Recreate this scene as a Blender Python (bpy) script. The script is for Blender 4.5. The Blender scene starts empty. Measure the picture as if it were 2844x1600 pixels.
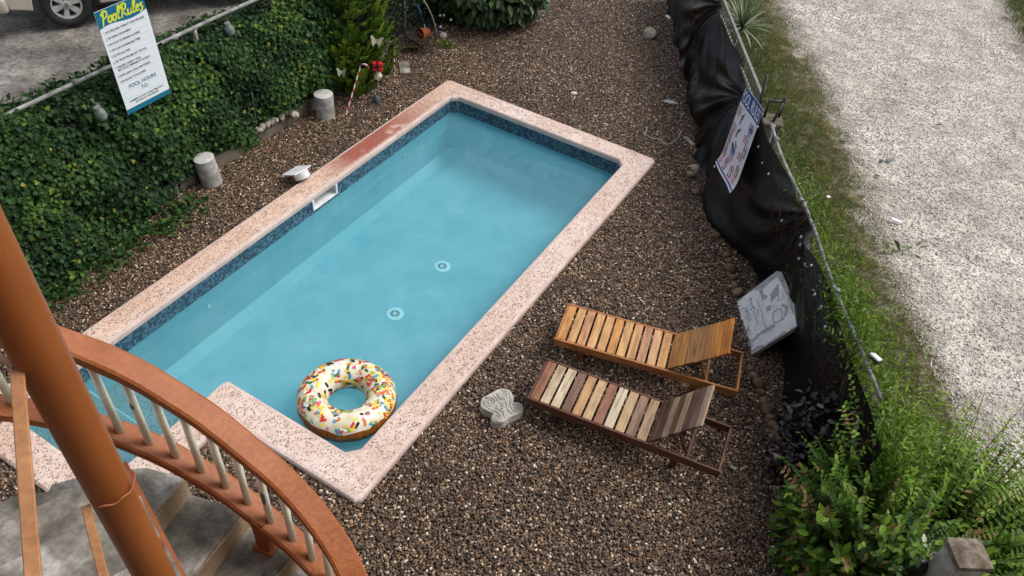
import bpy, bmesh, math, random
import numpy as np
from mathutils import Vector, Matrix, Quaternion

random.seed(7)
RNG = np.random.default_rng(11)
R = math.radians
scn = bpy.context.scene
COL = scn.collection

# ------------------------------------------------------------------ camera
HC = 6.37                                   # eye height on the upper balcony
PITCH, ROLL = 0.764088, 0.10329
FPX, PW, PH = 2178.41, 2844.0, 1600.0
fwd = Vector((0, math.cos(PITCH), -math.sin(PITCH)))
rt0 = Vector((1, 0, 0)); up0 = rt0.cross(fwd)
rt = math.cos(ROLL) * rt0 + math.sin(ROLL) * up0
up = -math.sin(ROLL) * rt0 + math.cos(ROLL) * up0
cd = bpy.data.cameras.new('camera'); cam = bpy.data.objects.new('camera', cd); COL.objects.link(cam)
M = Matrix((rt, up, -fwd)).transposed().to_4x4(); M.translation = (0, 0, HC); cam.matrix_world = M
cd.sensor_width = 36; cd.lens = FPX / PW * 36; cd.clip_start = 0.05; cd.clip_end = 2000
scn.camera = cam

# ------------------------------------------------------------------ sky, sun, exposure
SUN_EL, SUN_AZ = R(54), R(74)               # azimuth measured from +y towards +x
w = bpy.data.worlds.new('World'); scn.world = w; w.use_nodes = True
nt = w.node_tree; bg = nt.nodes['Background']
sky = nt.nodes.new('ShaderNodeTexSky'); sky.sky_type = 'NISHITA'; sky.sun_disc = False
sky.sun_elevation = SUN_EL; sky.sun_rotation = SUN_AZ; sky.air_density = 1.0; sky.dust_density = 3.0
hs = nt.nodes.new('ShaderNodeHueSaturation'); hs.inputs['Saturation'].default_value = 0.42
nt.links.new(sky.outputs[0], hs.inputs['Color']); nt.links.new(hs.outputs[0], bg.inputs[0])
bg.inputs[1].default_value = 0.15
sd = bpy.data.lights.new('sun', 'SUN'); sun = bpy.data.objects.new('sun', sd); COL.objects.link(sun)
sd.energy = 1.0; sd.angle = R(24); sd.color = (1.0, 0.95, 0.86)
sdir = Vector((math.sin(SUN_AZ) * math.cos(SUN_EL), math.cos(SUN_AZ) * math.cos(SUN_EL), math.sin(SUN_EL)))
sun.rotation_euler = (-sdir).to_track_quat('-Z', 'Y').to_euler(); sun.location = (6, 4, 20)
vs = scn.view_settings; vs.view_transform = 'Standard'; vs.look = 'None'; vs.exposure = 0.72; vs.gamma = 1.0
vs.use_curve_mapping = False

# ------------------------------------------------------------------ frames and small tools
TH = 1.096478                               # heading of the pool's long side
EA = Vector((math.cos(TH), math.sin(TH), 0)); EB = Vector((-math.sin(TH), math.cos(TH), 0))
def PW3(a, b, z=0.0): return EA * a + EB * b + Vector((0, 0, z))
def AB(x, y): return x * EA.x + y * EA.y, x * EB.x + y * EB.y
def fx(y): return 3.365 - 0.049 * y  # plan line of the roadside fence

def tag(o, label=None, cat=None, group=None, kind=None):
    if label: o['label'] = label
    if cat: o['category'] = cat
    if group: o['group'] = group
    if kind: o['kind'] = kind
    return o
def empty(name, loc=(0, 0, 0), rz=0.0, label=None, cat=None, group=None):
    o = bpy.data.objects.new(name, None); COL.objects.link(o); o.location = loc; o.rotation_euler = (0, 0, rz)
    o.empty_display_size = 0.1
    return tag(o, label, cat, group)
def obj(name, bm, mats, parent=None, smooth=False, loc=None):
    me = bpy.data.meshes.new(name)
    bm.normal_update()
    bm.to_mesh(me); bm.free()
    for m in (mats if isinstance(mats, (list, tuple)) else [mats]): me.materials.append(m)
    if smooth: me.polygons.foreach_set('use_smooth', [True] * len(me.polygons))
    o = bpy.data.objects.new(name, me); COL.objects.link(o)
    if parent: o.parent = parent
    if loc is not None: o.location = loc
    return o
def inst(name, me, parent=None, mat4=None):
    o = bpy.data.objects.new(name, me); COL.objects.link(o)
    if parent: o.parent = parent
    if mat4 is not None: o.matrix_local = mat4
    return o
def npmesh(name, V, F, mats, parent=None, tint=None, smooth=False, midx=None):
    """V (n,3); F list of arrays (m,k) of same-size polygons"""
    me = bpy.data.meshes.new(name)
    V = np.asarray(V, np.float32)
    me.vertices.add(len(V)); me.vertices.foreach_set('co', V.ravel())
    Fs = [np.asarray(f, np.int32) for f in F if len(f)]
    nl = sum(f.size for f in Fs); npoly = sum(len(f) for f in Fs)
    me.loops.add(nl); me.polygons.add(npoly)
    me.loops.foreach_set('vertex_index', np.concatenate([f.ravel() for f in Fs]))
    tot = np.concatenate([np.full(len(f), f.shape[1], np.int32) for f in Fs])
    start = np.concatenate([[0], np.cumsum(tot)[:-1]]).astype(np.int32)
    me.polygons.foreach_set('loop_start', start)
    if midx is not None: me.polygons.foreach_set('material_index', np.asarray(midx, np.int32))
    me.update(calc_edges=True)
    if smooth: me.polygons.foreach_set('use_smooth', np.ones(npoly, bool))
    for m in (mats if isinstance(mats, (list, tuple)) else [mats]): me.materials.append(m)
    if tint is not None:
        a = me.color_attributes.new('tint', 'FLOAT_COLOR', 'POINT')
        t = np.ones((len(V), 4), np.float32); t[:, 0] = t[:, 1] = t[:, 2] = tint
        a.data.foreach_set('color', t.ravel())
    o = bpy.data.objects.new(name, me); COL.objects.link(o)
    if parent: o.parent = parent
    return o
def xf(bm, verts, mat4):
    for v in verts: v.co = mat4 @ v.co
def bx(bm, size, loc=(0, 0, 0), rot=None, bev=0.0, mat=0, seg=1):
    n0 = len(bm.verts)
    r = bmesh.ops.create_cube(bm, size=1.0)
    vs_ = r['verts']
    for v in vs_: v.co = Vector((v.co.x * size[0], v.co.y * size[1], v.co.z * size[2]))
    if bev > 0:
        es = list({e for v in vs_ for e in v.link_edges})
        bmesh.ops.bevel(bm, geom=es, offset=bev, segments=seg, affect='EDGES', profile=0.5)
    bm.verts.ensure_lookup_table()
    new = [v for v in bm.verts][n0:]
    m4 = Matrix.Translation(loc) @ (rot.to_4x4() if rot is not None else Matrix())
    xf(bm, new, m4)
    if mat:
        for f in {f for v in new for f in v.link_faces}: f.material_index = mat
    return new
def hexa(bm, bot, top, mat=0):
    v = [bm.verts.new(p) for p in list(bot) + list(top)]
    n = len(bot)
    fs = [bm.faces.new(v[:n][::-1]), bm.faces.new(v[n:])]
    for i in range(n):
        fs.append(bm.faces.new((v[i], v[(i + 1) % n], v[n + (i + 1) % n], v[n + i])))
    for f in fs: f.material_index = mat
    return v
def tube(bm, pts, rad, n=8, cap=True, closed=False, mat=0):
    pts = [Vector(p) for p in pts]; N = len(pts)
    rads = rad if isinstance(rad, (list, tuple)) else [rad] * N
    rings = []; prev = None
    for i, p in enumerate(pts):
        if closed: t = pts[(i + 1) % N] - pts[i - 1]
        else: t = pts[min(i + 1, N - 1)] - pts[max(i - 1, 0)]
        t.normalize()
        if prev is None:
            a = Vector((0, 0, 1)) if abs(t.z) < 0.9 else Vector((1, 0, 0))
            u = t.cross(a).normalized()
        else:
            u = (prev - t * prev.dot(t)).normalized()
        prev = u; v = t.cross(u)
        rings.append([bm.verts.new(p + (u * math.cos(2 * math.pi * k / n) + v * math.sin(2 * math.pi * k / n)) * rads[i]) for k in range(n)])
    M_ = N if closed else N - 1
    for i in range(M_):
        A, B = rings[i], rings[(i + 1) % N]
        for k in range(n):
            f = bm.faces.new((A[k], A[(k + 1) % n], B[(k + 1) % n], B[k])); f.material_index = mat; f.smooth = True
    if cap and not closed:
        bm.faces.new(rings[0][::-1]).material_index = mat; bm.faces.new(rings[-1]).material_index = mat
def lathe(bm, prof, n=24, loc=(0, 0, 0), mat=0):
    rings = []
    for r, z in prof:
        if r < 1e-6: rings.append([bm.verts.new((loc[0], loc[1], loc[2] + z))])
        else: rings.append([bm.verts.new((loc[0] + r * math.cos(2 * math.pi * k / n), loc[1] + r * math.sin(2 * math.pi * k / n), loc[2] + z)) for k in range(n)])
    for A, B in zip(rings, rings[1:]):
        for k in range(n):
            k2 = (k + 1) % n
            if len(A) == 1 and len(B) == 1: continue
            if len(A) == 1: f = bm.faces.new((A[0], B[k2], B[k]))
            elif len(B) == 1: f = bm.faces.new((A[k], A[k2], B[0]))
            else: f = bm.faces.new((A[k], A[k2], B[k2], B[k]))
            f.material_index = mat
def prism(bm, poly, z0, z1, mat=0):
    lo = [bm.verts.new((x, y, z0)) for x, y in poly]; hi = [bm.verts.new((x, y, z1)) for x, y in poly]
    n = len(poly)
    bm.faces.new(lo[::-1]).material_index = mat; bm.faces.new(hi).material_index = mat
    for i in range(n): bm.faces.new((lo[i], lo[(i + 1) % n], hi[(i + 1) % n], hi[i])).material_index = mat
def catmull(pts, k=6):
    pts = [Vector(p) for p in pts]; P = [2 * pts[0] - pts[1]] + pts + [2 * pts[-1] - pts[-2]]; out = []
    for i in range(1, len(P) - 2):
        for j in range(k):
            t = j / k; a, b, c, d = P[i - 1:i + 3]
            out.append(0.5 * ((2 * b) + (c - a) * t + (2 * a - 5 * b + 4 * c - d) * t * t + (3 * b - a - 3 * c + d) * t ** 3))
    out.append(pts[-1]); return out
def sweep_rect(bm, path, wd, th, mat=0):
    """flat bar that keeps its top level across; path gives the top centre line"""
    rings = []
    bv = min(wd, th) * 0.16
    for i, p in enumerate(path):
        t = path[min(i + 1, len(path) - 1)] - path[max(i - 1, 0)]
        s = Vector((t.y, -t.x, 0)).normalized(); h = wd / 2
        sec = [(-h, -bv), (-h + bv, 0), (h - bv, 0), (h, -bv), (h, -th + bv), (h - bv, -th), (-h + bv, -th), (-h, -th + bv)]
        rings.append([bm.verts.new(p + s * x + Vector((0, 0, z))) for x, z in sec])
    for A, B in zip(rings, rings[1:]):
        for k in range(8): bm.faces.new((A[k], B[k], B[(k + 1) % 8], A[(k + 1) % 8])).material_index = mat
    bm.faces.new(rings[0]); bm.faces.new(rings[-1][::-1])
def rockbm(r, seed, squash=(1, 1, 0.8), rough=0.22, sub=2):
    bm = bmesh.new(); bmesh.ops.create_icosphere(bm, subdivisions=sub, radius=1.0)
    rg = random.Random(seed); dirs = [(Vector((rg.gauss(0, 1), rg.gauss(0, 1), rg.gauss(0, 1))).normalized(), rg.uniform(0.55, 0.95)) for _ in range(9)]
    for v in bm.verts:
        n = v.co.normalized(); d = 1.0
        for q, c in dirs:
            s = n.dot(q)
            if s > c: d = min(d, c / s + rough * 0.2)
        d *= 1 + rg.uniform(-1, 1) * rough * 0.15
        v.co = Vector((n.x * squash[0], n.y * squash[1], n.z * squash[2])) * d * r
    return bm

# ------------------------------------------------------------------ materials
def newmat(name):
    m = bpy.data.materials.new(name); m.use_nodes = True
    return m, m.node_tree, m.node_tree.nodes['Principled BSDF']
def N(t, kind, **kw):
    n = t.nodes.new('ShaderNode' + kind)
    for k, v in kw.items(): setattr(n, k, v)
    return n
def ramp(t, stops, interp='LINEAR'):
    r = N(t, 'ValToRGB'); e = r.color_ramp.elements; r.color_ramp.interpolation = interp
    while len(e) < len(stops): e.new(0.5)
    for el, (p, c) in zip(e, stops):
        el.position = p; el.color = (c[0], c[1], c[2], 1) if len(c) == 3 else c
    return r
def noise(t, src, scale, detail=4, rough=0.55, dist=0.0):
    n = N(t, 'TexNoise'); n.inputs['Scale'].default_value = scale; n.inputs['Detail'].default_value = detail
    n.inputs['Roughness'].default_value = rough; n.inputs['Distortion'].default_value = dist
    t.links.new(src, n.inputs['Vector']); return n
def coord(t, which='Object', rnd=False, scale=None):
    c = N(t, 'TexCoord').outputs[which]
    if rnd:
        oi = N(t, 'ObjectInfo'); v = N(t, 'VectorMath', operation='MULTIPLY_ADD'); t.links.new(oi.outputs['Random'], v.inputs[0])
        v.inputs[1].default_value = (37, 53, 91); t.links.new(c, v.inputs[2]); c = v.outputs[0]
    if scale:
        m = N(t, 'Mapping'); m.inputs['Scale'].default_value = scale; t.links.new(c, m.inputs[0]); c = m.outputs[0]
    return c
def mix(t, fac, a, b, mode='MIX'):
    m = N(t, 'MixRGB', blend_type=mode)
    for s, i in ((fac, 0), (a, 1), (b, 2)):
        if hasattr(s, 'is_linked') or hasattr(s, 'links'): t.links.new(s, m.inputs[i])
        elif i == 0: m.inputs[0].default_value = s
        else: m.inputs[i].default_value = (s[0], s[1], s[2], 1)
    return m.outputs[0]
def mth(t, op, a, b=None, clamp=False):
    m = N(t, 'Math', operation=op, use_clamp=clamp)
    for s, i in ((a, 0), (b, 1)):
        if s is None: continue
        if hasattr(s, 'links'): t.links.new(s, m.inputs[i])
        else: m.inputs[i].default_value = s
    return m.outputs[0]
def bump(t, h, strength, dist=0.01):
    b = N(t, 'Bump'); b.inputs['Strength'].default_value = strength; b.inputs['Distance'].default_value = dist
    t.links.new(h, b.inputs['Height']); return b.outputs[0]
def pm(name, stops, rough=0.6, scale=5, detail=5, bmp=0.15, bscale=60, bdist=0.004, rnd=False, metal=0.0, spec=0.4, sc3=None, fine=0.25, rvar=0.0):
    """noise-mottled surface: broad colour variation, fine grain and a little relief"""
    m, t, b = newmat(name)
    if isinstance(stops[0], (int, float)): c = stops; stops = [(0.25, [x * 0.72 for x in c]), (0.5, c), (0.78, [min(1, x * 1.22) for x in c])]
    c = coord(t, 'Object', rnd, sc3)
    n1 = noise(t, c, scale, detail); n2 = noise(t, c, bscale, 3)
    r = ramp(t, stops); t.links.new(n1.outputs[0], r.inputs[0])
    g = ramp(t, [(0.3, (1 - fine,) * 3), (0.7, (1 + fine * 0.4,) * 3)]); t.links.new(n2.outputs[0], g.inputs[0])
    t.links.new(mix(t, 1.0, r.outputs[0], g.outputs[0], 'MULTIPLY'), b.inputs['Base Color'])
    b.inputs['Roughness'].default_value = rough; b.inputs['Metallic'].default_value = metal; b.inputs['Specular IOR Level'].default_value = spec
    if rvar:
        rr = N(t, 'MapRange'); rr.inputs['To Min'].default_value = rough - rvar; rr.inputs['To Max'].default_value = rough + rvar
        t.links.new(n1.outputs[0], rr.inputs[0]); t.links.new(rr.outputs[0], b.inputs['Roughness'])
    if bmp: t.links.new(bump(t, n2.outputs[0], bmp, bdist), b.inputs['Normal'])
    return m
def leafmat(name, stops, rough=0.45, trans=0.25, spec=0.4):
    m, t, b = newmat(name)
    a = N(t, 'Attribute', attribute_name='tint'); r = ramp(t, stops)
    oi = N(t, 'ObjectInfo')
    t.links.new(a.outputs['Fac'], r.inputs[0]); t.links.new(r.outputs[0], b.inputs['Base Color'])
    b.inputs['Roughness'].default_value = rough; b.inputs['Specular IOR Level'].default_value = spec
    tr = N(t, 'BsdfTranslucent'); t.links.new(mix(t, 1.0, r.outputs[0], (1.2, 1.25, 0.5), 'MULTIPLY'), tr.inputs[0])
    mx = N(t, 'MixShader'); mx.inputs[0].default_value = trans
    t.links.new(b.outputs[0], mx.inputs[1]); t.links.new(tr.outputs[0], mx.inputs[2])
    t.links.new(mx.outputs[0], t.nodes['Material Output'].inputs[0]); return m
def flat(name, c, rough=0.6, metal=0.0, spec=0.4):
    m, t, b = newmat(name); b.inputs['Base Color'].default_value = (*c, 1); b.inputs['Roughness'].default_value = rough
    b.inputs['Metallic'].default_value = metal; b.inputs['Specular IOR Level'].default_value = spec; return m

MAT = {}
# gravel pebbles: one random number per pebble picks its stone
def m_pebble():
    m, t, b = newmat('river pebbles'); oi = N(t, 'ObjectInfo')
    r = ramp(t, [(0.0, (0.036, 0.023, 0.015)), (0.18, (0.070, 0.046, 0.031)), (0.40, (0.108, 0.072, 0.048)), (0.58, (0.155, 0.095, 0.058)), (0.71, (0.195, 0.138, 0.092)),
                 (0.80, (0.25, 0.135, 0.072)), (0.88, (0.32, 0.235, 0.155)), (0.94, (0.43, 0.33, 0.21)), (0.975, (0.66, 0.58, 0.46))], 'CONSTANT')
    t.links.new(oi.outputs['Random'], r.inputs[0])
    n = noise(t, coord(t, 'Object'), 30, 2); g = ramp(t, [(0.3, (0.8,) * 3), (0.7, (1.15,) * 3)]); t.links.new(n.outputs[0], g.inputs[0])
    gp = N(t, 'NewGeometry'); pn = noise(t, gp.outputs['Position'], 0.8, 3); pg = ramp(t, [(0.35, (0.82, 0.80, 0.78)), (0.65, (1.12, 1.1, 1.08))]); t.links.new(pn.outputs[0], pg.inputs[0])
    c = mix(t, 1.0, mix(t, 1.0, r.outputs[0], g.outputs[0], 'MULTIPLY'), pg.outputs[0], 'MULTIPLY')
    t.links.new(c, b.inputs['Base Color']); b.inputs['Roughness'].default_value = 0.5; b.inputs['Specular IOR Level'].default_value = 0.35
    return m
MAT['pebble'] = m_pebble()
MAT['soil'] = pm('dark bedding under pebbles', [(0.3, (0.04, 0.029, 0.021)), (0.7, (0.09, 0.066, 0.048))], 0.9, 60, bmp=0.6, bscale=90)
MAT['dirt'] = pm('packed dirt yard', [(0.28, (0.045, 0.039, 0.034)), (0.42, (0.12, 0.108, 0.095)), (0.55, (0.195, 0.177, 0.157)), (0.72, (0.33, 0.305, 0.275))], 0.95, 1.6, 9, bmp=0.9, bscale=16, bdist=0.03, fine=0.5)
MAT['earth'] = pm('open ground', (0.14, 0.12, 0.08), 0.95, 0.4)
def m_road():
    m, t, b = newmat('crushed white stone road'); c = coord(t)
    n1 = noise(t, c, 0.7, 5); n2 = noise(t, c, 2.6, 4, 0.6, 0.6)
    r = ramp(t, [(0.28, (0.40, 0.365, 0.325)), (0.5, (0.50, 0.46, 0.415)), (0.72, (0.60, 0.565, 0.52))]); t.links.new(n1.outputs[0], r.inputs[0])
    r2 = ramp(t, [(0.36, (0.70, 0.69, 0.69)), (0.6, (1.05, 1.04, 1.02))]); t.links.new(n2.outputs[0], r2.inputs[0])
    v = N(t, 'TexVoronoi'); v.inputs['Scale'].default_value = 42; t.links.new(c, v.inputs['Vector'])
    v2 = N(t, 'TexVoronoi'); v2.inputs['Scale'].default_value = 14; t.links.new(c, v2.inputs['Vector'])
    rv = ramp(t, [(0.0, (0.55, 0.53, 0.51)), (0.35, (0.88, 0.87, 0.86)), (0.9, (1.25, 1.24, 1.22))]); t.links.new(v.outputs['Color'], rv.inputs[0])
    col = mix(t, 1.0, mix(t, 1.0, r.outputs[0], r2.outputs[0], 'MULTIPLY'), rv.outputs[0], 'MULTIPLY')
    ea_ = N(t, 'Attribute', attribute_name='edge'); n5 = noise(t, c, 2.2, 6, 0.65); n6 = noise(t, c, 22, 4)
    k = mth(t, 'ADD', ea_.outputs['Fac'], mth(t, 'MULTIPLY', mth(t, 'SUBTRACT', n5.outputs[0], 0.5), 1.5)); k = mth(t, 'ADD', k, mth(t, 'MULTIPLY', mth(t, 'SUBTRACT', n6.outputs[0], 0.5), 0.7))
    fr = ramp(t, [(0.0, (0, 0, 0)), (1.0, (1, 1, 1))]); t.links.new(mth(t, 'ADD', mth(t, 'MULTIPLY', k, 1.6), 0.5), fr.inputs[0])
    n7 = noise(t, c, 5, 6); so = ramp(t, [(0.3, (0.035, 0.038, 0.016)), (0.5, (0.085, 0.075, 0.038)), (0.72, (0.21, 0.17, 0.11))]); t.links.new(n7.outputs[0], so.inputs[0])
    so2 = mix(t, 1.0, so.outputs[0], rv.outputs[0], 'MULTIPLY'); col = mix(t, fr.outputs[0], so2, col)
    t.links.new(col, b.inputs['Base Color']); b.inputs['Roughness'].default_value = 0.9; b.inputs['Specular IOR Level'].default_value = 0.15
    h = mth(t, 'ADD', v.outputs['Distance'], mth(t, 'MULTIPLY', v2.outputs['Distance'], 0.4))
    t.links.new(bump(t, h, 0.55, 0.02), b.inputs['Normal']); return m
MAT['road'] = m_road()
MAT['verge'] = pm('verge soil', [(0.3, (0.045, 0.04, 0.022)), (0.5, (0.10, 0.085, 0.05)), (0.75, (0.24, 0.20, 0.14))], 0.95, 3, 6, bmp=0.6, bscale=30, bdist=0.02)
def m_terrazzo():
    m, t, b = newmat('pink terrazzo coping'); c = coord(t)
    n1 = noise(t, c, 1.3, 4); base = ramp(t, [(0.3, (0.55, 0.40, 0.32)), (0.5, (0.61, 0.475, 0.405)), (0.7, (0.67, 0.555, 0.495))]); t.links.new(n1.outputs[0], base.inputs[0])
    n2 = noise(t, c, 14, 5); mot = ramp(t, [(0.3, (0.84, 0.82, 0.80)), (0.65, (1.08, 1.08, 1.08))]); t.links.new(n2.outputs[0], mot.inputs[0])
    col = mix(t, 1.0, base.outputs[0], mot.outputs[0], 'MULTIPLY')
    dn = noise(t, c, 3.2, 3); dens = ramp(t, [(0.26, (0, 0, 0)), (0.46, (1, 1, 1))]); t.links.new(dn.outputs[0], dens.inputs[0])
    hgt = None
    for ang, sx, sy, sc in ((0.3, 1.0, 2.1, 29), (1.35, 1.0, 2.4, 27), (2.4, 1.0, 1.9, 33)):
        mp = N(t, 'Mapping'); mp.inputs['Rotation'].default_value = (0, 0, ang); mp.inputs['Scale'].default_value = (sx * sc, sy * sc, sc * 0.2); t.links.new(c, mp.inputs[0])
        v = N(t, 'TexVoronoi'); v.inputs['Scale'].default_value = 1.0; v.inputs['Randomness'].default_value = 1.0; t.links.new(mp.outputs[0], v.inputs['Vector'])
        sp = N(t, 'SeparateColor'); t.links.new(v.outputs['Color'], sp.inputs[0])
        size = mth(t, 'MULTIPLY', mth(t, 'ADD', mth(t, 'MULTIPLY', sp.outputs[0], 0.24), 0.14), mth(t, 'ADD', mth(t, 'MULTIPLY', dens.outputs[0], 0.75), 0.35))
        chip = mth(t, 'LESS_THAN', v.outputs['Distance'], size)
        keep = mth(t, 'MULTIPLY', chip, mth(t, 'GREATER_THAN', sp.outputs[1], 0.38))
        cc = ramp(t, [(0.0, (0.085, 0.05, 0.038)), (0.35, (0.19, 0.105, 0.075)), (0.6, (0.30, 0.19, 0.145)), (0.85, (0.42, 0.31, 0.245)), (1.0, (0.14, 0.115, 0.105))]); t.links.new(sp.outputs[2], cc.inputs[0])
        col = mix(t, keep, col, cc.outputs[0])
    # peach cast along the ivy side
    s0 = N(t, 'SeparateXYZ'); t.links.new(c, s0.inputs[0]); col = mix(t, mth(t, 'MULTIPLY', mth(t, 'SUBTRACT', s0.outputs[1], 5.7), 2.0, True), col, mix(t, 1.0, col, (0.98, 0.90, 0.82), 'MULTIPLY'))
    # worn red patch beside the skimmer (a stain in the stone)
    s = N(t, 'SeparateXYZ'); t.links.new(c, s.inputs[0])
    inx = mth(t, 'MULTIPLY', mth(t, 'MULTIPLY', mth(t, 'SUBTRACT', s.outputs[0], 6.15), 1.6, True), mth(t, 'MULTIPLY', mth(t, 'SUBTRACT', 8.9, s.outputs[0]), 0.8, True))
    iny = mth(t, 'MULTIPLY', mth(t, 'SUBTRACT', s.outputs[1], 5.99), 14.0, True)
    sn = noise(t, c, 3.0, 8, 0.7); sr = ramp(t, [(0.31, (0, 0, 0)), (0.43, (1, 1, 1))]); t.links.new(sn.outputs[0], sr.inputs[0])
    st = mth(t, 'MULTIPLY', mth(t, 'MULTIPLY', mth(t, 'MULTIPLY', inx, iny), sr.outputs[0]), 0.92)
    col = mix(t, st, col, (0.27, 0.068, 0.048))
    t.links.new(col, b.inputs['Base Color']); b.inputs['Roughness'].default_value = 0.5; b.inputs['Specular IOR Level'].default_value = 0.35
    t.links.new(bump(t, n2.outputs[0], 0.12, 0.004), b.inputs['Normal']); return m
MAT['terrazzo'] = m_terrazzo()
MAT['nosing'] = pm('smooth pink coping nosing', [(0.3, (0.50, 0.37, 0.32)), (0.7, (0.66, 0.53, 0.48))], 0.4, 3, bmp=0.08, bscale=50)
def m_stepstone():
    m, t, b = newmat('speckled underwater step'); c = coord(t)
    v = N(t, 'TexVoronoi'); v.inputs['Scale'].default_value = 62; t.links.new(c, v.inputs['Vector'])
    r = ramp(t, [(0.0, (0.03, 0.045, 0.05)), (0.35, (0.10, 0.15, 0.16)), (0.7, (0.19, 0.27, 0.28))]); t.links.new(v.outputs['Color'], r.inputs[0])
    t.links.new(r.outputs[0], b.inputs['Base Color']); b.inputs['Roughness'].default_value = 0.7; return m
MAT['stepstone'] = m_stepstone()
MAT['plaster'] = pm('turquoise pool plaster', [(0.30, (0.145, 0.43, 0.52)), (0.5, (0.18, 0.485, 0.575)), (0.68, (0.25, 0.54, 0.62))], 0.7, 1.9, 6, bmp=0.05, bscale=12, fine=0.05)
MAT['plaster_cove'] = pm('cove plaster with painted light', [(0.30, (0.20, 0.525, 0.60)), (0.7, (0.275, 0.59, 0.66))], 0.7, 3, 6, bmp=0.05, fine=0.06)  # paler than the walls, standing in for light on the upward-facing cove
MAT['drain'] = flat('white drain plastic', (0.62, 0.90, 0.92))
MAT['plaster_edge'] = flat('pale step edging', (0.35, 0.60, 0.64))
for k, c in (('tile_navy', (0.016, 0.05, 0.09)), ('tile_blue', (0.035, 0.12, 0.19)), ('tile_grey', (0.09, 0.19, 0.25)), ('tile_sky', (0.06, 0.17, 0.24))):
    MAT[k] = flat('glass mosaic ' + k[5:], c, 0.18, spec=0.6)
MAT['grout'] = flat('mosaic grout', (0.16, 0.25, 0.29), 0.8)
def m_water():
    m, t, b = newmat('still pool water'); t.nodes.remove(b)
    c = coord(t); n = noise(t, c, 1.6, 2); n2 = noise(t, c, 7, 2)
    h = mth(t, 'ADD', n.outputs[0], mth(t, 'MULTIPLY', n2.outputs[0], 0.12)); bn = bump(t, h, 0.05, 0.05)
    fr = N(t, 'Fresnel'); fr.inputs[0].default_value = 1.33; t.links.new(bn, fr.inputs['Normal'])
    tp = N(t, 'BsdfTransparent'); tp.inputs[0].default_value = (0.80, 0.95, 0.97, 1)
    gl = N(t, 'BsdfGlossy'); gl.inputs['Roughness'].default_value = 0.02; t.links.new(bn, gl.inputs['Normal'])
    cl = N(t, 'BsdfDiffuse'); nc = noise(t, c, 0.9, 5, 0.6); rc = ramp(t, [(0.3, (0.14, 0.41, 0.49)), (0.7, (0.215, 0.495, 0.565))]); t.links.new(nc.outputs[0], rc.inputs[0]); t.links.new(rc.outputs[0], cl.inputs[0])
    bd = N(t, 'MixShader'); bd.inputs[0].default_value = 0.28; t.links.new(tp.outputs[0], bd.inputs[1]); t.links.new(cl.outputs[0], bd.inputs[2])
    mx = N(t, 'MixShader'); t.links.new(fr.outputs[0], mx.inputs[0]); t.links.new(bd.outputs[0], mx.inputs[1]); t.links.new(gl.outputs[0], mx.inputs[2])
    t.links.new(mx.outputs[0], t.nodes['Material Output'].inputs[0]); return m
MAT['water'] = m_water()
MAT['white_plastic'] = pm('white pool plastic', (0.72, 0.73, 0.73), 0.35, 8, bmp=0.02, fine=0.05)
MAT['concrete'] = pm('weathered concrete', [(0.25, (0.17, 0.155, 0.13)), (0.5, (0.33, 0.315, 0.285)), (0.72, (0.50, 0.49, 0.46))], 0.85, 9, 7, bmp=0.5, bscale=45, bdist=0.006)
MAT['conc_top'] = pm('pale concrete face', [(0.28, (0.36, 0.35, 0.33)), (0.7, (0.60, 0.59, 0.565))], 0.85, 14, 6, bmp=0.3)
MAT['stair'] = pm('worn cement stair', [(0.32, (0.055, 0.049, 0.039)), (0.43, (0.135, 0.121, 0.098)), (0.54, (0.21, 0.192, 0.16)), (0.66, (0.40, 0.375, 0.335))], 0.75, 4.5, 10, bmp=0.5, bscale=40, bdist=0.006, fine=0.3)
MAT['riser'] = pm('tan painted riser', [(0.3, (0.20, 0.135, 0.075)), (0.6, (0.33, 0.235, 0.14)), (0.8, (0.40, 0.30, 0.20))], 0.7, 5, bmp=0.2)
MAT['kerb'] = pm('mossy kerb', [(0.3, (0.07, 0.06, 0.042)), (0.7, (0.19, 0.165, 0.125))], 0.9, 6, bmp=0.5, bscale=30, bdist=0.01)
MAT['rail_paint'] = pm('terracotta painted cement', [(0.22, (0.245, 0.070, 0.018)), (0.5, (0.295, 0.088, 0.024)), (0.8, (0.34, 0.112, 0.036))], 0.55, 5, 9, bmp=0.6, bscale=34, bdist=0.006, fine=0.2)
MAT['pole_paint'] = pm('ochre painted steel', [(0.3, (0.235, 0.070, 0.015)), (0.7, (0.295, 0.092, 0.021))], 0.4, 3, bmp=0.05, bscale=120, fine=0.06)
MAT['bar_paint'] = pm('tan painted flat bar', [(0.3, (0.32, 0.135, 0.05)), (0.7, (0.44, 0.215, 0.095))], 0.5, 5, bmp=0.05)
MAT['cream'] = pm('cream painted baluster', [(0.27, (0.78, 0.75, 0.58)), (0.6, (0.88, 0.87, 0.74))], 0.45, 9, bmp=0.1, bscale=40, fine=0.1)
MAT['chip'] = flat('bare grey patch', (0.13, 0.17, 0.19))
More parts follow.
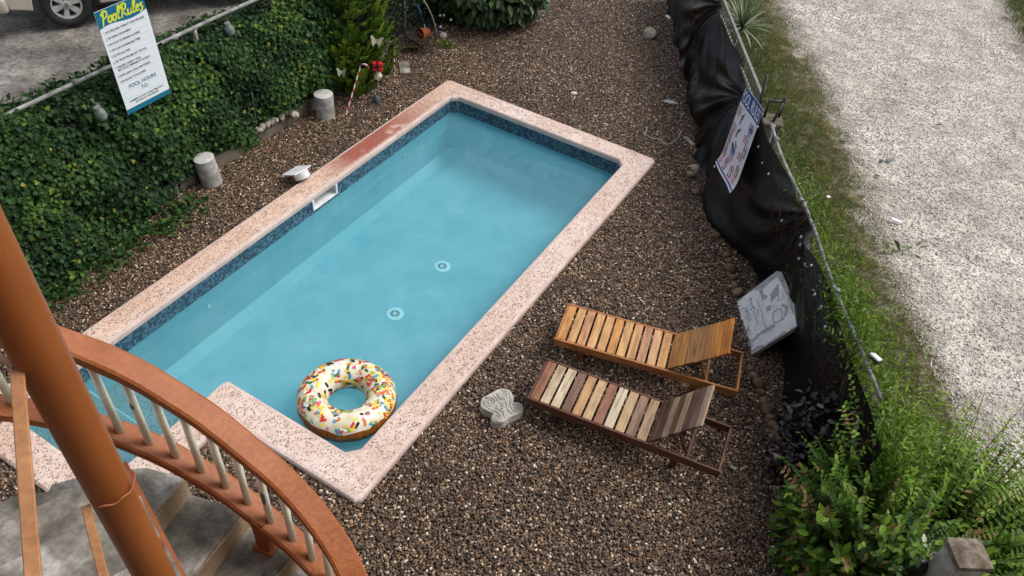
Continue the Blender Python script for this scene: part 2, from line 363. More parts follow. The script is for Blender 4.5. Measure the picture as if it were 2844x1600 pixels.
def m_slat():
    m, t, b = newmat('lounger wood'); oi = N(t, 'ObjectInfo')
    c = coord(t, 'Object', True, (26, 2.6, 26)); n = noise(t, c, 1.0, 6, 0.6, 1.2)
    g = ramp(t, [(0.30, (0.50, 0.45, 0.39)), (0.5, (1.0, 1.0, 1.0)), (0.7, (1.28, 1.27, 1.24))]); t.links.new(n.outputs[0], g.inputs[0])
    c2 = coord(t, 'Object', True, (8, 3, 8)); n2 = noise(t, c2, 1.0, 4); g2 = ramp(t, [(0.35, (0.78, 0.74, 0.70)), (0.6, (1.06,) * 3)]); t.links.new(n2.outputs[0], g2.inputs[0])
    t.links.new(mix(t, 1.0, mix(t, 1.0, oi.outputs['Color'], g.outputs[0], 'MULTIPLY'), g2.outputs[0], 'MULTIPLY'), b.inputs['Base Color'])
    b.inputs['Roughness'].default_value = 0.48; b.inputs['Specular IOR Level'].default_value = 0.35
    t.links.new(bump(t, n.outputs[0], 0.25, 0.002), b.inputs['Normal']); return m
MAT['slat'] = m_slat()
MAT['tarp'] = pm('black woven sheeting', [(0.3, (0.0028, 0.003, 0.0034)), (0.62, (0.0055, 0.0057, 0.0063)), (0.80, (0.010, 0.0099, 0.0095))], 0.33, 3, 6, bmp=0.15, bscale=40, bdist=0.006, spec=0.30, rvar=0.06)
_t = MAT['tarp'].node_tree; _b = _t.nodes['Principled BSDF']; _c = coord(_t)
_n1 = noise(_t, _c, 3.2, 6, 0.6, 1.6); _rg = N(_t, 'Math', operation='ABSOLUTE'); _t.links.new(mth(_t, 'SUBTRACT', _n1.outputs[0], 0.5), _rg.inputs[0])
_n2 = noise(_t, coord(_t, 'Object', False, (4, 4, 14)), 1.0, 5, 0.6, 0.8)
_t.links.new(bump(_t, mth(_t, 'ADD', mth(_t, 'MULTIPLY', _rg.outputs[0], -2.2), mth(_t, 'MULTIPLY', _n2.outputs[0], 0.9)), 0.28, 0.045), _b.inputs['Normal'])
MAT['galv'] = pm('weathered galvanised pipe', [(0.3, (0.10, 0.095, 0.085)), (0.5, (0.20, 0.20, 0.19)), (0.72, (0.36, 0.365, 0.36))], 0.6, 9, 5, bmp=0.1, metal=0.0, fine=0.3)
MAT['iron'] = pm('black painted iron', [(0.3, (0.012, 0.012, 0.012)), (0.7, (0.035, 0.033, 0.03))], 0.5, 20)
MAT['greyiron'] = pm('grey rail iron', [(0.3, (0.10, 0.10, 0.09)), (0.7, (0.24, 0.23, 0.21))], 0.5, 20)
MAT['stone'] = pm('grey carved cast stone', [(0.28, (0.27, 0.25, 0.21)), (0.55, (0.40, 0.38, 0.335)), (0.75, (0.52, 0.505, 0.465))], 0.8, 9, 6, bmp=0.35, bscale=70)
MAT['brownstone'] = pm('rounded brown stone', [(0.28, (0.085, 0.05, 0.028)), (0.55, (0.19, 0.125, 0.075)), (0.78, (0.32, 0.23, 0.15))], 0.8, 7, 6, bmp=0.5, bscale=30, rnd=True)
MAT['palestone'] = pm('pale buff stone', [(0.28, (0.24, 0.205, 0.15)), (0.7, (0.47, 0.42, 0.33))], 0.85, 6, 6, bmp=0.4, bscale=30, rnd=True)
MAT['whitestone'] = pm('whitish stone', [(0.3, (0.40, 0.38, 0.34)), (0.7, (0.68, 0.66, 0.61))], 0.8, 9, rnd=True)
MAT['sign_white'] = flat('sign white', (0.66, 0.70, 0.73), 0.35)
MAT['sign_teal'] = flat('sign teal', (0.008, 0.125, 0.21), 0.35)
MAT['sign_navy'] = flat('sign blue', (0.012, 0.05, 0.19), 0.4)
MAT['sign_yellow'] = flat('sign yellow', (0.62, 0.66, 0.03), 0.4)
MAT['ink'] = flat('sign ink', (0.012, 0.012, 0.015), 0.5)
MAT['ink_red'] = flat('sign red print', (0.34, 0.07, 0.07), 0.5)
MAT['ink_blue'] = flat('sign blue print', (0.02, 0.09, 0.30), 0.5)
MAT['ink_teal'] = flat('sign teal print', (0.01, 0.10, 0.17), 0.5)
MAT['ink_grey'] = flat('sign faint line', (0.40, 0.45, 0.49), 0.5)
MAT['banner_white'] = flat('banner white', (0.60, 0.58, 0.62), 0.35)
MAT['plaque'] = pm('weathered white paint', [(0.3, (0.66, 0.67, 0.68)), (0.7, (0.86, 0.87, 0.88))], 0.65, 6, 6, bmp=0.2, fine=0.12)
MAT['plaque_ink'] = pm('faded grey lettering', (0.38, 0.385, 0.39), 0.8, 30)
MAT['plaque_letter'] = pm('bare grey letter', (0.40, 0.405, 0.41), 0.8, 30)
MAT['plaque_green'] = flat('green paint trace', (0.28, 0.46, 0.24))
MAT['dough'] = None
def m_dough():
    m, t, b = newmat('printed dough vinyl'); c = coord(t); n = noise(t, c, 5, 4)
    s = N(t, 'SeparateXYZ'); t.links.new(c, s.inputs[0]); an = mth(t, 'ARCTAN2', s.outputs[1], s.outputs[0])
    fr = mth(t, 'FRACT', mth(t, 'MULTIPLY', an, 44 / (2 * math.pi))); ln = mth(t, 'LESS_THAN', fr, 0.09)
    zz = N(t, 'MapRange'); zz.inputs['From Min'].default_value = -0.13; zz.inputs['From Max'].default_value = 0.06; t.links.new(mth(t, 'ADD', s.outputs[2], mth(t, 'MULTIPLY', n.outputs[0], 0.05)), zz.inputs[0])
    r = ramp(t, [(0.0, (0.055, 0.018, 0.004)), (0.35, (0.22, 0.085, 0.014)), (0.62, (0.33, 0.16, 0.03)), (0.85, (0.42, 0.17, 0.03)), (1.0, (0.33, 0.10, 0.015))]); t.links.new(zz.outputs[0], r.inputs[0])
    t.links.new(mix(t, mth(t, 'MULTIPLY', ln, 0.8), r.outputs[0], (0.06, 0.022, 0.006)), b.inputs['Base Color'])
    b.inputs['Roughness'].default_value = 0.3; return m
MAT['dough'] = m_dough()
MAT['icing'] = pm('printed icing vinyl', [(0.3, (0.50, 0.44, 0.26)), (0.5, (0.66, 0.615, 0.46)), (0.75, (0.73, 0.70, 0.60))], 0.22, 4, bmp=0.12, bscale=14, bdist=0.01, fine=0.04, spec=0.5)
SPR = [(0.55, 0.035, 0.02), (0.62, 0.12, 0.03), (0.75, 0.55, 0.02), (0.75, 0.60, 0.05), (0.03, 0.09, 0.03), (0.22, 0.40, 0.06), (0.06, 0.26, 0.42), (0.012, 0.013, 0.04), (0.60, 0.14, 0.30), (0.78, 0.78, 0.74)]
SPRM = [flat('sprinkle print %d' % i, c, 0.25) for i, c in enumerate(SPR)]
IVY = [(0.0, (0.007, 0.021, 0.007)), (0.35, (0.017, 0.046, 0.013)), (0.65, (0.030, 0.077, 0.019)), (0.86, (0.058, 0.125, 0.027)), (0.97, (0.13, 0.20, 0.03)), (1.0, (0.22, 0.21, 0.03))]
MAT['ivy'] = leafmat('ivy leaf', IVY, 0.55, 0.18, 0.16)
MAT['core'] = pm('dark twig shade interior', (0.007, 0.009, 0.005), 0.9, 30, bmp=0.8, bscale=25, bdist=0.03)  # near-black twig filler that paints in the shade between leaves
MAT['thuja'] = leafmat('thuja spray', [(0.0, (0.024, 0.055, 0.006)), (0.35, (0.08, 0.15, 0.013)), (0.7, (0.155, 0.245, 0.02)), (1.0, (0.22, 0.31, 0.035))], 0.6, 0.2, 0.25)
MAT['shrub'] = leafmat('shrub leaf', [(0.0, (0.016, 0.040, 0.005)), (0.3, (0.050, 0.115, 0.011)), (0.6, (0.125, 0.235, 0.02)), (0.90, (0.26, 0.39, 0.045)), (0.955, (0.22, 0.26, 0.05)), (0.97, (0.24, 0.11, 0.055)), (1.0, (0.34, 0.18, 0.12))], 0.48, 0.34, 0.25)
MAT['bigbush'] = leafmat('bush leaf', [(0.0, (0.008, 0.022, 0.006)), (0.6, (0.025, 0.058, 0.014)), (1.0, (0.07, 0.13, 0.03))], 0.4, 0.2)
MAT['purple'] = leafmat('dark purple leaf', [(0.0, (0.006, 0.005, 0.005)), (0.6, (0.020, 0.014, 0.015)), (0.9, (0.075, 0.05, 0.055)), (1.0, (0.17, 0.15, 0.12))], 0.35, 0.05, 0.5)
MAT['grass'] = leafmat('verge grass', [(0.0, (0.024, 0.052, 0.010)), (0.35, (0.052, 0.10, 0.016)), (0.6, (0.09, 0.14, 0.024)), (0.78, (0.14, 0.15, 0.045)), (1.0, (0.26, 0.21, 0.115))], 0.55, 0.3, 0.25)
MAT['weed'] = leafmat('feathery weed', [(0.0, (0.045, 0.095, 0.012)), (0.5, (0.115, 0.20, 0.024)), (1.0, (0.25, 0.34, 0.06))], 0.5, 0.35, 0.25)
MAT['yucca'] = leafmat('yucca blade', [(0.0, (0.06, 0.09, 0.055)), (0.5, (0.15, 0.20, 0.12)), (1.0, (0.33, 0.36, 0.24))], 0.5, 0.1)
MAT['varieg'] = leafmat('variegated leaf', [(0.0, (0.03, 0.07, 0.02)), (0.5, (0.08, 0.15, 0.05)), (1.0, (0.55, 0.58, 0.42))], 0.4, 0.15)
MAT['twig'] = pm('brown twig', (0.045, 0.03, 0.02), 0.9, 30)
MAT['wood_post'] = pm('grey timber post', (0.17, 0.145, 0.115), 0.85, 8, sc3=(20, 20, 2))
MAT['red'] = flat('glossy red', (0.50, 0.012, 0.012), 0.35)
MAT['caneW'] = flat('candy white', (0.72, 0.70, 0.68), 0.4)
MAT['caneR'] = flat('candy red', (0.42, 0.018, 0.02), 0.4)
MAT['butterfly'] = flat('pale butterfly', (0.26, 0.25, 0.17), 0.7)
MAT['terracotta'] = pm('terracotta shard', (0.30, 0.075, 0.02), 0.8, 12)
MAT['black'] = flat('black plastic', (0.012, 0.013, 0.016), 0.35)
MAT['bluegrey'] = flat('blue grey plastic', (0.05, 0.08, 0.11), 0.35)
MAT['glass_jar'] = pm('frosted glass jar', (0.17, 0.20, 0.18), 0.2, 12, bmp=0.05)
MAT['bulb'] = flat('white bulb', (0.75, 0.76, 0.74), 0.25)
MAT['wire'] = flat('dark cable', (0.02, 0.02, 0.022), 0.6)
MAT['pink'] = flat('pink petals', (0.72, 0.36, 0.55), 0.6)
MAT['petalw'] = flat('white petals', (0.78, 0.78, 0.74), 0.6)
MAT['lilac'] = flat('lilac petals', (0.36, 0.30, 0.62), 0.6)
MAT['carpaint'] = pm('silver beige car paint', (0.58, 0.53, 0.43), 0.3, 3, bmp=0.0, metal=0.2, fine=0.03)
MAT['tyre'] = pm('tyre rubber', (0.022, 0.022, 0.022), 0.75, 20, bmp=0.3)
MAT['alloy'] = pm('dusty alloy', (0.56, 0.55, 0.52), 0.4, 12, metal=0.2)
MAT['carglass'] = flat('dark car glass', (0.012, 0.015, 0.016), 0.05, spec=0.8)
MAT['lampglass'] = flat('car lamp lens', (0.5, 0.5, 0.48), 0.1)
MAT['paper'] = flat('white litter', (0.74, 0.75, 0.76), 0.6)
MAT['rope'] = pm('pale dried stem', (0.38, 0.34, 0.26), 0.8, 12)

# ------------------------------------------------------------------ ground sheets
def struct(name, bm, m, **k): return tag(obj(name, bm, m, **k), kind='structure')
def sheet(name, polys, m, z):
    bm = bmesh.new()
    for p in polys: bm.faces.new([bm.verts.new((x, y, z)) for x, y in p])
    bmesh.ops.remove_doubles(bm, verts=bm.verts, dist=1e-4)
    return struct(name, bm, m)
X0, X1, Y0, Y1 = -16, 16, -3, 24
B = 500
sheet('ground', [[(-B, -B), (B, -B), (B, Y0), (-B, Y0)], [(-B, Y1), (B, Y1), (B, B), (-B, B)], [(-B, Y0), (X0, Y0), (X0, Y1), (-B, Y1)], [(X1, Y0), (B, Y0), (B, Y1), (X1, Y1)]], MAT['earth'], -0.02)
# dirt yard left of the ivy fence (boundary follows the fence line b = 7.5)
def onb(b, y): return ((b - y * EB.y) / EB.x)
def grid_sheet(name, xs, ys, zf, m, keep=None, kind='structure', smooth=True):
    nx, ny = len(xs), len(ys); X, Y = np.meshgrid(xs, ys, indexing='ij')
    V = np.stack([X, Y, zf(X, Y)], -1).reshape(-1, 3)
    i, j = np.meshgrid(np.arange(nx - 1), np.arange(ny - 1), indexing='ij'); a = (i * ny + j).ravel()
    F = np.stack([a, a + ny, a + ny + 1, a + 1], 1)
    if keep is not None:
        c = V[F].mean(1); F = F[keep(c[:, 0], c[:, 1])]
        u, inv = np.unique(F, return_inverse=True); V = V[u]; F = inv.reshape(F.shape)
    o = npmesh(name, V, [F], m, smooth=smooth); return tag(o, kind=kind)
def lump(x, y, amp, s, ph=0.0):
    return amp * (np.sin(x * s + ph) * np.cos(y * s * 1.3 + 1.7 * ph) + 0.5 * np.sin(x * s * 2.3 + y * s * 1.9 + ph))
def zdirt(x, y): return -0.012 + lump(x, y, 0.010, 3.1) - 0.006
grid_sheet('dirt_yard', np.arange(X0, 2.0, 0.25), np.arange(Y0, Y1 + .01, 0.25), zdirt, MAT['dirt'], lambda x, y: (x * EB.x + y * EB.y > 7.35))
VE = [(Y0, 5.05), (3.6, 5.0), (5.4, 4.97), (6.2, 4.88), (8.3, 4.86), (9.8, 5.0), (13.3, 4.97), (15.8, 4.76), (19, 4.5), (Y1, 4.3)]
def vedge(y): return np.interp(y, [p[0] for p in VE], [p[1] for p in VE])
FV = [(Y0, 9.3), (12, 9.0), (14.5, 9.2), (17, 9.65), (Y1, 10.5)]
def fedge(y): return np.interp(y, [p[0] for p in FV], [p[1] for p in FV])
def zroad(x, y): return lump(x, y, 0.012, 1.1) - 0.02
def zverge(x, y):
    inn = np.where(x < 7, (vedge(y) - x), (x - fedge(y)))
    return zroad(x, y) + np.clip(inn / 0.6, 0, 1) * 0.025 + np.clip(inn, 0, 1) * lump(x, y, 0.008, 4.3)
def strip_sheet(name, fa, fb, n, m):
    yy = np.arange(Y0, Y1 + .01, 0.15); u = np.linspace(0, 1, n); U, YY = np.meshgrid(u, yy, indexing='ij'); XX = fa(YY) + (fb(YY) - fa(YY)) * U
    V = np.stack([XX, YY, zverge(XX, YY)], -1).reshape(-1, 3); k = len(yy); i, j = np.meshgrid(np.arange(n - 1), np.arange(k - 1), indexing='ij'); a = (i * k + j).ravel()
    o = npmesh(name, V, [np.stack([a, a + k, a + k + 1, a + 1], 1)], m, smooth=True)
    e = np.where(V[:, 0] < 7, V[:, 0] - vedge(V[:, 1]), fedge(V[:, 1]) - V[:, 0]).astype(np.float32)
    at = o.data.attributes.new('edge', 'FLOAT', 'POINT'); at.data.foreach_set('value', e); return tag(o, kind='structure')
strip_sheet('verge', lambda y: 3.10 - 0.049 * (y - 4.2) + 0 * y, lambda y: vedge(y) + 0.6, 26, MAT['road'])
strip_sheet('road', lambda y: vedge(y) + 0.6, lambda y: fedge(y) - 0.6, 30, MAT['road'])
strip_sheet('far_verge', lambda y: fedge(y) - 0.6, lambda y: X1 + 0 * y, 30, MAT['road'])

# gravel court around the pool, gridded in the pool's own frame
da = 0.1
def gravel_keep(a, b):
    inpool = (a > 2.83) & (a < 9.2) & (b > 2.83) & (b < 6.17)
    inwing = (a > 1.62) & (a < 2.95) & (b > 4.43) & (b < 6.17)
    x = a * EA.x + b * EB.x; y = a * EA.y + b * EB.y
    right = 3.40 - 0.049 * y
    return ~inpool & ~inwing & (x < right) & (b < 7.62) & (y > -1.5) & (y < 23)
av = np.arange(-3.0, 22.0, da); bv = np.arange(-8.0, 7.7, da)
A_, B_ = np.meshgrid(av, bv, indexing='ij')
Vg = np.stack([A_ * EA.x + B_ * EB.x, A_ * EA.y + B_ * EB.y, np.zeros_like(A_)], -1).reshape(-1, 3)
i_, j_ = np.meshgrid(np.arange(len(av) - 1), np.arange(len(bv) - 1), indexing='ij'); q0 = (i_ * len(bv) + j_).ravel()
Fg = np.stack([q0, q0 + len(bv), q0 + len(bv) + 1, q0 + 1], 1)
ca = (A_.reshape(-1)[Fg]).mean(1); cb = (B_.reshape(-1)[Fg]).mean(1)
Fg = Fg[gravel_keep(ca, cb)]
u_, inv_ = np.unique(Fg, return_inverse=True); Vg = Vg[u_]; Fg = inv_.reshape(Fg.shape)
Vg[:, 2] = -0.012
tag(npmesh('gravel_court', Vg, [Fg], MAT['soil']), kind='structure')
# area that really gets loose pebbles: what lies near the view
cx = Vg[Fg].mean(1)
vis = (cx[:, 1] > 2.4) & (cx[:, 1] < 19.5) & (cx[:, 0] > -5.6)
emV = Vg.copy(); emV[:, 2] = 0.0
emF = Fg[vis]; u_, inv_ = np.unique(emF, return_inverse=True)
emV = emV[u_]; emV[:, 2] += lump(emV[:, 0], emV[:, 1], 0.006, 2.2)
gravel = npmesh('gravel', emV, [inv_.reshape(emF.shape)], MAT['pebble'])
tag(gravel, 'loose brown river pebbles covering the court around the pool', 'gravel', kind='stuff')
def pebble_nodes(o, dens, size, seed, mat, keep_base=False):
    g = bpy.data.node_groups.new('pebbles', 'GeometryNodeTree')
    g.interface.new_socket('Geometry', in_out='INPUT', socket_type='NodeSocketGeometry')
    g.interface.new_socket('Geometry', in_out='OUTPUT', socket_type='NodeSocketGeometry')
    n = g.nodes; L = g.links.new
    gi = n.new('NodeGroupInput'); go = n.new('NodeGroupOutput')
    dp = n.new('GeometryNodeDistributePointsOnFaces'); dp.inputs['Density'].default_value = dens; dp.inputs['Seed'].default_value = seed
    L(gi.outputs[0], dp.inputs['Mesh'])
    sh = []
    for k, sc in enumerate(((1.25, 0.85, 0.55), (1.0, 0.9, 0.62), (1.6, 0.75, 0.5))):
        ic = n.new('GeometryNodeMeshIcoSphere'); ic.inputs['Radius'].default_value = size; ic.inputs['Subdivisions'].default_value = 2
        sp = n.new('GeometryNodeSetPosition'); nz = n.new('ShaderNodeTexNoise'); nz.inputs['Scale'].default_value = 0.9 / size; nz.inputs['Detail'].default_value = 1
        nz.noise_dimensions = '4D'; nz.inputs['W'].default_value = k * 3.3
        sb = n.new('ShaderNodeVectorMath'); sb.operation = 'SUBTRACT'; sb.inputs[1].default_value = (0.5, 0.5, 0.5); L(nz.outputs['Color'], sb.inputs[0])
        ms = n.new('ShaderNodeVectorMath'); ms.operation = 'SCALE'; ms.inputs['Scale'].default_value = size * 0.9; L(sb.outputs[0], ms.inputs[0])
        L(ic.outputs['Mesh'], sp.inputs['Geometry']); L(ms.outputs[0], sp.inputs['Offset'])
        tr = n.new('GeometryNodeTransform'); tr.inputs['Scale'].default_value = sc; L(sp.outputs[0], tr.inputs['Geometry'])
        ss = n.new('GeometryNodeSetShadeSmooth'); L(tr.outputs[0], ss.inputs['Geometry'])
        sm = n.new('GeometryNodeSetMaterial'); sm.inputs['Material'].default_value = mat; L(ss.outputs[0], sm.inputs['Geometry'])
        gti = n.new('GeometryNodeGeometryToInstance'); L(sm.outputs[0], gti.inputs[0]); sh.append(gti)
    jn = n.new('GeometryNodeJoinGeometry')
    for s in sh[::-1]: L(s.outputs[0], jn.inputs[0])
    ip = n.new('GeometryNodeInstanceOnPoints'); L(dp.outputs['Points'], ip.inputs['Points']); L(jn.outputs[0], ip.inputs['Instance'])
    ip.inputs['Pick Instance'].default_value = True
    rv = n.new('FunctionNodeRandomValue'); rv.data_type = 'FLOAT_VECTOR'; rv.inputs[0].default_value = (-0.5, -0.5, 0); rv.inputs[1].default_value = (0.5, 0.5, 6.283); L(rv.outputs[0], ip.inputs['Rotation'])
    ri = n.new('FunctionNodeRandomValue'); ri.data_type = 'INT'; ri.inputs[4].default_value = 0; ri.inputs[5].default_value = 2; L(ri.outputs[2], ip.inputs['Instance Index'])
    rs = n.new('FunctionNodeRandomValue'); rs.data_type = 'FLOAT'; rs.inputs[2].default_value = 0.62; rs.inputs[3].default_value = 1.35; rs.inputs['Seed'].default_value = 5
    L(rs.outputs[1], ip.inputs['Scale'])
    rz = n.new('FunctionNodeRandomValue'); rz.data_type = 'FLOAT_VECTOR'; rz.inputs[0].default_value = (0, 0, -0.004); rz.inputs[1].default_value = (0, 0, 0.014); rz.inputs['Seed'].default_value = 9
    tl = n.new('GeometryNodeTranslateInstances'); L(ip.outputs[0], tl.inputs[0]); L(rz.outputs[0], tl.inputs['Translation'])
    L(tl.outputs[0], go.inputs[0])
    md = o.modifiers.new('pebbles', 'NODES'); md.node_group = g
pebble_nodes(gravel, 4400, 0.0112, 3, MAT['pebble'])

# ------------------------------------------------------------------ swimming pool (local x = a, local y = b)
pool = empty('swimming_pool', (0, 0, 0), TH, 'long rectangular pool with pink terrazzo coping and a blue mosaic waterline', 'swimming pool')
AE = 1.62
IN = [(AE, 5.974), (8.90, 5.974), (9.0, 5.874), (9.0, 3.139), (8.9, 3.039), (3.16, 3.039), (3.048, 3.139), (3.048, 4.615), (3.035, 4.645), (3.005, 4.658), (AE, 4.658)]
OU = [(AE, 6.311), (9.30, 6.311), (9.339, 6.27), (9.339, 2.735), (9.30, 2.694), (2.733, 2.694), (2.692, 2.735), (2.692, 4.27), (2.685, 4.285), (2.67, 4.291), (AE, 4.291)]
prof = [(0.035, -0.015, 1), (0.0, -0.005, 1), (-0.006, 0.02, 1), (0.0, 0.05, 1), (0.03, 0.067, 1), (0.10, 0.0705, 1), (0.112, 0.070, 0), (0.5, 0.0705, 0), (0.888, 0.070, 0), (0.90, 0.0705, 1), (0.97, 0.066, 1), (1.0, 0.05, 1), (1.006, 0.02, 1), (1.0, -0.03, 1)]
bm = bmesh.new(); rings = []
def densify(I, O, step=0.25):
    a, b = [I[0]], [O[0]]
    for k in range(1, len(I)):
        n = max(1, int(math.hypot(O[k][0] - O[k - 1][0], O[k][1] - O[k - 1][1]) / step))
        for j in range(1, n + 1):
            t = j / n; a.append((I[k - 1][0] + (I[k][0] - I[k - 1][0]) * t, I[k - 1][1] + (I[k][1] - I[k - 1][1]) * t)); b.append((O[k - 1][0] + (O[k][0] - O[k - 1][0]) * t, O[k - 1][1] + (O[k][1] - O[k - 1][1]) * t))
    return a, b
for (ia, ib), (oa, ob) in zip(IN, OU):
    rings.append([bm.verts.new((ia + (oa - ia) * t, ib + (ob - ib) * t, z)) for t, z, _ in prof])
for A, Bq in zip(rings, rings[1:]):
    for k in range(len(prof) - 1):
        f = bm.faces.new((A[k], A[k + 1], Bq[k + 1], Bq[k])); f.material_index = prof[k + 1][2] if prof[k][2] == 1 or prof[k + 1][2] == 1 else 0
        if prof[k][2] == 0 and prof[k + 1][2] == 1: f.material_index = 1
bm.faces.new(rings[0]); bm.faces.new(rings[-1][::-1])
bmesh.ops.recalc_face_normals(bm, faces=bm.faces)
obj('coping', bm, [MAT['terrazzo'], MAT['nosing']], pool)
bm = bmesh.new()                                        # coping across the end of the entry niche
bx(bm, (0.33, 1.30, 0.085), (AE - 0.165, 5.316, 0.0275), bev=0.02)
obj('coping', bm, MAT['terrazzo'], pool)
# shell: walls, cove, floor (floor set at the level it shows through the water)
ZC, ZF, ZW = -0.86, -0.975, -0.205
loop = [(x, y) for x, y in IN[1:-1]]
W_IN = [(AE, 5.99), (8.907, 5.99), (9.016, 5.881), (9.016, 3.132), (8.907, 3.023), (3.153, 3.023), (3.032, 3.132), (3.032, 4.60), (3.02, 4.632), (2.99, 4.642), (AE, 4.642)]
def inset(P, d):
    out = []; n = len(P)
    for i in range(n):
        p0, p1, p2 = Vector(P[i - 1]), Vector(P[i]), Vector(P[(i + 1) % n])
        e1 = (p1 - p0).normalized(); e2 = (p2 - p1).normalized(); n1 = Vector((e1.y, -e1.x)); n2 = Vector((e2.y, -e2.x))
        m_ = (n1 + n2).normalized(); out.append(p1 + m_ * d / max(0.4, m_.dot(n1)))
    return [(v.x, v.y) for v in out]
bm = bmesh.new()
cv = inset(W_IN, 0.105)
lv = [[bm.verts.new((x, y, z)) for x, y in P] for P, z in ((W_IN, -0.208), (W_IN, ZC), (cv, ZF))]
n = len(W_IN)
for li_, (A, Bq) in enumerate(zip(lv, lv[1:])):
    for k in range(n): bm.faces.new((A[k], A[(k + 1) % n], Bq[(k + 1) % n], Bq[k])).material_index = li_
bmesh.ops.recalc_face_normals(bm, faces=bm.faces); bmesh.ops.reverse_faces(bm, faces=bm.faces)
obj('pool_wall', bm, [MAT['plaster'], MAT['plaster_cove']], pool)
bm = bmesh.new(); bm.faces.new([bm.verts.new((x, y, ZF)) for x, y in cv][::-1]); bmesh.ops.recalc_face_normals(bm, faces=bm.faces)
if list(bm.faces)[0].normal.z < 0: bmesh.ops.reverse_faces(bm, faces=bm.faces)
obj('pool_floor', bm, MAT['plaster'], pool)
# mosaic band: every tile a small raised face, colours at random
tp, tg, rows = 0.027, 0.0035, 8
Vt, Ft, mi = [], [], []; bmg = bmesh.new()
SK = (5.79, 6.25)
for k in range(len(W_IN) - 1):
    p, q = Vector(W_IN[k]), Vector(W_IN[k + 1]); L_ = (q - p).length; e = (q - p) / L_; nrm = Vector((e.y, -e.x))
    if k == 0: pass
    v = [bmg.verts.new((*(p + nrm * 0.004), 0.0)), bmg.verts.new((*(q + nrm * 0.004), 0.0)), bmg.verts.new((*(q + nrm * 0.004), -rows * tp)), bmg.verts.new((*(p + nrm * 0.004), -rows * tp))]
    if k == 0:                                           # leave the skimmer mouth open
        bmg.verts.remove(v[0]); bmg.verts.remove(v[1]); bmg.verts.remove(v[2]); bmg.verts.remove(v[3])
        for a0, a1, z0, z1 in ((AE, SK[0], 0, -rows * tp), (SK[1], 8.907, 0, -rows * tp), (SK[0], SK[1], -0.15, -rows * tp)):
            bmg.faces.new([bmg.verts.new((a, 5.986, z)) for a, z in ((a0, z0), (a1, z0), (a1, z1), (a0, z1))])
    else: bmg.faces.new(v)
    for i in range(int(L_ / tp)):
        for r in range(rows):
            c0 = p + e * (i * tp + tg / 2); c1 = p + e * ((i + 1) * tp - tg / 2)
            if k == 0 and c1.x > SK[0] - 0.01 and c0.x < SK[1] + 0.01 and r < 6: continue
            zt, zb = -r * tp - tg / 2, -(r + 1) * tp + tg / 2; o_ = len(Vt)
            f0, f1 = nrm * 0.004, nrm * 0.0075
            for c, z in ((c0, zt), (c1, zt), (c1, zb), (c0, zb)): Vt.append((c.x + f1.x, c.y + f1.y, z))
            for c, z in ((c0, zt), (c1, zt), (c1, zb), (c0, zb)): Vt.append((c.x + f0.x, c.y + f0.y, z))
            Ft.append((o_, o_ + 3, o_ + 2, o_ + 1)); mi.append(random.choices((0, 1, 2, 3), (0.42, 0.27, 0.16, 0.15))[0])
            for j in range(4): Ft.append((o_ + j, o_ + (j + 1) % 4, o_ + 4 + (j + 1) % 4, o_ + 4 + j)); mi.append(mi[-1] if j else mi[-1])
bmesh.ops.recalc_face_normals(bmg, faces=bmg.faces)
obj('tile_bed', bmg, MAT['grout'], pool)
tiles = npmesh('mosaic_tile', Vt, [np.array(Ft)], [MAT[k] for k in ('tile_navy', 'tile_blue', 'tile_grey', 'tile_sky')], pool, midx=mi); tiles['kind'] = 'stuff'
# skimmer mouth: a white box let into the wall
bm = bmesh.new()
y0, y1, zt, zb = 5.981, 6.24, -0.006, -0.148
v = lambda a, b, z: bm.verts.new((a, b, z))
for quad in (((SK[0], y1, zt), (SK[1], y1, zt), (SK[1], y1, zb), (SK[0], y1, zb)), ((SK[0], y0, zb), (SK[1], y0, zb), (SK[1], y1, zb), (SK[0], y1, zb)), ((SK[0], y0, zt), (SK[1], y0, zt), (SK[1], y1, zt), (SK[0], y1, zt)),
             ((SK[0], y0, zt), (SK[0], y1, zt), (SK[0], y1, zb), (SK[0], y0, zb)), ((SK[1], y0, zt), (SK[1], y1, zt), (SK[1], y1, zb), (SK[1], y0, zb))): bm.faces.new([v(*p) for p in quad])
for a in (SK[0] + 0.006, SK[1] - 0.006): bx(bm, (0.026, 0.02, 0.15), (a, y0 - 0.006, -0.077))
bx(bm, (SK[1] - SK[0] + 0.02, 0.02, 0.014), ((SK[0] + SK[1]) / 2, y0 - 0.006, zb - 0.006))
obj('skimmer_mouth', bm, MAT['white_plastic'], pool)
# entry steps
for a0, a1, z, sh in ((2.34, 2.70, -0.50, 0), (AE + 0.02, 2.34, -0.34, 1)):
    bm = bmesh.new(); bx(bm, (a1 - a0, 1.33, z - ZF), ((a0 + a1) / 2, 5.316, (z + ZF) / 2)); st = obj('step', bm, MAT['stepstone'], pool)
    bm = bmesh.new(); bx(bm, (0.022, 1.326, 0.02), (a1 + 0.004, 5.316, z - 0.002), bev=0.004); obj('edging', bm, MAT['plaster_edge'], st)
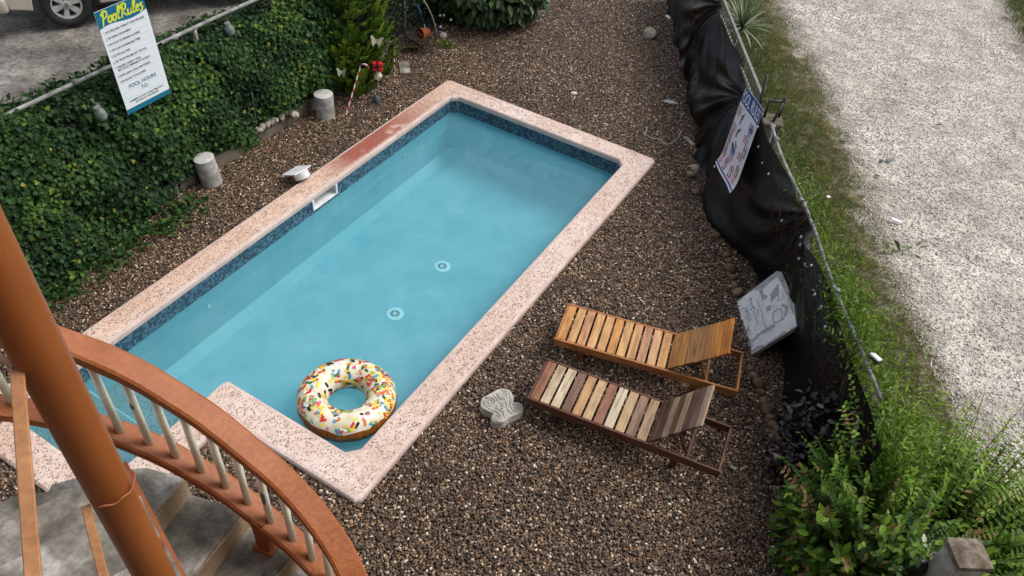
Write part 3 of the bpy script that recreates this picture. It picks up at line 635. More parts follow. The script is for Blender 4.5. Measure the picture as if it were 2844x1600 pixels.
# floor drains
for k, (a, b) in enumerate(((6.617, 4.508), (5.52, 4.48))):
    d = empty('floor_drain'); d.parent = pool; d.location = (a, b, ZF)
    bm = bmesh.new(); lathe(bm, [(0.115, 0.0), (0.113, 0.008), (0.10, 0.011), (0.0, 0.012)], 32); obj('drain_cover', bm, MAT['drain'], d, smooth=True)
    bm = bmesh.new()
    for j in range(28):
        t = 2 * math.pi * j / 28; bx(bm, (0.028, 0.006, 0.004), (0.0485 * math.cos(t), 0.0485 * math.sin(t), 0.0125), Matrix.Rotation(t, 3, 'Z'))
    for r in (0.032, 0.018):
        for j in range(3):
            t0 = j * 2.094 + r * 40; tube(bm, [(r * math.cos(t0 + q * 0.2), r * math.sin(t0 + q * 0.2), 0.0125) for q in range(8)], 0.0028, 5)
    g = obj('grate_slot', bm, MAT['tile_navy'], d); g['kind'] = 'stuff'
# return jets: tiny white eyes on the long wall
for a, z in ((3.95, -0.42), (7.75, -0.36)):
    bm = bmesh.new(); tube(bm, [(a, 5.985, z), (a, 5.965, z)], 0.022, 12); obj('return_jet', bm, MAT['bulb'], pool)
bm = bmesh.new(); bm.faces.new([bm.verts.new((x, y, ZW)) for x, y in inset(W_IN, 0.006)]); bm.normal_update()
if list(bm.faces)[0].normal.z < 0: bmesh.ops.reverse_faces(bm, faces=bm.faces)
wat = struct('pool_water', bm, MAT['water']); wat.rotation_euler = (0, 0, TH)

# ------------------------------------------------------------------ inflatable ring
def torus_grid(bm, R_, r_, f0, f1, nth, nph, edge=None, off=0.0, zs=1.0, wr=0.0, closed_phi=False):
    g = []
    for i in range(nth):
        th = 2 * math.pi * i / nth; row = []
        lo, hi = (f0, f1) if edge is None else edge(th)
        m_ = nph if closed_phi else nph + 1
        for j in range(m_):
            ph = lo + (hi - lo) * j / nph
            rr = r_ + off + wr * (math.sin(th * 22 + 2 * math.sin(th * 5)) * max(0, math.cos(ph)) ** 3 + 0.7 * math.sin(th * 17 + 1) * max(0, -math.cos(ph)) ** 3)
            row.append(bm.verts.new(((R_ + rr * math.cos(ph)) * math.cos(th), (R_ + rr * math.cos(ph)) * math.sin(th), rr * math.sin(ph) * zs)))
        g.append(row)
    for i in range(nth):
        A, Bq = g[i], g[(i + 1) % nth]; m_ = len(A)
        for j in range(m_ if closed_phi else m_ - 1):
            f = bm.faces.new((A[j], Bq[j], Bq[(j + 1) % m_], A[(j + 1) % m_])); f.smooth = True
DR, Dr = 0.346, 0.153
float_ = empty('pool_float', (-1.545, 4.845, -0.065), 0.4, 'inflatable frosted doughnut ring with bright sprinkles floating in the pool corner', 'pool float')
float_.rotation_euler = (R(-1.5), R(2.5), 0.4)
bm = bmesh.new(); torus_grid(bm, DR, Dr, 0, 2 * math.pi, 120, 28, wr=0.0035, closed_phi=True); obj('dough', bm, MAT['dough'], float_)
edge = lambda th: (R(25) + R(4) * math.sin(th * 5 + 1) + R(3) * math.sin(th * 11), R(196) + R(8) * math.sin(th * 5))
bm = bmesh.new(); torus_grid(bm, DR, Dr, 0, 0, 160, 24, edge=edge, off=0.004, wr=0.0025); obj('icing', bm, MAT['icing'], float_)
bm = bmesh.new(); rg = random.Random(4)
def tpt(th, ph, o): rr = Dr + o; return Vector(((DR + rr * math.cos(ph)) * math.cos(th), (DR + rr * math.cos(ph)) * math.sin(th), rr * math.sin(ph)))
cnt = 0; clusters = []
while cnt < 520:
    if clusters and rg.random() < 0.45:
        th, ph = rg.choice(clusters); th += rg.gauss(0, 0.07); ph += rg.gauss(0, 0.16)
    else: th, ph = rg.uniform(0, 2 * math.pi), rg.uniform(R(14), R(192))
    if not R(30) < ph < R(190): continue
    if rg.random() > (DR + Dr * math.cos(ph)) / (DR + Dr): continue
    clusters.append((th, ph)); cnt += 1
    L_ = rg.choice((0.018, 0.025, 0.031, 0.036)); wd = 0.0135; an = rg.uniform(0, math.pi)
    c = tpt(th, ph, 0.0075); n_ = (tpt(th, ph, 0.1) - tpt(th, ph, 0)).normalized(); t1 = Vector((-math.sin(th), math.cos(th), 0)); t2 = n_.cross(t1)
    u_ = t1 * math.cos(an) + t2 * math.sin(an); v_ = n_.cross(u_); vs_ = []
    for s in (1, -1):
        for q in range(5):
            a_ = -math.pi / 2 + math.pi * q / 4
            x = s * (L_ - wd) + s * wd * math.cos(a_); y = s * wd * math.sin(a_); th2 = th + x / DR * 0
            p = c + u_ * x + v_ * y
            # settle on the ring
            rho = math.hypot(p.x, p.y); cc = Vector((p.x / rho * DR, p.y / rho * DR, 0)); d_ = (p - cc).normalized(); p = cc + d_ * (Dr + 0.0085); vs_.append(bm.verts.new(p))
    f = bm.faces.new(vs_); f.material_index = rg.choices(range(10), (17, 12, 16, 14, 8, 7, 8, 9, 7, 12))[0]
bmesh.ops.recalc_face_normals(bm, faces=bm.faces)
for f in bm.faces:
    c = f.calc_center_median(); rho = math.hypot(c.x, c.y); o_ = Vector((c.x / rho * DR, c.y / rho * DR, 0))
    if f.normal.dot(c - o_) < 0: f.normal_flip()
sp = obj('sprinkle_print', bm, SPRM, float_); sp['kind'] = 'stuff'
bm = bmesh.new(); tube(bm, [tpt(1.9, R(-20), -0.004), tpt(1.9, R(-20), 0.018)], 0.011, 10); obj('air_valve', bm, MAT['icing'], float_)

# ------------------------------------------------------------------ sun loungers
def lounger(name, foot_near, head_near, label, hinge, blen, bang, cols, bcols, rail_col, leg_col, lv=0.29):
    fx_, hx = Vector((*foot_near, 0)), Vector((*head_near, 0)); d = hx - fx_; L_ = d.length
    root = empty(name, fx_, math.atan2(d.y, d.x), label, 'sun lounger', 'wooden sun loungers on the pebbles')
    Wd = 0.575; th_ = 0.024; hh = 0.095
    def part(nm, bm, col, parent=root):
        o = obj(nm, bm, MAT['slat'], parent); o.color = (*col, 1); return o
    for y in (th_ / 2, Wd - th_ / 2):                    # side rails run the long way: grain follows local y
        bm = bmesh.new(); bx(bm, (th_, L_, hh), (0, 0, 0), bev=0.004)
        o = part('side_rail', bm, rail_col); o.location = (L_ / 2, y, lv - hh / 2); o.rotation_euler = (0, 0, -math.pi / 2)
    for x in (th_ / 2, L_ - th_ / 2):
        bm = bmesh.new(); bx(bm, (th_, Wd - 2 * th_ - 0.002, hh - 0.01), bev=0.004); o = part('end_rail', bm, rail_col); o.location = (x, Wd / 2, lv - hh / 2 - 0.004)
    for x in (0.30, 1.52):
        for y in (0.062, Wd - 0.062):
            bm = bmesh.new(); bx(bm, (0.065, 0.04, lv - 0.055), bev=0.004); o = part('leg', bm, leg_col); o.location = (x, y, (lv - 0.055) / 2 - 0.005)
    n_ = len(cols); pitch = (hinge - 0.026) / n_; sw = pitch - 0.021
    bm = bmesh.new(); bx(bm, (sw, Wd - 2 * th_ - 0.004, 0.018), bev=0.003); me = None
    for i, c in enumerate(cols):
        if me is None: o = part('slat', bm, c); me = o.data
        else: o = inst('slat', me, root); o.color = (*c, 1)
        o.location = (0.026 + sw / 2 + i * pitch + random.uniform(-.002, .002), Wd / 2, lv - 0.0095 + random.uniform(-.002, .001)); o.rotation_euler = (0, 0, random.uniform(-.006, .006))
    for x in (0.42, 0.92):                               # hidden bearers below the slats
        bm = bmesh.new(); bx(bm, (0.03, Wd - 2 * th_ - 0.004, 0.03), bev=0.003); o = part('bearer', bm, leg_col); o.location = (x, Wd / 2, lv - 0.036)
    bk = empty('backrest', (hinge + 0.012, Wd / 2, lv - 0.012), 0); bk.parent = root; bk.rotation_euler = (0, -bang, 0)
    nb = len(bcols); bp = blen / nb; bm = bmesh.new(); bx(bm, (bp - 0.006, Wd - 2 * th_ - 0.01, 0.02), bev=0.003); me = None
    for i, c in enumerate(bcols):
        if me is None: o = part('slat', bm, c, bk); me = o.data
        else: o = inst('slat', me, bk); o.color = (*c, 1)
        o.location = (bp * (i + 0.5), random.uniform(-.006, .006), 0.01 + random.uniform(-.002, .004)); o.rotation_euler = (0, random.uniform(-.03, .03), random.uniform(-.008, .008))
    for y in (-Wd / 2 + 0.075, Wd / 2 - 0.075):
        bm = bmesh.new(); bx(bm, (0.03, blen - 0.02, 0.028), bev=0.003); o = part('back_batten', bm, leg_col, bk); o.location = (blen / 2, y, -0.0145); o.rotation_euler = (0, 0, -math.pi / 2)
    top = Vector((hinge + 0.012 + blen * 0.55 * math.cos(bang), 0, lv - 0.03 + blen * 0.55 * math.sin(bang)))
    for y in (0.12, Wd - 0.12):
        a, b = top + Vector((-0.01, y, -0.01)), Vector((hinge + blen * 0.55 + 0.02, y, lv - 0.085)); dd = b - a
        bm = bmesh.new(); bx(bm, (0.03, dd.length, 0.022), bev=0.003); o = part('prop_strut', bm, leg_col)
        o.location = (a + b) / 2; o.rotation_euler = dd.to_track_quat('Y', 'Z').to_euler()
    bm = bmesh.new(); bx(bm, (0.03, Wd - 2 * th_ - 0.004, 0.03), bev=0.003); o = part('prop_bar', bm, leg_col); o.location = (hinge + blen * 0.55 + 0.03, Wd / 2, lv - 0.077)
    return root
H1, H2, H3, H4 = (0.44, 0.205, 0.062), (0.49, 0.27, 0.115), (0.43, 0.215, 0.105), (0.52, 0.295, 0.12)
lounger('sun_lounger', (0.498, 5.641), (2.39, 5.177), 'honey brown oiled sun lounger nearer the black fence sheeting', 1.205, 0.70, R(42),
        [(0.42, 0.20, 0.06), H2, H3, H4, H2, (0.46, 0.215, 0.06), (0.53, 0.31, 0.13), H2, (0.42, 0.225, 0.125), (0.52, 0.31, 0.16), (0.50, 0.265, 0.10)],
        [(0.36, 0.165, 0.05), (0.37, 0.17, 0.045), (0.30, 0.155, 0.06), (0.34, 0.17, 0.06), (0.31, 0.145, 0.042), (0.44, 0.18, 0.036), (0.40, 0.15, 0.025)], (0.37, 0.15, 0.05), (0.22, 0.085, 0.028))
tan, pale, brn, red_, org = (0.42, 0.29, 0.16), (0.47, 0.385, 0.27), (0.175, 0.095, 0.062), (0.23, 0.105, 0.062), (0.38, 0.215, 0.10)
lounger('sun_lounger', (0.251, 4.819), (2.086, 4.189), 'weathered sun lounger of mismatched pale and dark brown slats beside the carved stone', 1.235, 0.65, R(52),
        [(0.25, 0.105, 0.055), (0.42, 0.33, 0.22), (0.51, 0.425, 0.30), brn, org, tan, red_, (0.46, 0.385, 0.28), tan, (0.21, 0.125, 0.085), (0.35, 0.235, 0.14)],
        [(0.10, 0.05, 0.03), (0.12, 0.058, 0.034), (0.30, 0.24, 0.175), (0.16, 0.08, 0.035), (0.33, 0.24, 0.165), (0.125, 0.06, 0.042), (0.16, 0.10, 0.08), (0.34, 0.24, 0.17)], (0.105, 0.042, 0.024), (0.07, 0.032, 0.02))

# ------------------------------------------------------------------ carved scroll stone
SC = [(-0.215, 0.042), (-0.202, 0.095), (-0.161, 0.131), (-0.098, 0.188), (-0.047, 0.227), (0.002, 0.242), (0.058, 0.232), (0.088, 0.196), (0.11, 0.141), (0.116, 0.091), (0.129, 0.064), (0.169, 0.069), (0.206, 0.046), (0.218, 0.008), (0.202, -0.032), (0.152, -0.072), (0.084, -0.119), (0.035, -0.174), (-0.021, -0.186), (-0.06, -0.191), (-0.084, -0.167), (-0.09, -0.13), (-0.073, -0.095), (-0.092, -0.081), (-0.143, -0.06), (-0.19, -0.033), (-0.213, 0.003)]
cs = empty('carved_stone', (0.019, 4.809, 0), 0, 'grey carved scroll stone lying on the pebbles by the weathered lounger', 'carved stone')
sm_ = [(p.x, p.y) for p in catmull([(*p, 0) for p in SC + SC[:1]], 3)[:-1]][::-1]
bm = bmesh.new(); layers = []
for s, z in ((0.97, -0.01), (1.0, 0.015), (1.0, 0.03), (0.965, 0.036), (1.0, 0.044), (1.0, 0.058), (0.965, 0.064), (1.0, 0.072), (1.0, 0.086), (0.965, 0.092), (1.0, 0.10), (0.985, 0.113), (0.93, 0.118)):
    layers.append([bm.verts.new((x * s, y * s, z)) for x, y in sm_])
for A, Bq in zip(layers, layers[1:]):
    for k in range(len(A)): bm.faces.new((A[k], A[(k + 1) % len(A)], Bq[(k + 1) % len(A)], Bq[k]))
bm.faces.new(layers[-1]); bmesh.ops.recalc_face_normals(bm, faces=bm.faces); obj('stone_body', bm, MAT['stone'], cs, smooth=False)
def spiral(c, r0, a0, turns, sgn):
    return [Vector((c[0] + r0 * (1 - 0.86 * t / 24) * math.cos(a0 + sgn * turns * 2 * math.pi * t / 24), c[1] + r0 * (1 - 0.86 * t / 24) * math.sin(a0 + sgn * turns * 2 * math.pi * t / 24), 0.119)) for t in range(25)]
for c, r0, a0, tn, sg in (((-0.121, 0.043), 0.066, 2.4, 2.1, -1), ((0.007, 0.15), 0.066, 1.0, 2.1, 1), ((0.159, 0.018), 0.05, 2.6, 2.0, -1), ((-0.029, -0.139), 0.047, 0.6, 2.0, 1)):
    bm = bmesh.new(); tube(bm, spiral(c, r0, a0, tn, sg), [0.011 * (1 - 0.45 * i / 24) for i in range(25)], 6); obj('scroll_relief', bm, MAT['stone'], cs, smooth=True)
for pts in ([(-0.18, 0.05), (-0.16, -0.005), (-0.09, -0.045), (-0.02, -0.075), (0.005, -0.11), (0.012, -0.14)], [(0.065, 0.19), (0.085, 0.12), (0.085, 0.06), (0.10, 0.0), (0.13, -0.03), (0.175, -0.03)], [(-0.06, -0.02), (-0.01, -0.04), (0.03, -0.08), (0.045, -0.13)], [(0.04, 0.08), (0.05, 0.03), (0.07, -0.03), (0.11, -0.065)],
            [(-0.02, 0.06), (0.0, 0.02), (0.03, 0.0)], [(0.0, 0.065), (-0.03, 0.02), (-0.05, -0.005)], [(0.01, 0.05), (0.02, 0.01), (0.0, -0.02)], [(-0.09, 0.13), (-0.055, 0.10), (-0.04, 0.07)], [(-0.06, 0.16), (-0.03, 0.13), (-0.025, 0.10)]):
    bm = bmesh.new(); tube(bm, catmull([(*p, 0.118) for p in pts], 5), 0.0105, 6); obj('scroll_relief', bm, MAT['stone'], cs, smooth=True)

# ------------------------------------------------------------------ skimmer lid propped on the coping edge
lp = PW3(5.98, 6.36, 0.0)
sk = empty('skimmer_lid', lp, TH, 'white skimmer lid with a square plate lying upside-up at the coping edge', 'skimmer lid')
bm = bmesh.new(); bx(bm, (0.30, 0.27, 0.012), (0.0, 0.03, 0.185), Matrix.Rotation(R(-24), 3, 'X') @ Matrix.Rotation(R(3), 3, 'Y'), bev=0.004); obj('lid_plate', bm, MAT['white_plastic'], sk)
bm = bmesh.new(); lathe(bm, [(0.09, -0.055), (0.102, -0.05), (0.106, 0.05), (0.10, 0.055)], 22)
m3 = Matrix.Rotation(R(-24), 3, 'X')
for v in bm.verts: v.co = m3 @ v.co + Vector((0.02, -0.02, 0.142))
obj('lid_collar', bm, MAT['white_plastic'], sk, smooth=False)

# ------------------------------------------------------------------ concrete drums
for (x, y), r, h, tilt, lab, chip in (((-4.015, 8.03), 0.128, 0.43, (R(3), R(-4)), 'concrete drum with a chipped top half under the ivy', True), ((-2.99, 9.88), 0.137, 0.385, (0, 0), 'clean grey concrete drum beside the striped candy cane', False)):
    cdm = empty('concrete_drum', (x, y, -0.02), 0, lab, 'concrete drum', 'concrete drums along the hedge'); cdm.rotation_euler = (tilt[0], tilt[1], 0)
    bm = bmesh.new(); lathe(bm, [(r * 1.03, 0), (r * 1.02, h * 0.3), (r, h - 0.012), (r * 0.985, h - 0.001)], 36)
    for v in bm.verts:
        v.co.x *= 1 + 0.012 * math.sin(v.co.z * 40 + v.co.y * 30); v.co.y *= 1 + 0.012 * math.sin(v.co.z * 33 + v.co.x * 25)
    obj('drum_side', bm, MAT['concrete'], cdm, smooth=True)
    bm = bmesh.new(); lathe(bm, [(r * 0.985, h - 0.001), (r * 0.9, h + 0.003), (0, h + 0.004)], 36); obj('drum_top', bm, MAT['conc_top'], cdm, smooth=True)

# ------------------------------------------------------------------ writing tools
def text_mesh(body, size=1.0, bold=0.0, shear=0.0, space=1.0):
    cu = bpy.data.curves.new('t', 'FONT'); cu.body = body; cu.size = size; cu.offset = bold; cu.shear = shear; cu.space_character = space; cu.resolution_u = 3
    o = bpy.data.objects.new('t', cu); COL.objects.link(o); bpy.context.view_layer.update()
    me = bpy.data.meshes.new_from_object(o.evaluated_get(bpy.context.evaluated_depsgraph_get())); bpy.data.objects.remove(o); return me
def put_text(parent, name, body, x, y, h, mat, wfit=None, bold=0.0, align='L', z=0.0012, rot=0.0, shear=0.0):
    """capital height h, optional total width; on the parent's local xy face"""
    me = text_mesh(body, 1.0, bold, shear); co = [v.co for v in me.vertices]
    x0 = min(c.x for c in co); x1 = max(c.x for c in co); capy = 0.69
    s = h / capy; sx = s if wfit is None else wfit / (x1 - x0)
    ox = {'L': x0, 'C': (x0 + x1) / 2, 'R': x1}[align]
    cr, sr = math.cos(rot), math.sin(rot)
    for v in me.vertices:
        px, py = (v.co.x - ox) * sx, v.co.y * s; v.co = (x + px * cr - py * sr, y + px * sr + py * cr, z)
    me.name = name; me.materials.clear(); me.materials.append(mat)
    o = bpy.data.objects.new(name, me); COL.objects.link(o); o.parent = parent; return o
def ribbon(bm, pts, w0, w1=None, z=0.0012, mat=0, k=5):
    P = catmull([(*p, 0) for p in pts], k) if len(pts) > 2 else [Vector((*p, 0)) for p in pts]; n = len(P); prev = None
    for i, p in enumerate(P):
        t = (P[min(i + 1, n - 1)] - P[max(i - 1, 0)]).normalized(); s = Vector((-t.y, t.x, 0)); wd = w0 + ((w1 if w1 is not None else w0) - w0) * i / max(1, n - 1)
        cur = (bm.verts.new((p.x + s.x * wd / 2, p.y + s.y * wd / 2, z)), bm.verts.new((p.x - s.x * wd / 2, p.y - s.y * wd / 2, z)))
        if prev: f = bm.faces.new((prev[0], prev[1], cur[1], cur[0])); f.material_index = mat
        prev = cur
def disc(bm, c, r, z=0.0012, n=14, mat=0, sy=1.0):
    bm.faces.new([bm.verts.new((c[0] + r * math.cos(2 * math.pi * k / n), c[1] + r * sy * math.sin(2 * math.pi * k / n), z)) for k in range(n)]).material_index = mat
def ring(bm, c, r, wd, z=0.0012, n=24, mat=0, sy=1.0):
    a = [bm.verts.new((c[0] + (r + wd / 2) * math.cos(2 * math.pi * k / n), c[1] + sy * (r + wd / 2) * math.sin(2 * math.pi * k / n), z)) for k in range(n)]
    b = [bm.verts.new((c[0] + (r - wd / 2) * math.cos(2 * math.pi * k / n), c[1] + sy * (r - wd / 2) * math.sin(2 * math.pi * k / n), z)) for k in range(n)]
    for k in range(n): bm.faces.new((a[k], a[(k + 1) % n], b[(k + 1) % n], b[k])).material_index = mat
def rect(bm, x0, y0, x1, y1, z=0.0012, mat=0): bm.faces.new([bm.verts.new(p) for p in ((x0, y0, z), (x1, y0, z), (x1, y1, z), (x0, y1, z))]).material_index = mat
def face_up(bm):
    bm.normal_update()
    for f in bm.faces:
        if f.normal.z < 0: f.normal_flip()
def plane_frame(o, bl, br, tl):
    """local x along bl->br, local y along bl->tl, local z outward"""
    bl, br, tl = Vector(bl), Vector(br), Vector(tl); x = (br - bl).normalized(); y = (tl - bl); y = (y - x * y.dot(x)).normalized(); z = x.cross(y)
    m4 = Matrix((x, y, z)).transposed().to_4x4(); m4.translation = bl; o.matrix_world = m4

# ------------------------------------------------------------------ tall rules board by the ivy fence
sw_, shh = 0.59, 1.18
s1 = empty('rules_sign', (0, 0, 0), 0, 'tall white and teal pool rules board on a post in front of the ivy', 'sign')
plane_frame(s1, PW3(4.485, 7.30, 1.395), PW3(5.075, 7.295, 1.405), PW3(4.488, 7.33, 2.6))
bm = bmesh.new(); bx(bm, (sw_, shh, 0.006), (sw_ / 2, shh / 2, -0.003)); obj('board', bm, MAT['sign_white'], s1)
bm = bmesh.new()                                         # teal head with a wavy lower edge, teal foot
P = [(0, shh), (0, shh - 0.19)] + [(sw_ * t / 16, shh - 0.19 + 0.018 * math.sin(2 * math.pi * t / 16 + 0.4) + 0.02 * t / 16) for t in range(1, 16)] + [(sw_, shh - 0.165), (sw_, shh)]
bm.faces.new([bm.verts.new((x, y, 0.0008)) for x, y in P]); face_up(bm); obj('colour_band', bm, MAT['sign_teal'], s1)
bm = bmesh.new(); rect(bm, 0, 0, sw_, 0.058, 0.0008); face_up(bm); obj('colour_band', bm, MAT['sign_teal'], s1)
bm = bmesh.new()                                         # brush lettering "Pool Rules"
def brush(x, y, s, strokes):
    for st in strokes: ribbon(bm, [(x + (px + 0.18 * py) * s, y + py * s) for px, py in st], 0.021, 0.015, 0.002)
G = {'P': ([[(0.1, 1.0), (0.06, 0.5), (0.0, -0.1)], [(-0.1, 0.75), (0.1, 1.05), (0.42, 0.95), (0.40, 0.6), (0.08, 0.45)]], 0.52),
     'o': ([[(0.22, 0.52), (0.04, 0.42), (0.04, 0.1), (0.22, 0.03), (0.36, 0.25), (0.24, 0.52), (0.42, 0.46)]], 0.46),
     'l': ([[(0.05, 0.25), (0.26, 0.85), (0.18, 1.08), (0.08, 0.7), (0.10, 0.05), (0.28, 0.08)]], 0.32),
     'R': ([[(0.1, 1.0), (0.06, 0.5), (0.0, -0.05)], [(-0.1, 0.75), (0.1, 1.05), (0.42, 0.95), (0.38, 0.62), (0.08, 0.5), (0.30, 0.2), (0.50, 0.0)]], 0.58),
     'u': ([[(0.04, 0.5), (0.04, 0.12), (0.2, 0.03), (0.34, 0.2), (0.38, 0.5), (0.38, 0.1), (0.5, 0.05)]], 0.52),
     'e': ([[(0.04, 0.25), (0.3, 0.36), (0.22, 0.52), (0.04, 0.36), (0.08, 0.05), (0.36, 0.1)]], 0.40),
     's': ([[(0.3, 0.5), (0.12, 0.5), (0.14, 0.32), (0.30, 0.2), (0.2, -0.05), (0.0, -0.12)]], 0.36)}
cx_, sc_ = 0.055, 0.125
for ch in 'Pool Rules':
    if ch == ' ': cx_ += 0.016; continue
    st, adv = G[ch]; brush(cx_, shh - 0.152, sc_, st); cx_ += adv * sc_ * 0.98
face_up(bm); obj('lettering', bm, MAT['sign_yellow'], s1)
rules = [('1. NO LIFEGUARD, SWIM AT YOUR OWN RISK', 0.505), ('2. NO DIVING OR RUNNING', 0.31), ('3. NO FOOD OR DRINKING ALLOWED', 0.405), ('4. NO GLASS OR BREAKABLE ITEMS', 0.385), ('5. NO PETS ALLOWED', 0.235), ('6. USE THE BATHROOM, NOT THE POOL', 0.43), ('7. CHILDREN UNDER 14 YEARS', 0.325), ('    MUST BE ACCOMPANIED BY AN ADULT', 0.415), ('8. NEVER LEAVE A CHILD UNATTENDED', 0.42), ('9. NO ROLLING TOYS ALLOWED', 0.335)]
yy = shh - 0.248
bm = bmesh.new()
for i, (tx, wf) in enumerate(rules):
    put_text(s1, 'lettering', tx.strip(), 0.03 if i != 7 else 0.055, yy, 0.025, MAT['ink'], wf, 0.012)
    step = 0.0655
    if i == 6: step = 0.034
    else: rect(bm, 0.03, yy - 0.019, sw_ - 0.03, yy - 0.0165, 0.0006)
    yy -= step
put_text(s1, 'lettering', 'POOL HOURS', sw_ / 2, 0.275, 0.042, MAT['ink_teal'], 0.36, 0.018, 'C')
put_text(s1, 'lettering', 'TO', sw_ / 2, 0.205, 0.042, MAT['ink_teal'], 0.085, 0.018, 'C')
for x0 in (0.035, 0.36):
    for e in ((x0, 0.165, x0 + 0.195, 0.168), (x0, 0.25, x0 + 0.195, 0.253), (x0, 0.165, x0 + 0.003, 0.253), (x0 + 0.192, 0.165, x0 + 0.195, 0.253)): rect(bm, *e, 0.0006)
face_up(bm); obj('ruled_line', bm, MAT['ink_grey'], s1)
put_text(s1, 'lettering', 'SWIMMING AT ANY OTHER TIME SHALL', sw_ / 2, 0.122, 0.022, MAT['ink'], 0.46, 0.012, 'C')
put_text(s1, 'lettering', 'BE STRICTLY PROHIBITED', sw_ / 2, 0.088, 0.022, MAT['ink'], 0.31, 0.012, 'C')
bm = bmesh.new(); bx(bm, (0.05, 1.95, 0.045), (sw_ * 0.62, -0.42, -0.135), bev=0.004); obj('post', bm, MAT['wood_post'], s1)

# ------------------------------------------------------------------ sight lines of the survey camera, met with known planes
def ray(px, py): return fwd + rt * ((px - PW / 2) / FPX) - up * ((py - PH / 2) / FPX)
def on_plane(px, py, P, n):
    d = ray(px, py); o = Vector((0, 0, HC)); P, n = Vector(P), Vector(n); return o + d * ((P - o).dot(n) / d.dot(n))
def on_z(px, py, z=0.0): return on_plane(px, py, (0, 0, z), (0, 0, 1))
def on_fence(px, py, off=0.0): return on_plane(px, py, (fx(0) + off, 0, 0), (1, 0.049, 0))

# ------------------------------------------------------------------ black sheeting tied along the roadside fence
knots = [on_fence(1999, 17), on_fence(2062, 272), on_fence(2252, 604)]
te = [(1985, -60)] + [(1999, 17), (2040, 100), (2058, 180), (2064, 270), (2119, 316), (2136, 381), (2160, 429), (2184, 509), (2215, 565), (2255, 606), (2262, 680), (2290, 780), (2330, 880), (2360, 960), (2400, 1080)]
tp_ = [on_fence(*q) for q in te]; ty = np.array([p.y for p in tp_]); tz = np.array([p.z for p in tp_]); o_ = np.argsort(ty); ty, tz = ty[o_], tz[o_]
tby = np.array([4.0, 4.85, 5.4, 6.06, 7.0, 7.6, 7.9, 8.28, 9.07, 10.85, 14.2, 16]); tbx = np.array([3.0, 2.97, 3.0, 3.06, 3.05, 2.84, 2.68, 2.56, 2.50, 2.50, 2.48, 2.45])
NS, NT = 420, 90
ys = np.linspace(3.9, 15.2, NS); ts = np.linspace(0, 1, NT); Y, T = np.meshgrid(ys, ts, indexing='ij')
ZT = np.minimum(np.interp(Y, ty, tz), 1.44); XB = np.interp(Y, tby, tbx); XT = 3.365 - 0.049 * Y - 0.03
Z = ZT * (1 - T); X = XT + (XB - XT) * T ** 1.25
disp = np.zeros_like(X); pull = np.zeros_like(X); Yd = np.zeros_like(X)
WS = 0.12 + np.zeros_like(X); FD = np.zeros_like(X)
for k, q in enumerate(knots):
    dy = Y - q.y; dz = q.z - Z; r = np.hypot(dy, dz * 0.9) + 1e-4; an = np.arctan2(dy, dz + 0.03)
    wk = np.exp(-(r / 0.85) ** 2); WS += wk
    f_ = 0.30 * (1 - 2 * np.abs(np.sin(an * 4.6 + 0.7 * k + 0.8 * np.sin(r * 1.7)))) + 0.40 * np.sin(an * 7.2 + 1.1 * k + 0.9 * np.sin(r * 2.0 + k)) + 0.34 * np.sin(an * 13.5 + 2.2 * k + 1.2 * np.sin(r * 2.7)) + 0.30 * np.sin(an * 24 + k + 1.5 * np.sin(r * 2))
    FD += wk * f_ * np.clip(r / 0.30, 0, 1) * 0.11
    pull += np.exp(-(r / 0.2) ** 2) * 0.06
disp += FD / WS
mid = np.interp(Y, [3.9, 6.4, 9.4, 12.0, 15.2], [0, 0, 0, 0, 0])
far_k = np.clip(1 - (WS - 0.12) * 1.2, 0, 1)
yk = np.array(sorted(q.y for q in knots)); ymid = np.where(Y < yk[1], 0.5 * (yk[0] + yk[1]), 0.5 * (yk[1] + yk[2]))
sag = Z - 0.22 * (Y - ymid) ** 2
disp += far_k * (Y > yk[0] - 0.2) * (0.05 * np.sin(sag * 8.5 + 0.8 * np.sin(Y * 1.7)) + 0.022 * np.sin(sag * 17 + Y * 0.9)) * np.clip(T * 2.5, 0, 1)
disp += (Y <= yk[0] - 0.2) * np.clip((yk[0] - Y), 0, 1) * 0.018 * np.sin(Y * 5 + Z * 1.5 + np.sin(Z * 3))
disp += 0.03 * np.sin(Y * 5.2 + 1.5 * np.sin(Z * 3 + Y)) * T ** 3
damp = 1 - 0.8 * np.exp(-((Y - 8.45) / 0.62) ** 4) * np.exp(-((Z - 1.05) / 0.62) ** 4) - 0.8 * np.exp(-((Y - 6.2) / 0.7) ** 4) * np.exp(-((Z - 0.4) / 0.5) ** 4)
X = X - 0.05 * np.sin(math.pi * T) * (Y > 7) * damp - disp * damp + pull
Z = np.where(T > 0.985, 0.004, Z); Z = np.maximum(Z, 0.006)
i, j = np.meshgrid(np.arange(NS - 1), np.arange(NT - 1), indexing='ij'); a = (i * NT + j).ravel()
Ft = np.stack([a, a + 1, a + NT + 1, a + NT], 1)
tarp = npmesh('fence_sheeting', np.stack([X, Y, Z], -1).reshape(-1, 3), [Ft], MAT['tarp'], smooth=True)
tag(tarp, 'long black plastic sheeting gathered in folds along the roadside fence', 'sheeting')
def tarp_x(y, z):
    i0 = int(np.clip(np.searchsorted(ys, y), 0, NS - 1)); col = Z[i0]; j0 = int(np.argmin(np.abs(col - z))); return float(X[i0, j0])

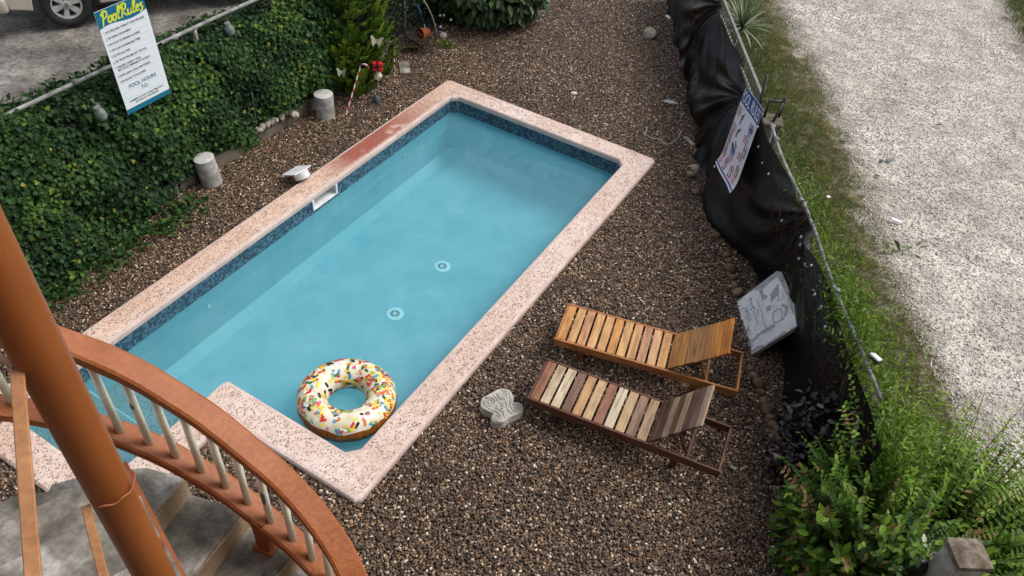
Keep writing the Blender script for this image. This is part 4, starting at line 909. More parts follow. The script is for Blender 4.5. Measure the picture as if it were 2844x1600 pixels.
# fence itself: top pipe, posts, iron pickets in the far bay
fence = empty('roadside_fence', (0, 0, 0), 0, 'galvanised pipe fence along the grass verge with iron pickets at its far end', 'fence')
pp = [on_fence(2144, 350), on_fence(2200, 490), on_fence(2250, 620), on_fence(2330, 815), on_fence(2380, 945), on_fence(2430, 1070)]
pz = 1.40
P = [Vector((3.365 - 0.049 * y + 0.015 * math.sin(y * 3), y, pz + 0.012 * math.sin(y * 2.2))) for y in np.arange(4.3, 8.75, 0.25)]
bm = bmesh.new(); tube(bm, P, 0.018, 10); obj('top_rail', bm, MAT['galv'], fence)
for y in (8.2, 7.0, 5.6):
    bm = bmesh.new(); p = Vector((3.365 - 0.049 * y, y, pz)); tube(bm, [p + Vector((0, -0.03, 0.0)), p + Vector((0, 0.03, 0.0))], 0.028, 10); obj('rail_clamp', bm, MAT['galv'], fence)
for y in (5.0, 7.05, 8.6):
    bm = bmesh.new(); x = 3.365 - 0.049 * y + 0.07; tube(bm, [(x, y, 0), (x, y, 1.36)], 0.02, 8); obj('post', bm, MAT['galv'], fence)
# picket bay
pa, pb = 9.2, 14.0
for z, rr in ((1.42, 0.025), (1.22, 0.018), (0.2, 0.018)):
    bm = bmesh.new(); x0, x1 = 3.365 - 0.049 * pa, 3.365 - 0.049 * pb
    bx(bm, (rr * 1.6, pb - pa, rr * 1.6), ((x0 + x1) / 2 + 0.02, (pa + pb) / 2, z), Matrix.Rotation(-math.atan((x1 - x0) / (pb - pa)), 3, 'Z'), bev=0.003); obj('picket_rail', bm, MAT['greyiron'], fence)
bm = bmesh.new(); tube(bm, [(0, 0, 0.05), (0, 0, 1.40)], 0.008, 6); me = None
for y in np.arange(pa + 0.08, pb, 0.115):
    x = 3.365 - 0.049 * y + 0.02
    if me is None: o = obj('picket', bm, MAT['iron'], fence); me = o.data
    else: o = inst('picket', me, fence)
    o.location = (x, y, 0)
# pier between the two bays, with its iron bracket
pier = empty('concrete_pier', (3.08, 8.95, 0), R(-3), 'short stained concrete pier with an iron bracket in the fence line', 'pier')
bm = bmesh.new(); bx(bm, (0.23, 0.23, 1.20), (0, 0, 0.60), bev=0.012); bx(bm, (0.27, 0.27, 0.05), (0, 0, 1.22), bev=0.015); obj('pier_shaft', bm, MAT['kerb'], pier)
bm = bmesh.new()
for a, b in (((-0.10, 0.02, 1.24), (-0.10, 0.02, 1.50)), ((0.09, 0.06, 1.24), (0.09, 0.06, 1.53)), ((-0.1, 0.02, 1.47), (0.09, 0.06, 1.47)), ((0.0, -0.08, 1.24), (0.08, 0.05, 1.46)), ((-0.16, 0.1, 1.0), (-0.20, 0.16, 1.75))):
    tube(bm, [a, b], 0.018, 6)
obj('iron_bracket', bm, MAT['iron'], pier)
# hedge strip of pickets between pier and road is overgrown; loose cable ties of bulbs
lights = empty('string_lights', (0, 0, 0), 0, 'string of small white bulbs drooping along the top of the black sheeting', 'string lights')
lp_ = [on_fence(*q, -0.05) for q in ((2110, 350), (2112, 405), (2124, 450), (2141, 480), (2178, 610), (2232, 655), (2230, 677), (2226, 715), (2244, 730), (2260, 735), (2270, 815), (2288, 850), (2300, 905))]
bm = bmesh.new(); tube(bm, catmull(lp_, 4), 0.0035, 5); obj('cable', bm, MAT['wire'], lights)
bm = bmesh.new(); lathe(bm, [(0, 0.012), (0.008, 0.008), (0.013, -0.005), (0.013, -0.02), (0, -0.032)], 8); me = None
for p in lp_ + [on_fence(1990, 460, -0.35)]:
    if me is None: o = obj('bulb', bm, MAT['bulb'], lights, smooth=True); me = o.data
    else: o = inst('bulb', me, lights)
    o.location = p + Vector((-0.02, 0, -0.01))
# solar lamp block clipped to the rail
p = on_fence(2418, 1003, 0.03); sl = empty('rail_lamp', p, 0.6, 'small white rectangular solar lamp clipped to the pipe rail', 'lamp')
bm = bmesh.new(); bx(bm, (0.07, 0.10, 0.02), (0.05, 0, 0.03), Matrix.Rotation(R(20), 3, 'Y'), bev=0.005); obj('lamp_face', bm, MAT['bulb'], sl)
bm = bmesh.new(); bx(bm, (0.08, 0.11, 0.025), (0.05, 0, 0.005), Matrix.Rotation(R(20), 3, 'Y'), bev=0.005); obj('lamp_case', bm, MAT['black'], sl)

# ------------------------------------------------------------------ printed rules banner on the sheeting
nb_ = (1, 0, -0.30); Pb = (2.63, 0, 0.7)
tl, tr, br_, bl = [on_plane(x, y, Pb, nb_) for x, y in ((2073, 235), (2120, 306), (2034.5, 529.6), (1996, 453.6))]
s2 = empty('rules_banner', (0, 0, 0), 0, 'white printed rules banner with blue heading hung over the black sheeting', 'sign')
W2, H2_ = 0.90, 0.985
# oblique hang: local x along the top edge, local y down-to-up along the side
exv = (tr - tl); eyv = (tl - bl); nz_ = exv.cross(eyv).normalized()
m4 = Matrix((exv / W2, eyv / H2_, nz_)).transposed().to_4x4(); m4.translation = bl
def s2place(o):
    """bake the hang of the banner into the piece"""
    for v in o.data.vertices:
        q = v.co.copy(); curl = 0.05 * max(0, (0.18 - q.y) / 0.18) ** 2
        v.co = m4 @ Vector((q.x, q.y, q.z + curl + 0.012 * math.sin(q.x * 7)))
def s2obj(name, bm, mat): face_up(bm); o = obj(name, bm, mat, s2); s2place(o); return o
def gridface(bm, x0, y0, x1, y1, z, nx=8, ny=8):
    g = [[bm.verts.new((x0 + (x1 - x0) * a / nx, y0 + (y1 - y0) * b / ny, z)) for b in range(ny + 1)] for a in range(nx + 1)]
    for a in range(nx):
        for b in range(ny): bm.faces.new((g[a][b], g[a + 1][b], g[a + 1][b + 1], g[a][b + 1]))
bm = bmesh.new(); gridface(bm, 0, 0, W2, H2_, 0.0, 10, 14); s2obj('banner_sheet', bm, MAT['banner_white'])
bm = bmesh.new(); gridface(bm, 0.012, H2_ - 0.19, W2 - 0.012, H2_ - 0.01, 0.003); gridface(bm, 0.012, 0.022, W2 - 0.012, 0.04, 0.003, 10, 1); s2obj('blue_band', bm, MAT['sign_navy'])
o = put_text(s2, 'lettering', 'POOL RULES', W2 / 2, H2_ - 0.165, 0.13, MAT['sign_white'], W2 * 0.90, 0.008, 'C', 0.006); s2place(o)
def figure(bm, x, y, s, lean=0.0):
    disc(bm, (x + lean * s, y + 0.42 * s), 0.10 * s, 0.004, 10); ribbon(bm, [(x + lean * s * 0.8, y + 0.32 * s), (x, y)], 0.17 * s, 0.14 * s, 0.004)
    ribbon(bm, [(x, y + 0.02 * s), (x - 0.14 * s, y - 0.38 * s)], 0.09 * s, 0.06 * s, 0.004); ribbon(bm, [(x, y + 0.02 * s), (x + 0.14 * s, y - 0.36 * s)], 0.09 * s, 0.06 * s, 0.004)
    ribbon(bm, [(x, y + 0.28 * s), (x + 0.24 * s, y + 0.1 * s), (x + 0.34 * s, y + 0.2 * s)], 0.06 * s, 0.05 * s, 0.004); ribbon(bm, [(x, y + 0.28 * s), (x - 0.22 * s, y + 0.12 * s)], 0.06 * s, 0.05 * s, 0.004)
bk_ = bmesh.new(); rd_ = bmesh.new(); bl_ = bmesh.new()
rg = random.Random(3)
def lines(x, y, n, wd):
    for i in range(n):
        xx = x
        while xx < x + wd * (1 if i < n - 1 else 0.7):
            ww = rg.uniform(0.02, 0.05); rect(rd_, xx, y - i * 0.03, min(xx + ww, x + wd), y - i * 0.03 + 0.013, 0.004); xx += ww + 0.008
lines(0.05, 0.735, 4, 0.17); figure(bk_, 0.30, 0.655, 0.16, 0.25); figure(bk_, 0.74, 0.66, 0.16, -0.2); figure(bk_, 0.66, 0.63, 0.13, 0.1)
for k in range(3): ribbon(bl_, [(0.60 + 0.05 * q, 0.72 - 0.03 * k + 0.012 * (q % 2)) for q in range(5)], 0.012, 0.012, 0.0045)
lines(0.05, 0.53, 4, 0.17); figure(bk_, 0.31, 0.50, 0.15, 0.5); lines(0.56, 0.56, 3, 0.22)
lines(0.56, 0.36, 3, 0.2); figure(bk_, 0.70, 0.43, 0.14); figure(bk_, 0.79, 0.43, 0.16); ribbon(bk_, [(0.28, 0.36), (0.42, 0.30)], 0.05, 0.03, 0.004); figure(bk_, 0.42, 0.36, 0.12, -0.4)
for k in range(3): ribbon(bl_, [(0.30 + 0.04 * q, 0.31 - 0.022 * k + 0.01 * (q % 2)) for q in range(5)], 0.012, 0.012, 0.0045)
lines(0.30, 0.235, 3, 0.16)
for cx0, cy0 in ((0.11, 0.365), (0.11, 0.19), (0.31, 0.12), (0.55, 0.125), (0.72, 0.20)):
    ring(rd_, (cx0, cy0), 0.062, 0.013, 0.0045); ribbon(rd_, [(cx0 - 0.043, cy0 + 0.043), (cx0 + 0.043, cy0 - 0.043)], 0.012, 0.012, 0.0046); figure(bk_, cx0, cy0, 0.085, 0.2)
lines(0.05, 0.275, 2, 0.12); lines(0.05, 0.085, 2, 0.12); lines(0.25, 0.05, 1, 0.14); lines(0.49, 0.055, 2, 0.13); lines(0.66, 0.125, 3, 0.13)
s2obj('pictogram', bk_, MAT['ink']); s2obj('pictogram', rd_, MAT['ink_red']); s2obj('pictogram', bl_, MAT['ink_blue'])

# ------------------------------------------------------------------ peeling painted slab leaning on the sheeting
q0, q1 = on_z(2045.6, 837, 0.0), on_z(2085.6, 987, 0.0)
q2 = on_plane(2229, 897, (3.08, 0, 0), (1, 0, 0)); q3 = on_plane(2167, 745.6, q0, (q1 - q0).cross(q2 - q0))
pl = empty('painted_slab', (0, 0, 0), 0, 'square grey slab with peeling white paint and lettering leaning on the sheeting', 'slab')
bX = (q1 - q0 + q2 - q3) / 2; bY = (q3 - q0 + q2 - q1) / 2; nn = bX.cross(bY).normalized()
SW, SH = 1.0, 0.9
def quadmap(o):
    for v in o.data.vertices:
        u_, w_ = v.co.x / SW, v.co.y / SH; v.co = q0 * (1 - u_) * (1 - w_) + q1 * u_ * (1 - w_) + q2 * u_ * w_ + q3 * (1 - u_) * w_ + nn * v.co.z
# text runs along bX with its head towards the top edge
m, t, b = MAT['plaque'], None, None
def inv_uv(x, y):
    """where a mark seen on the slab sits on its face (bilinear inverse of the four corners)"""
    A, B_q, C, D_ = Vector((47, 325)), Vector((170, 770)), Vector((603, 510)), Vector((418, 48)); u_, w_ = 0.5, 0.5
    for _ in range(12):
        p = A * (1 - u_) * (1 - w_) + B_q * u_ * (1 - w_) + C * u_ * w_ + D_ * (1 - u_) * w_ - Vector((x, y))
        du = (B_q - A) * (1 - w_) + (C - D_) * w_; dw = (D_ - A) * (1 - u_) + (C - B_q) * u_; det = du.x * dw.y - du.y * dw.x
        u_ -= (p.x * dw.y - p.y * dw.x) / det; w_ -= (du.x * p.y - du.y * p.x) / det
    return u_ * SW, w_ * SH
edge_ = [(62, 328), (52, 350), (56, 372), (80, 398), (78, 420), (95, 440), (82, 455), (88, 478), (104, 485), (112, 505), (116, 545), (128, 560), (150, 540), (165, 560), (150, 600), (158, 640), (200, 632), (230, 600), (250, 612), (210, 650), (186, 668), (196, 690), (172, 716), (180, 730), (240, 690), (300, 688), (330, 655), (400, 612), (440, 575), (480, 578), (560, 522), (562, 490), (545, 450), (520, 420), (505, 380), (500, 350), (486, 320), (480, 285), (462, 262), (455, 232), (436, 205), (428, 175), (414, 160), (402, 130), (380, 132), (330, 165), (268, 222), (240, 224), (222, 236), (212, 225), (190, 232), (150, 258), (120, 285)]
bm = bmesh.new(); gridface(bm, 0, 0, SW, SH, 0.0, 2, 2); face_up(bm); o = obj('slab_face', bm, MAT['plaque_letter'], pl); quadmap(o)
rgj = random.Random(8); pts_ = []
for k in range(len(edge_)):
    p0, p1 = Vector(edge_[k]), Vector(edge_[(k + 1) % len(edge_)])
    for j in range(3): q_ = p0.lerp(p1, j / 3); pts_.append(inv_uv(q_.x + rgj.uniform(-4, 4), q_.y + rgj.uniform(-4, 4)))
bm = bmesh.new(); bm.faces.new([bm.verts.new((x, y, 0.0014)) for x, y in pts_]); bmesh.ops.triangulate(bm, faces=bm.faces); face_up(bm); o = obj('paint_layer', bm, MAT['plaque'], pl); quadmap(o)
bm = bmesh.new()
for poly in ([(225, 615), (270, 570), (320, 545), (345, 525), (382, 518), (380, 540), (350, 560), (300, 590), (250, 605)], [(425, 490), (448, 462), (466, 470), (440, 492)], [(358, 382), (370, 366), (376, 372), (364, 390)], [(96, 385), (120, 375), (112, 392)]):
    bm.faces.new([bm.verts.new((*inv_uv(*q_), 0.0026)) for q_ in poly])
for k in range(70):
    x, y = rgj.uniform(70, 240), rgj.uniform(300, 640)
    u_, w_ = inv_uv(x, y)
    if 0.05 < u_ < 0.95 and 0.03 < w_ < 0.4: rr = rgj.uniform(0.003, 0.016); bm.faces.new([bm.verts.new((u_ + rr * 1.6 * math.cos(t) * rgj.uniform(.6, 1.2), w_ + rr * math.sin(t) * rgj.uniform(.6, 1.2), 0.0026)) for t in np.linspace(0, 5.3, 6)])
face_up(bm); o = obj('bare_patch', bm, MAT['plaque_letter'], pl); o['kind'] = 'stuff'; quadmap(o)
bm = bmesh.new(); hexa(bm, [(0, 0, -0.045), (SW, 0, -0.045), (SW, SH, -0.045), (0, SH, -0.045)], [(0, 0, -0.002), (SW, 0, -0.002), (SW, SH, -0.002), (0, SH, -0.002)]); o = obj('slab_body', bm, MAT['concrete'], pl); quadmap(o)
for tx, x, y, h, wf in (('Corner of Vista Street', 0.20, 0.345, 0.05, 0.55), ('opening San Isidro', 0.10, 0.235, 0.05, 0.52), ('1604', 0.22, 0.10, 0.075, 0.26)):
    o = put_text(pl, 'lettering', tx, x, y, h, MAT['plaque_ink'], wf, 0.0, 'L', 0.003); quadmap(o)
bm = bmesh.new()
for poly in ([(0.06, 0.44), (0.30, 0.44), (0.30, 0.54), (0.24, 0.54), (0.23, 0.50), (0.13, 0.50), (0.10, 0.66), (0.03, 0.70)], [(0.28, 0.60), (0.42, 0.56), (0.36, 0.74), (0.20, 0.79)], [(0.43, 0.47), (0.50, 0.44), (0.53, 0.52), (0.45, 0.56)], [(0.55, 0.73), (0.65, 0.80), (0.76, 0.72), (0.75, 0.68), (0.65, 0.75), (0.57, 0.70)]):
    bm.faces.new([bm.verts.new((x, y, 0.003)) for x, y in poly])
ribbon(bm, [(0.58, 0.55), (0.60, 0.68), (0.76, 0.64), (0.74, 0.50), (0.58, 0.55)], 0.022, 0.022, 0.003, k=2); ribbon(bm, [(0.36, 0.66), (0.40, 0.72), (0.46, 0.68), (0.47, 0.76), (0.42, 0.80)], 0.016, 0.012, 0.0032)
face_up(bm); o = obj('bare_letter', bm, MAT['plaque_letter'], pl); quadmap(o)
bm = bmesh.new(); ribbon(bm, [(0.10, 0.845), (0.2, 0.855), (0.33, 0.86)], 0.012, 0.008, 0.003); ribbon(bm, [(0.45, 0.865), (0.6, 0.86), (0.7, 0.87)], 0.01, 0.014, 0.003); ribbon(bm, [(0.8, 0.85), (0.88, 0.855)], 0.02, 0.012, 0.003)
face_up(bm); o = obj('paint_trace', bm, MAT['plaque_green'], pl); quadmap(o)

# ------------------------------------------------------------------ row of stones at the foot of the sheeting, loose stones
SR = [(2.69, 7.62), (2.72, 7.52), (2.71, 7.37), (2.72, 7.22), (2.73, 7.08), (2.74, 6.95), (2.72, 5.75), (2.74, 5.64), (2.77, 5.54), (2.78, 5.43), (2.79, 5.31), (2.80, 5.2), (2.82, 5.10), (2.83, 5.0), (2.86, 4.91), (2.87, 4.82), (2.91, 4.72), (2.95, 4.6), (2.6, 8.0), (2.42, 8.9), (2.41, 9.3)]
for k, (x, y) in enumerate(SR):
    big = (k * 7) % 3; r = (0.055, 0.066, 0.078)[big] * random.uniform(0.9, 1.1)
    o = obj('border_stone', rockbm(r, 50 + k, (1.15, 0.9, 0.75), 0.25), MAT['brownstone'], smooth=True); o.location = (x - 0.045, y, r * 0.42); o.rotation_euler = (random.uniform(-.3, .3), random.uniform(-.3, .3), random.uniform(0, 6))
    ORD = ['first', 'second', 'third', 'fourth', 'fifth', 'sixth', 'seventh', 'eighth', 'ninth', 'tenth', 'eleventh', 'twelfth', 'last']
    lab = ('%s brown border stone up from the painted slab' % ORD[5 - k]) if k < 6 else ('%s brown border stone down from the painted slab' % ORD[k - 6]) if k < 18 else ('brown border stone at the sheeting fold just below the banner', 'brown border stone at the sheeting foot beside the banner', 'brown border stone at the sheeting foot above the banner')[k - 18]
    tag(o, lab, 'stone', 'stones bordering the black sheeting')
def stone(x, y, r, m, sq, lab, seed, rz=0.0, grp=None):
    o = obj('loose_stone', rockbm(r, seed, sq, 0.35), MAT[m]); o.location = (x, y, r * sq[2] * 0.5); o.rotation_euler = (0, 0, rz); tag(o, lab, 'stone', grp); return o
p = on_z(1802, 100); stone(p.x, p.y, 0.135, 'palestone', (1.0, 1.25, 0.75), 'large pale buff rock alone on the upper gravel', 91, 0.4)
p = on_z(1230, 103); stone(p.x, p.y, 0.085, 'whitestone', (1.0, 0.8, 0.7), 'white stone below the big leafy bush', 92)
p = on_z(1862, 286); stone(p.x, p.y, 0.085, 'whitestone', (1.6, 0.6, 0.35), 'flat pale stone flake on the gravel beside the rules banner', 93, -0.3)
p = on_z(1827, 243); stone(p.x, p.y, 0.045, 'palestone', (1, 0.9, 0.8), 'small round cream stone left of the black sheeting', 94)
p = on_z(1928, 470); stone(p.x, p.y, 0.075, 'palestone', (0.9, 1.2, 0.7), 'pinkish pale stone at the sheeting foot below the banner', 95, 0.5)
p = on_z(1594, 262); stone(p.x, p.y, 0.05, 'whitestone', (1.3, 0.7, 0.6), 'small white stone in the open gravel above the pool', 96)
p = on_z(1913, 395); o = obj('wood_scrap', (lambda b: (bx(b, (0.06, 0.24, 0.03), bev=0.006), b)[1])(bmesh.new()), MAT['palestone']); o.location = (p.x, p.y, 0.02); o.rotation_euler = (0, 0, 0.5); tag(o, 'short pale wood offcut at the foot of the sheeting', 'wood scrap')
p = on_z(2035, 1303); o = obj('wood_scrap', (lambda b: (bx(b, (0.035, 0.06, 0.012), bev=0.003), b)[1])(bmesh.new()), MAT['palestone']); o.location = (p.x, p.y, 0.022); o.rotation_euler = (0, 0, 1.0); tag(o, 'tiny tan wood chip beyond the weathered lounger', 'wood scrap')
p = on_z(1123, 193); o = obj('paving_slab', (lambda b: (bx(b, (0.17, 0.36, 0.04), bev=0.006), b)[1])(bmesh.new()), MAT['stair']); o.location = (p.x, p.y, 0.02); o.rotation_euler = (0, 0, 0.25); tag(o, 'stained rectangular slab lying by the striped cane', 'slab')
P = [on_z(*q, 0.018) for q in ((1785, 370), (1812, 384), (1835, 388), (1847, 401), (1868, 396), (1884, 382), (1893, 362))]
bm = bmesh.new(); tube(bm, catmull(P, 5), 0.009, 6); tag(obj('dried_stem', bm, MAT['rope']), 'curved pale dried stem lying on the gravel', 'stem')
P = [on_z(*q, 0.018) for q in ((1792, 352), (1796, 362), (1788, 372))]
bm = bmesh.new(); tube(bm, catmull(P, 5), 0.011, 6); tag(obj('dried_stem', bm, MAT['rope']), 'short thick dried stem touching the end of the curved one', 'stem')

# ------------------------------------------------------------------ leaves
IVYSHAPE = [(0, 0), (0.34, -0.10), (0.52, 0.22), (0.30, 0.36), (0.36, 0.68), (0.12, 0.66), (0, 1.0), (-0.12, 0.66), (-0.36, 0.68), (-0.30, 0.36), (-0.52, 0.22), (-0.34, -0.10)]
OVAL = [(0, 0), (0.20, 0.22), (0.25, 0.5), (0.14, 0.8), (0, 1.0), (-0.14, 0.8), (-0.25, 0.5), (-0.20, 0.22)]
LANCE = [(0, 0), (0.13, 0.3), (0.10, 0.65), (0, 1.0), (-0.10, 0.65), (-0.13, 0.3)]
def norm(v): return v / np.maximum(np.linalg.norm(v, axis=-1, keepdims=True), 1e-6)
def leaves(name, P, dirv, nrm, size, shape, mat, parent=None, tint=None, fold=0.18, droop=0.15):
    """one polygon leaf per point, folded on its midrib"""
    P, dirv, nrm = np.asarray(P, float), norm(np.asarray(dirv, float)), np.asarray(nrm, float); n = len(P)
    side = norm(np.cross(dirv, nrm)); nr = np.cross(side, dirv); S = np.array(shape); k = len(S)
    size = np.broadcast_to(np.asarray(size, float), (n,))
    x = S[:, 0][None, :, None] * size[:, None, None]; y = S[:, 1][None, :, None] * size[:, None, None]
    zz = (np.abs(S[:, 0]) * fold - (S[:, 1] ** 2) * droop)[None, :, None] * size[:, None, None]
    V = P[:, None, :] + side[:, None, :] * x + dirv[:, None, :] * y + nr[:, None, :] * zz
    # halves as two polygons along the midrib
    top = int(np.argmax(S[:, 1])); h1 = list(range(0, top + 1)); h2 = [0] + list(range(top, k))
    base = (np.arange(n) * k)[:, None]
    F = [base + np.array(h1)[None, :], base + np.array(h2)[None, :]]
    t = RNG.random(n) if tint is None else np.asarray(tint)
    return npmesh(name, V.reshape(-1, 3), F, mat, parent, np.repeat(t, k))
def rvec(n): return norm(RNG.normal(size=(n, 3)))
def single_leaves(name, P, dirv, nrm, size, shape, mat, parent, variants=4, fold=0.18, droop=0.15, tints=None):
    """leaves one can pick out, each an object sharing one of a few meshes"""
    mes = []
    for k in range(variants):
        o = leaves(name, [(0, 0, 0)], [(0, 1, 0)], [(0, 0, 1)], 1.0, shape, mat, None, [(tints or [0.3, 0.5, 0.65, 0.8])[k]], fold, droop); mes.append(o.data); bpy.data.objects.remove(o)
    for p, d, nn_, s in zip(P, dirv, nrm, size):
        d = Vector(d).normalized(); nn_ = Vector(nn_); sd_ = d.cross(nn_).normalized(); nr = sd_.cross(d)
        m4 = Matrix((sd_ * s, d * s, nr * s)).transposed().to_4x4(); m4.translation = Vector(p); inst(name, random.choice(mes), parent, m4)
ea, eb = np.array(EA[:]), np.array(EB[:])

# ------------------------------------------------------------------ pipe fence under the ivy
lf = empty('pipe_fence', (0, 0, 0), 0, 'galvanised pipe fence with rusty joints buried in ivy', 'fence')
bm = bmesh.new(); tube(bm, [PW3(a, 7.71 + 0.012 * math.sin(a * 2), 1.755 + 0.015 * math.sin(a * 1.3)) for a in np.arange(0.5, 8.3, 0.3)], 0.024, 10); obj('top_rail', bm, MAT['galv'], lf)
for a in (0.6, 3.2, 5.9, 8.2):
    bm = bmesh.new(); tube(bm, [PW3(a, 7.71, 0), PW3(a, 7.71, 1.78)], 0.028, 8); obj('post', bm, MAT['galv'], lf)
for a in (5.6, 4.25):
    bm = bmesh.new(); tube(bm, [PW3(a - 0.03, 7.71, 1.757), PW3(a + 0.03, 7.71, 1.757)], 0.034, 10); obj('rail_clamp', bm, MAT['galv'], lf)
bm = bmesh.new(); tube(bm, [on_plane(682, 205, PW3(0, 7.38), EB), on_plane(700, 260, PW3(0, 7.36), EB), on_plane(712, 345, PW3(0, 7.4), EB)], 0.012, 6); obj('stay_rod', bm, MAT['galv'], lf)
# far bay of wire netting and its post
p = on_plane(1125, 110, PW3(0, 7.7), EB)
fp = empty('netting_fence', (p.x, p.y, 0), 0, 'thin grey pole with wire netting overgrown by dry vines behind the thuja', 'fence')
bm = bmesh.new(); tube(bm, [(0, 0, 0), (-0.01, 0, 1.9)], 0.024, 8); obj('post', bm, MAT['galv'], fp)
bm = bmesh.new()
for k in range(26):
    a0 = 8.3 + k * 0.16
    for sgn in (1, -1):
        q = [PW3(a0, 7.74, 0.05), PW3(a0 + sgn * 1.7, 7.74, 1.75)]; tube(bm, [v - Vector((p.x, p.y, 0)) for v in q], 0.0018, 3, cap=False)
o = obj('wire_mesh', bm, MAT['greyiron'], fp); o['kind'] = 'stuff'
# kerb and planter stones below the ivy
kb = empty('planter_kerb', (0, 0, 0), 0, 'low mossy concrete kerb along the foot of the ivy', 'kerb')
a = 2.6
while a < 7.45:
    L_ = random.uniform(0.55, 0.95); bm = bmesh.new(); bx(bm, (L_ - 0.008, 0.10, 0.20), (0, 0, 0), bev=0.012)
    o = obj('kerb_block', bm, MAT['kerb'], kb); p = PW3(a + L_ / 2, 7.46 + random.uniform(-.008, .008), 0.07 + random.uniform(-.006, .006)); o.location = p; o.rotation_euler = (0, 0, TH + random.uniform(-.01, .01)); a += L_
for k, (x, y) in enumerate(((722, 362), (728, 352), (738, 345), (747, 338), (716, 358), (757, 334), (766, 333), (781, 325), (816, 318))):
    p = on_z(x, y, 0.22); o = obj('planter_stone', rockbm(random.uniform(0.045, 0.075), 200 + k, (1.2, 0.8, 0.8), 0.35), MAT['palestone']); o.location = p; o.rotation_euler = (random.uniform(0, 3), 0, random.uniform(0, 6))
    tag(o, '%s buff stone behind the kerb counting from the thin stay rod' % ['third', 'fourth', 'fifth', 'sixth', 'second', 'seventh', 'eighth', 'ninth', 'farthest'][k], 'stone', 'stones behind the planter kerb')

# ------------------------------------------------------------------ ivy hedge
ivy = empty('ivy_hedge', PW3(4, 7.6, 0), 0, 'dense dark green ivy hedge smothering the pipe fence', 'hedge')
IV0 = np.array(PW3(4, 7.6, 0)[:])
def hedge_b(a, z):
    """front face of the ivy: how far it leans out towards the pool"""
    foot = np.clip(1 - z / 0.55, 0, 1) * np.interp(a, [0.5, 2.6, 3.6, 4.6, 5.4, 6.4, 7.6], [0.40, 0.36, 0.26, 0.14, 0.02, 0.0, 0.0])
    body = 0.16 * np.sin(math.pi * np.clip(z / 1.6, 0, 1)) + 0.05 * np.sin(a * 3.1 + z * 2.2) * np.cos(z * 4 + a) + 0.035 * np.sin(a * 7.3 + z * 5.1)
    return 7.50 - foot - body + np.clip(z - 1.45, 0, 1) * 0.25
def htop(a): return 1.70 + 0.06 * np.sin(a * 2.7) + 0.05 * np.sin(a * 6.1 + 1) + np.interp(a, [0, 2.6, 3.3, 4.0, 4.6, 5.2, 8.5], [0.16, 0.14, 0.10, -0.02, -0.06, -0.03, -0.06])
av = np.linspace(-0.6, 8.3, 90); zv = np.linspace(0, 1, 26); A_, Zn = np.meshgrid(av, zv, indexing='ij'); Zz = Zn * (htop(A_) - 0.06)
Bf = hedge_b(A_, Zz) + 0.07; rear = np.full_like(Bf, 8.12)
def pw(a, b, z): return a[..., None] * ea + b[..., None] * eb + z[..., None] * np.array([0, 0, 1.0])
Vf = pw(A_, Bf, Zz); Vr = pw(A_, rear, Zz)
na, nz = A_.shape; i, j = np.meshgrid(np.arange(na - 1), np.arange(nz - 1), indexing='ij'); q = (i * nz + j).ravel()
F1 = np.stack([q, q + nz, q + nz + 1, q + 1], 1); off = na * nz; i1 = np.arange(na - 1) * nz + nz - 1
Ftop = np.stack([i1, i1 + nz, i1 + nz + off, i1 + off], 1)
npmesh('shade_core', np.concatenate([Vf.reshape(-1, 3), Vr.reshape(-1, 3)]) - IV0, [F1, F1[:, ::-1] + off, Ftop], MAT['core'], ivy)['kind'] = 'stuff'  # dark twig mass added inside the ivy to block light
ivy.children[0].location = (0, 0, 0)
def ivy_points(n, deep):
    a = RNG.uniform(-0.5, 8.25, n); u = RNG.random(n); z = u ** 0.9 * (htop(a) + 0.02)
    gap = np.sin(a * 5.3 + 2 * np.sin(z * 4.1)) * np.sin(z * 6.7 + a * 1.9); keep = (gap > -0.84) | (RNG.random(n) < 0.25)
    foot = (a > 6.3) & (z < 0.35) & (RNG.random(n) < 0.85); bare = (a > 4.5) & (a < 5.6) & (z < 0.2) & (RNG.random(n) < 0.6); keep &= ~foot & ~bare
    a, z = a[keep], z[keep]; b = hedge_b(a, z) + RNG.normal(0.0, 0.03, len(a)) + deep
    return a, b, z
def ivy_frames(a, b, z):
    n = len(a); P = pw(a, b, z) - IV0; nr = norm(-eb * 0.75 + np.array([0, 0, 0.8]) + RNG.normal(0, 0.42, (n, 3)))
    d = np.array([0, 0, -0.8]) - eb * 0.35 + RNG.normal(0, 0.55, (n, 3)); d = d - nr * (d * nr).sum(-1, keepdims=True); return P, d, nr
a1, b1, z1 = ivy_points(34000, 0.0); P, d, nr = ivy_frames(a1, b1, z1)
bright = 0.49 + 0.26 * np.sin(a1 * 2.2 + 1.5 * np.sin(z1 * 3)) * np.cos(z1 * 3.3 + a1) ; tn = np.clip(RNG.normal(bright, 0.2), 0, 0.97); tn[RNG.random(len(tn)) < 0.012] = 1.0
leaves('foliage', P, d, nr, RNG.uniform(0.030, 0.062, len(P)), IVYSHAPE, MAT['ivy'], ivy, tn)['kind'] = 'stuff'
n = 6500; a2 = RNG.uniform(-0.5, 8.25, n); b2 = RNG.uniform(7.55, 8.12, n); z2 = htop(a2) + RNG.normal(-0.03, 0.035, n); keep = (np.abs(b2 - 7.71) > 0.05) | (RNG.random(n) < np.where(a2 < 3.6, 0.95, 0.35)); a2, b2, z2 = a2[keep], b2[keep], z2[keep]
P = pw(a2, b2, z2) - IV0; nr = norm(np.array([0, 0, 1.0]) + RNG.normal(0, 0.35, (len(P), 3))); d = rvec(len(P)); leaves('foliage', P, d, nr, RNG.uniform(0.035, 0.065, len(P)), IVYSHAPE, MAT['ivy'], ivy, np.clip(RNG.normal(0.5, 0.2, len(P)), 0, 0.97))['kind'] = 'stuff'
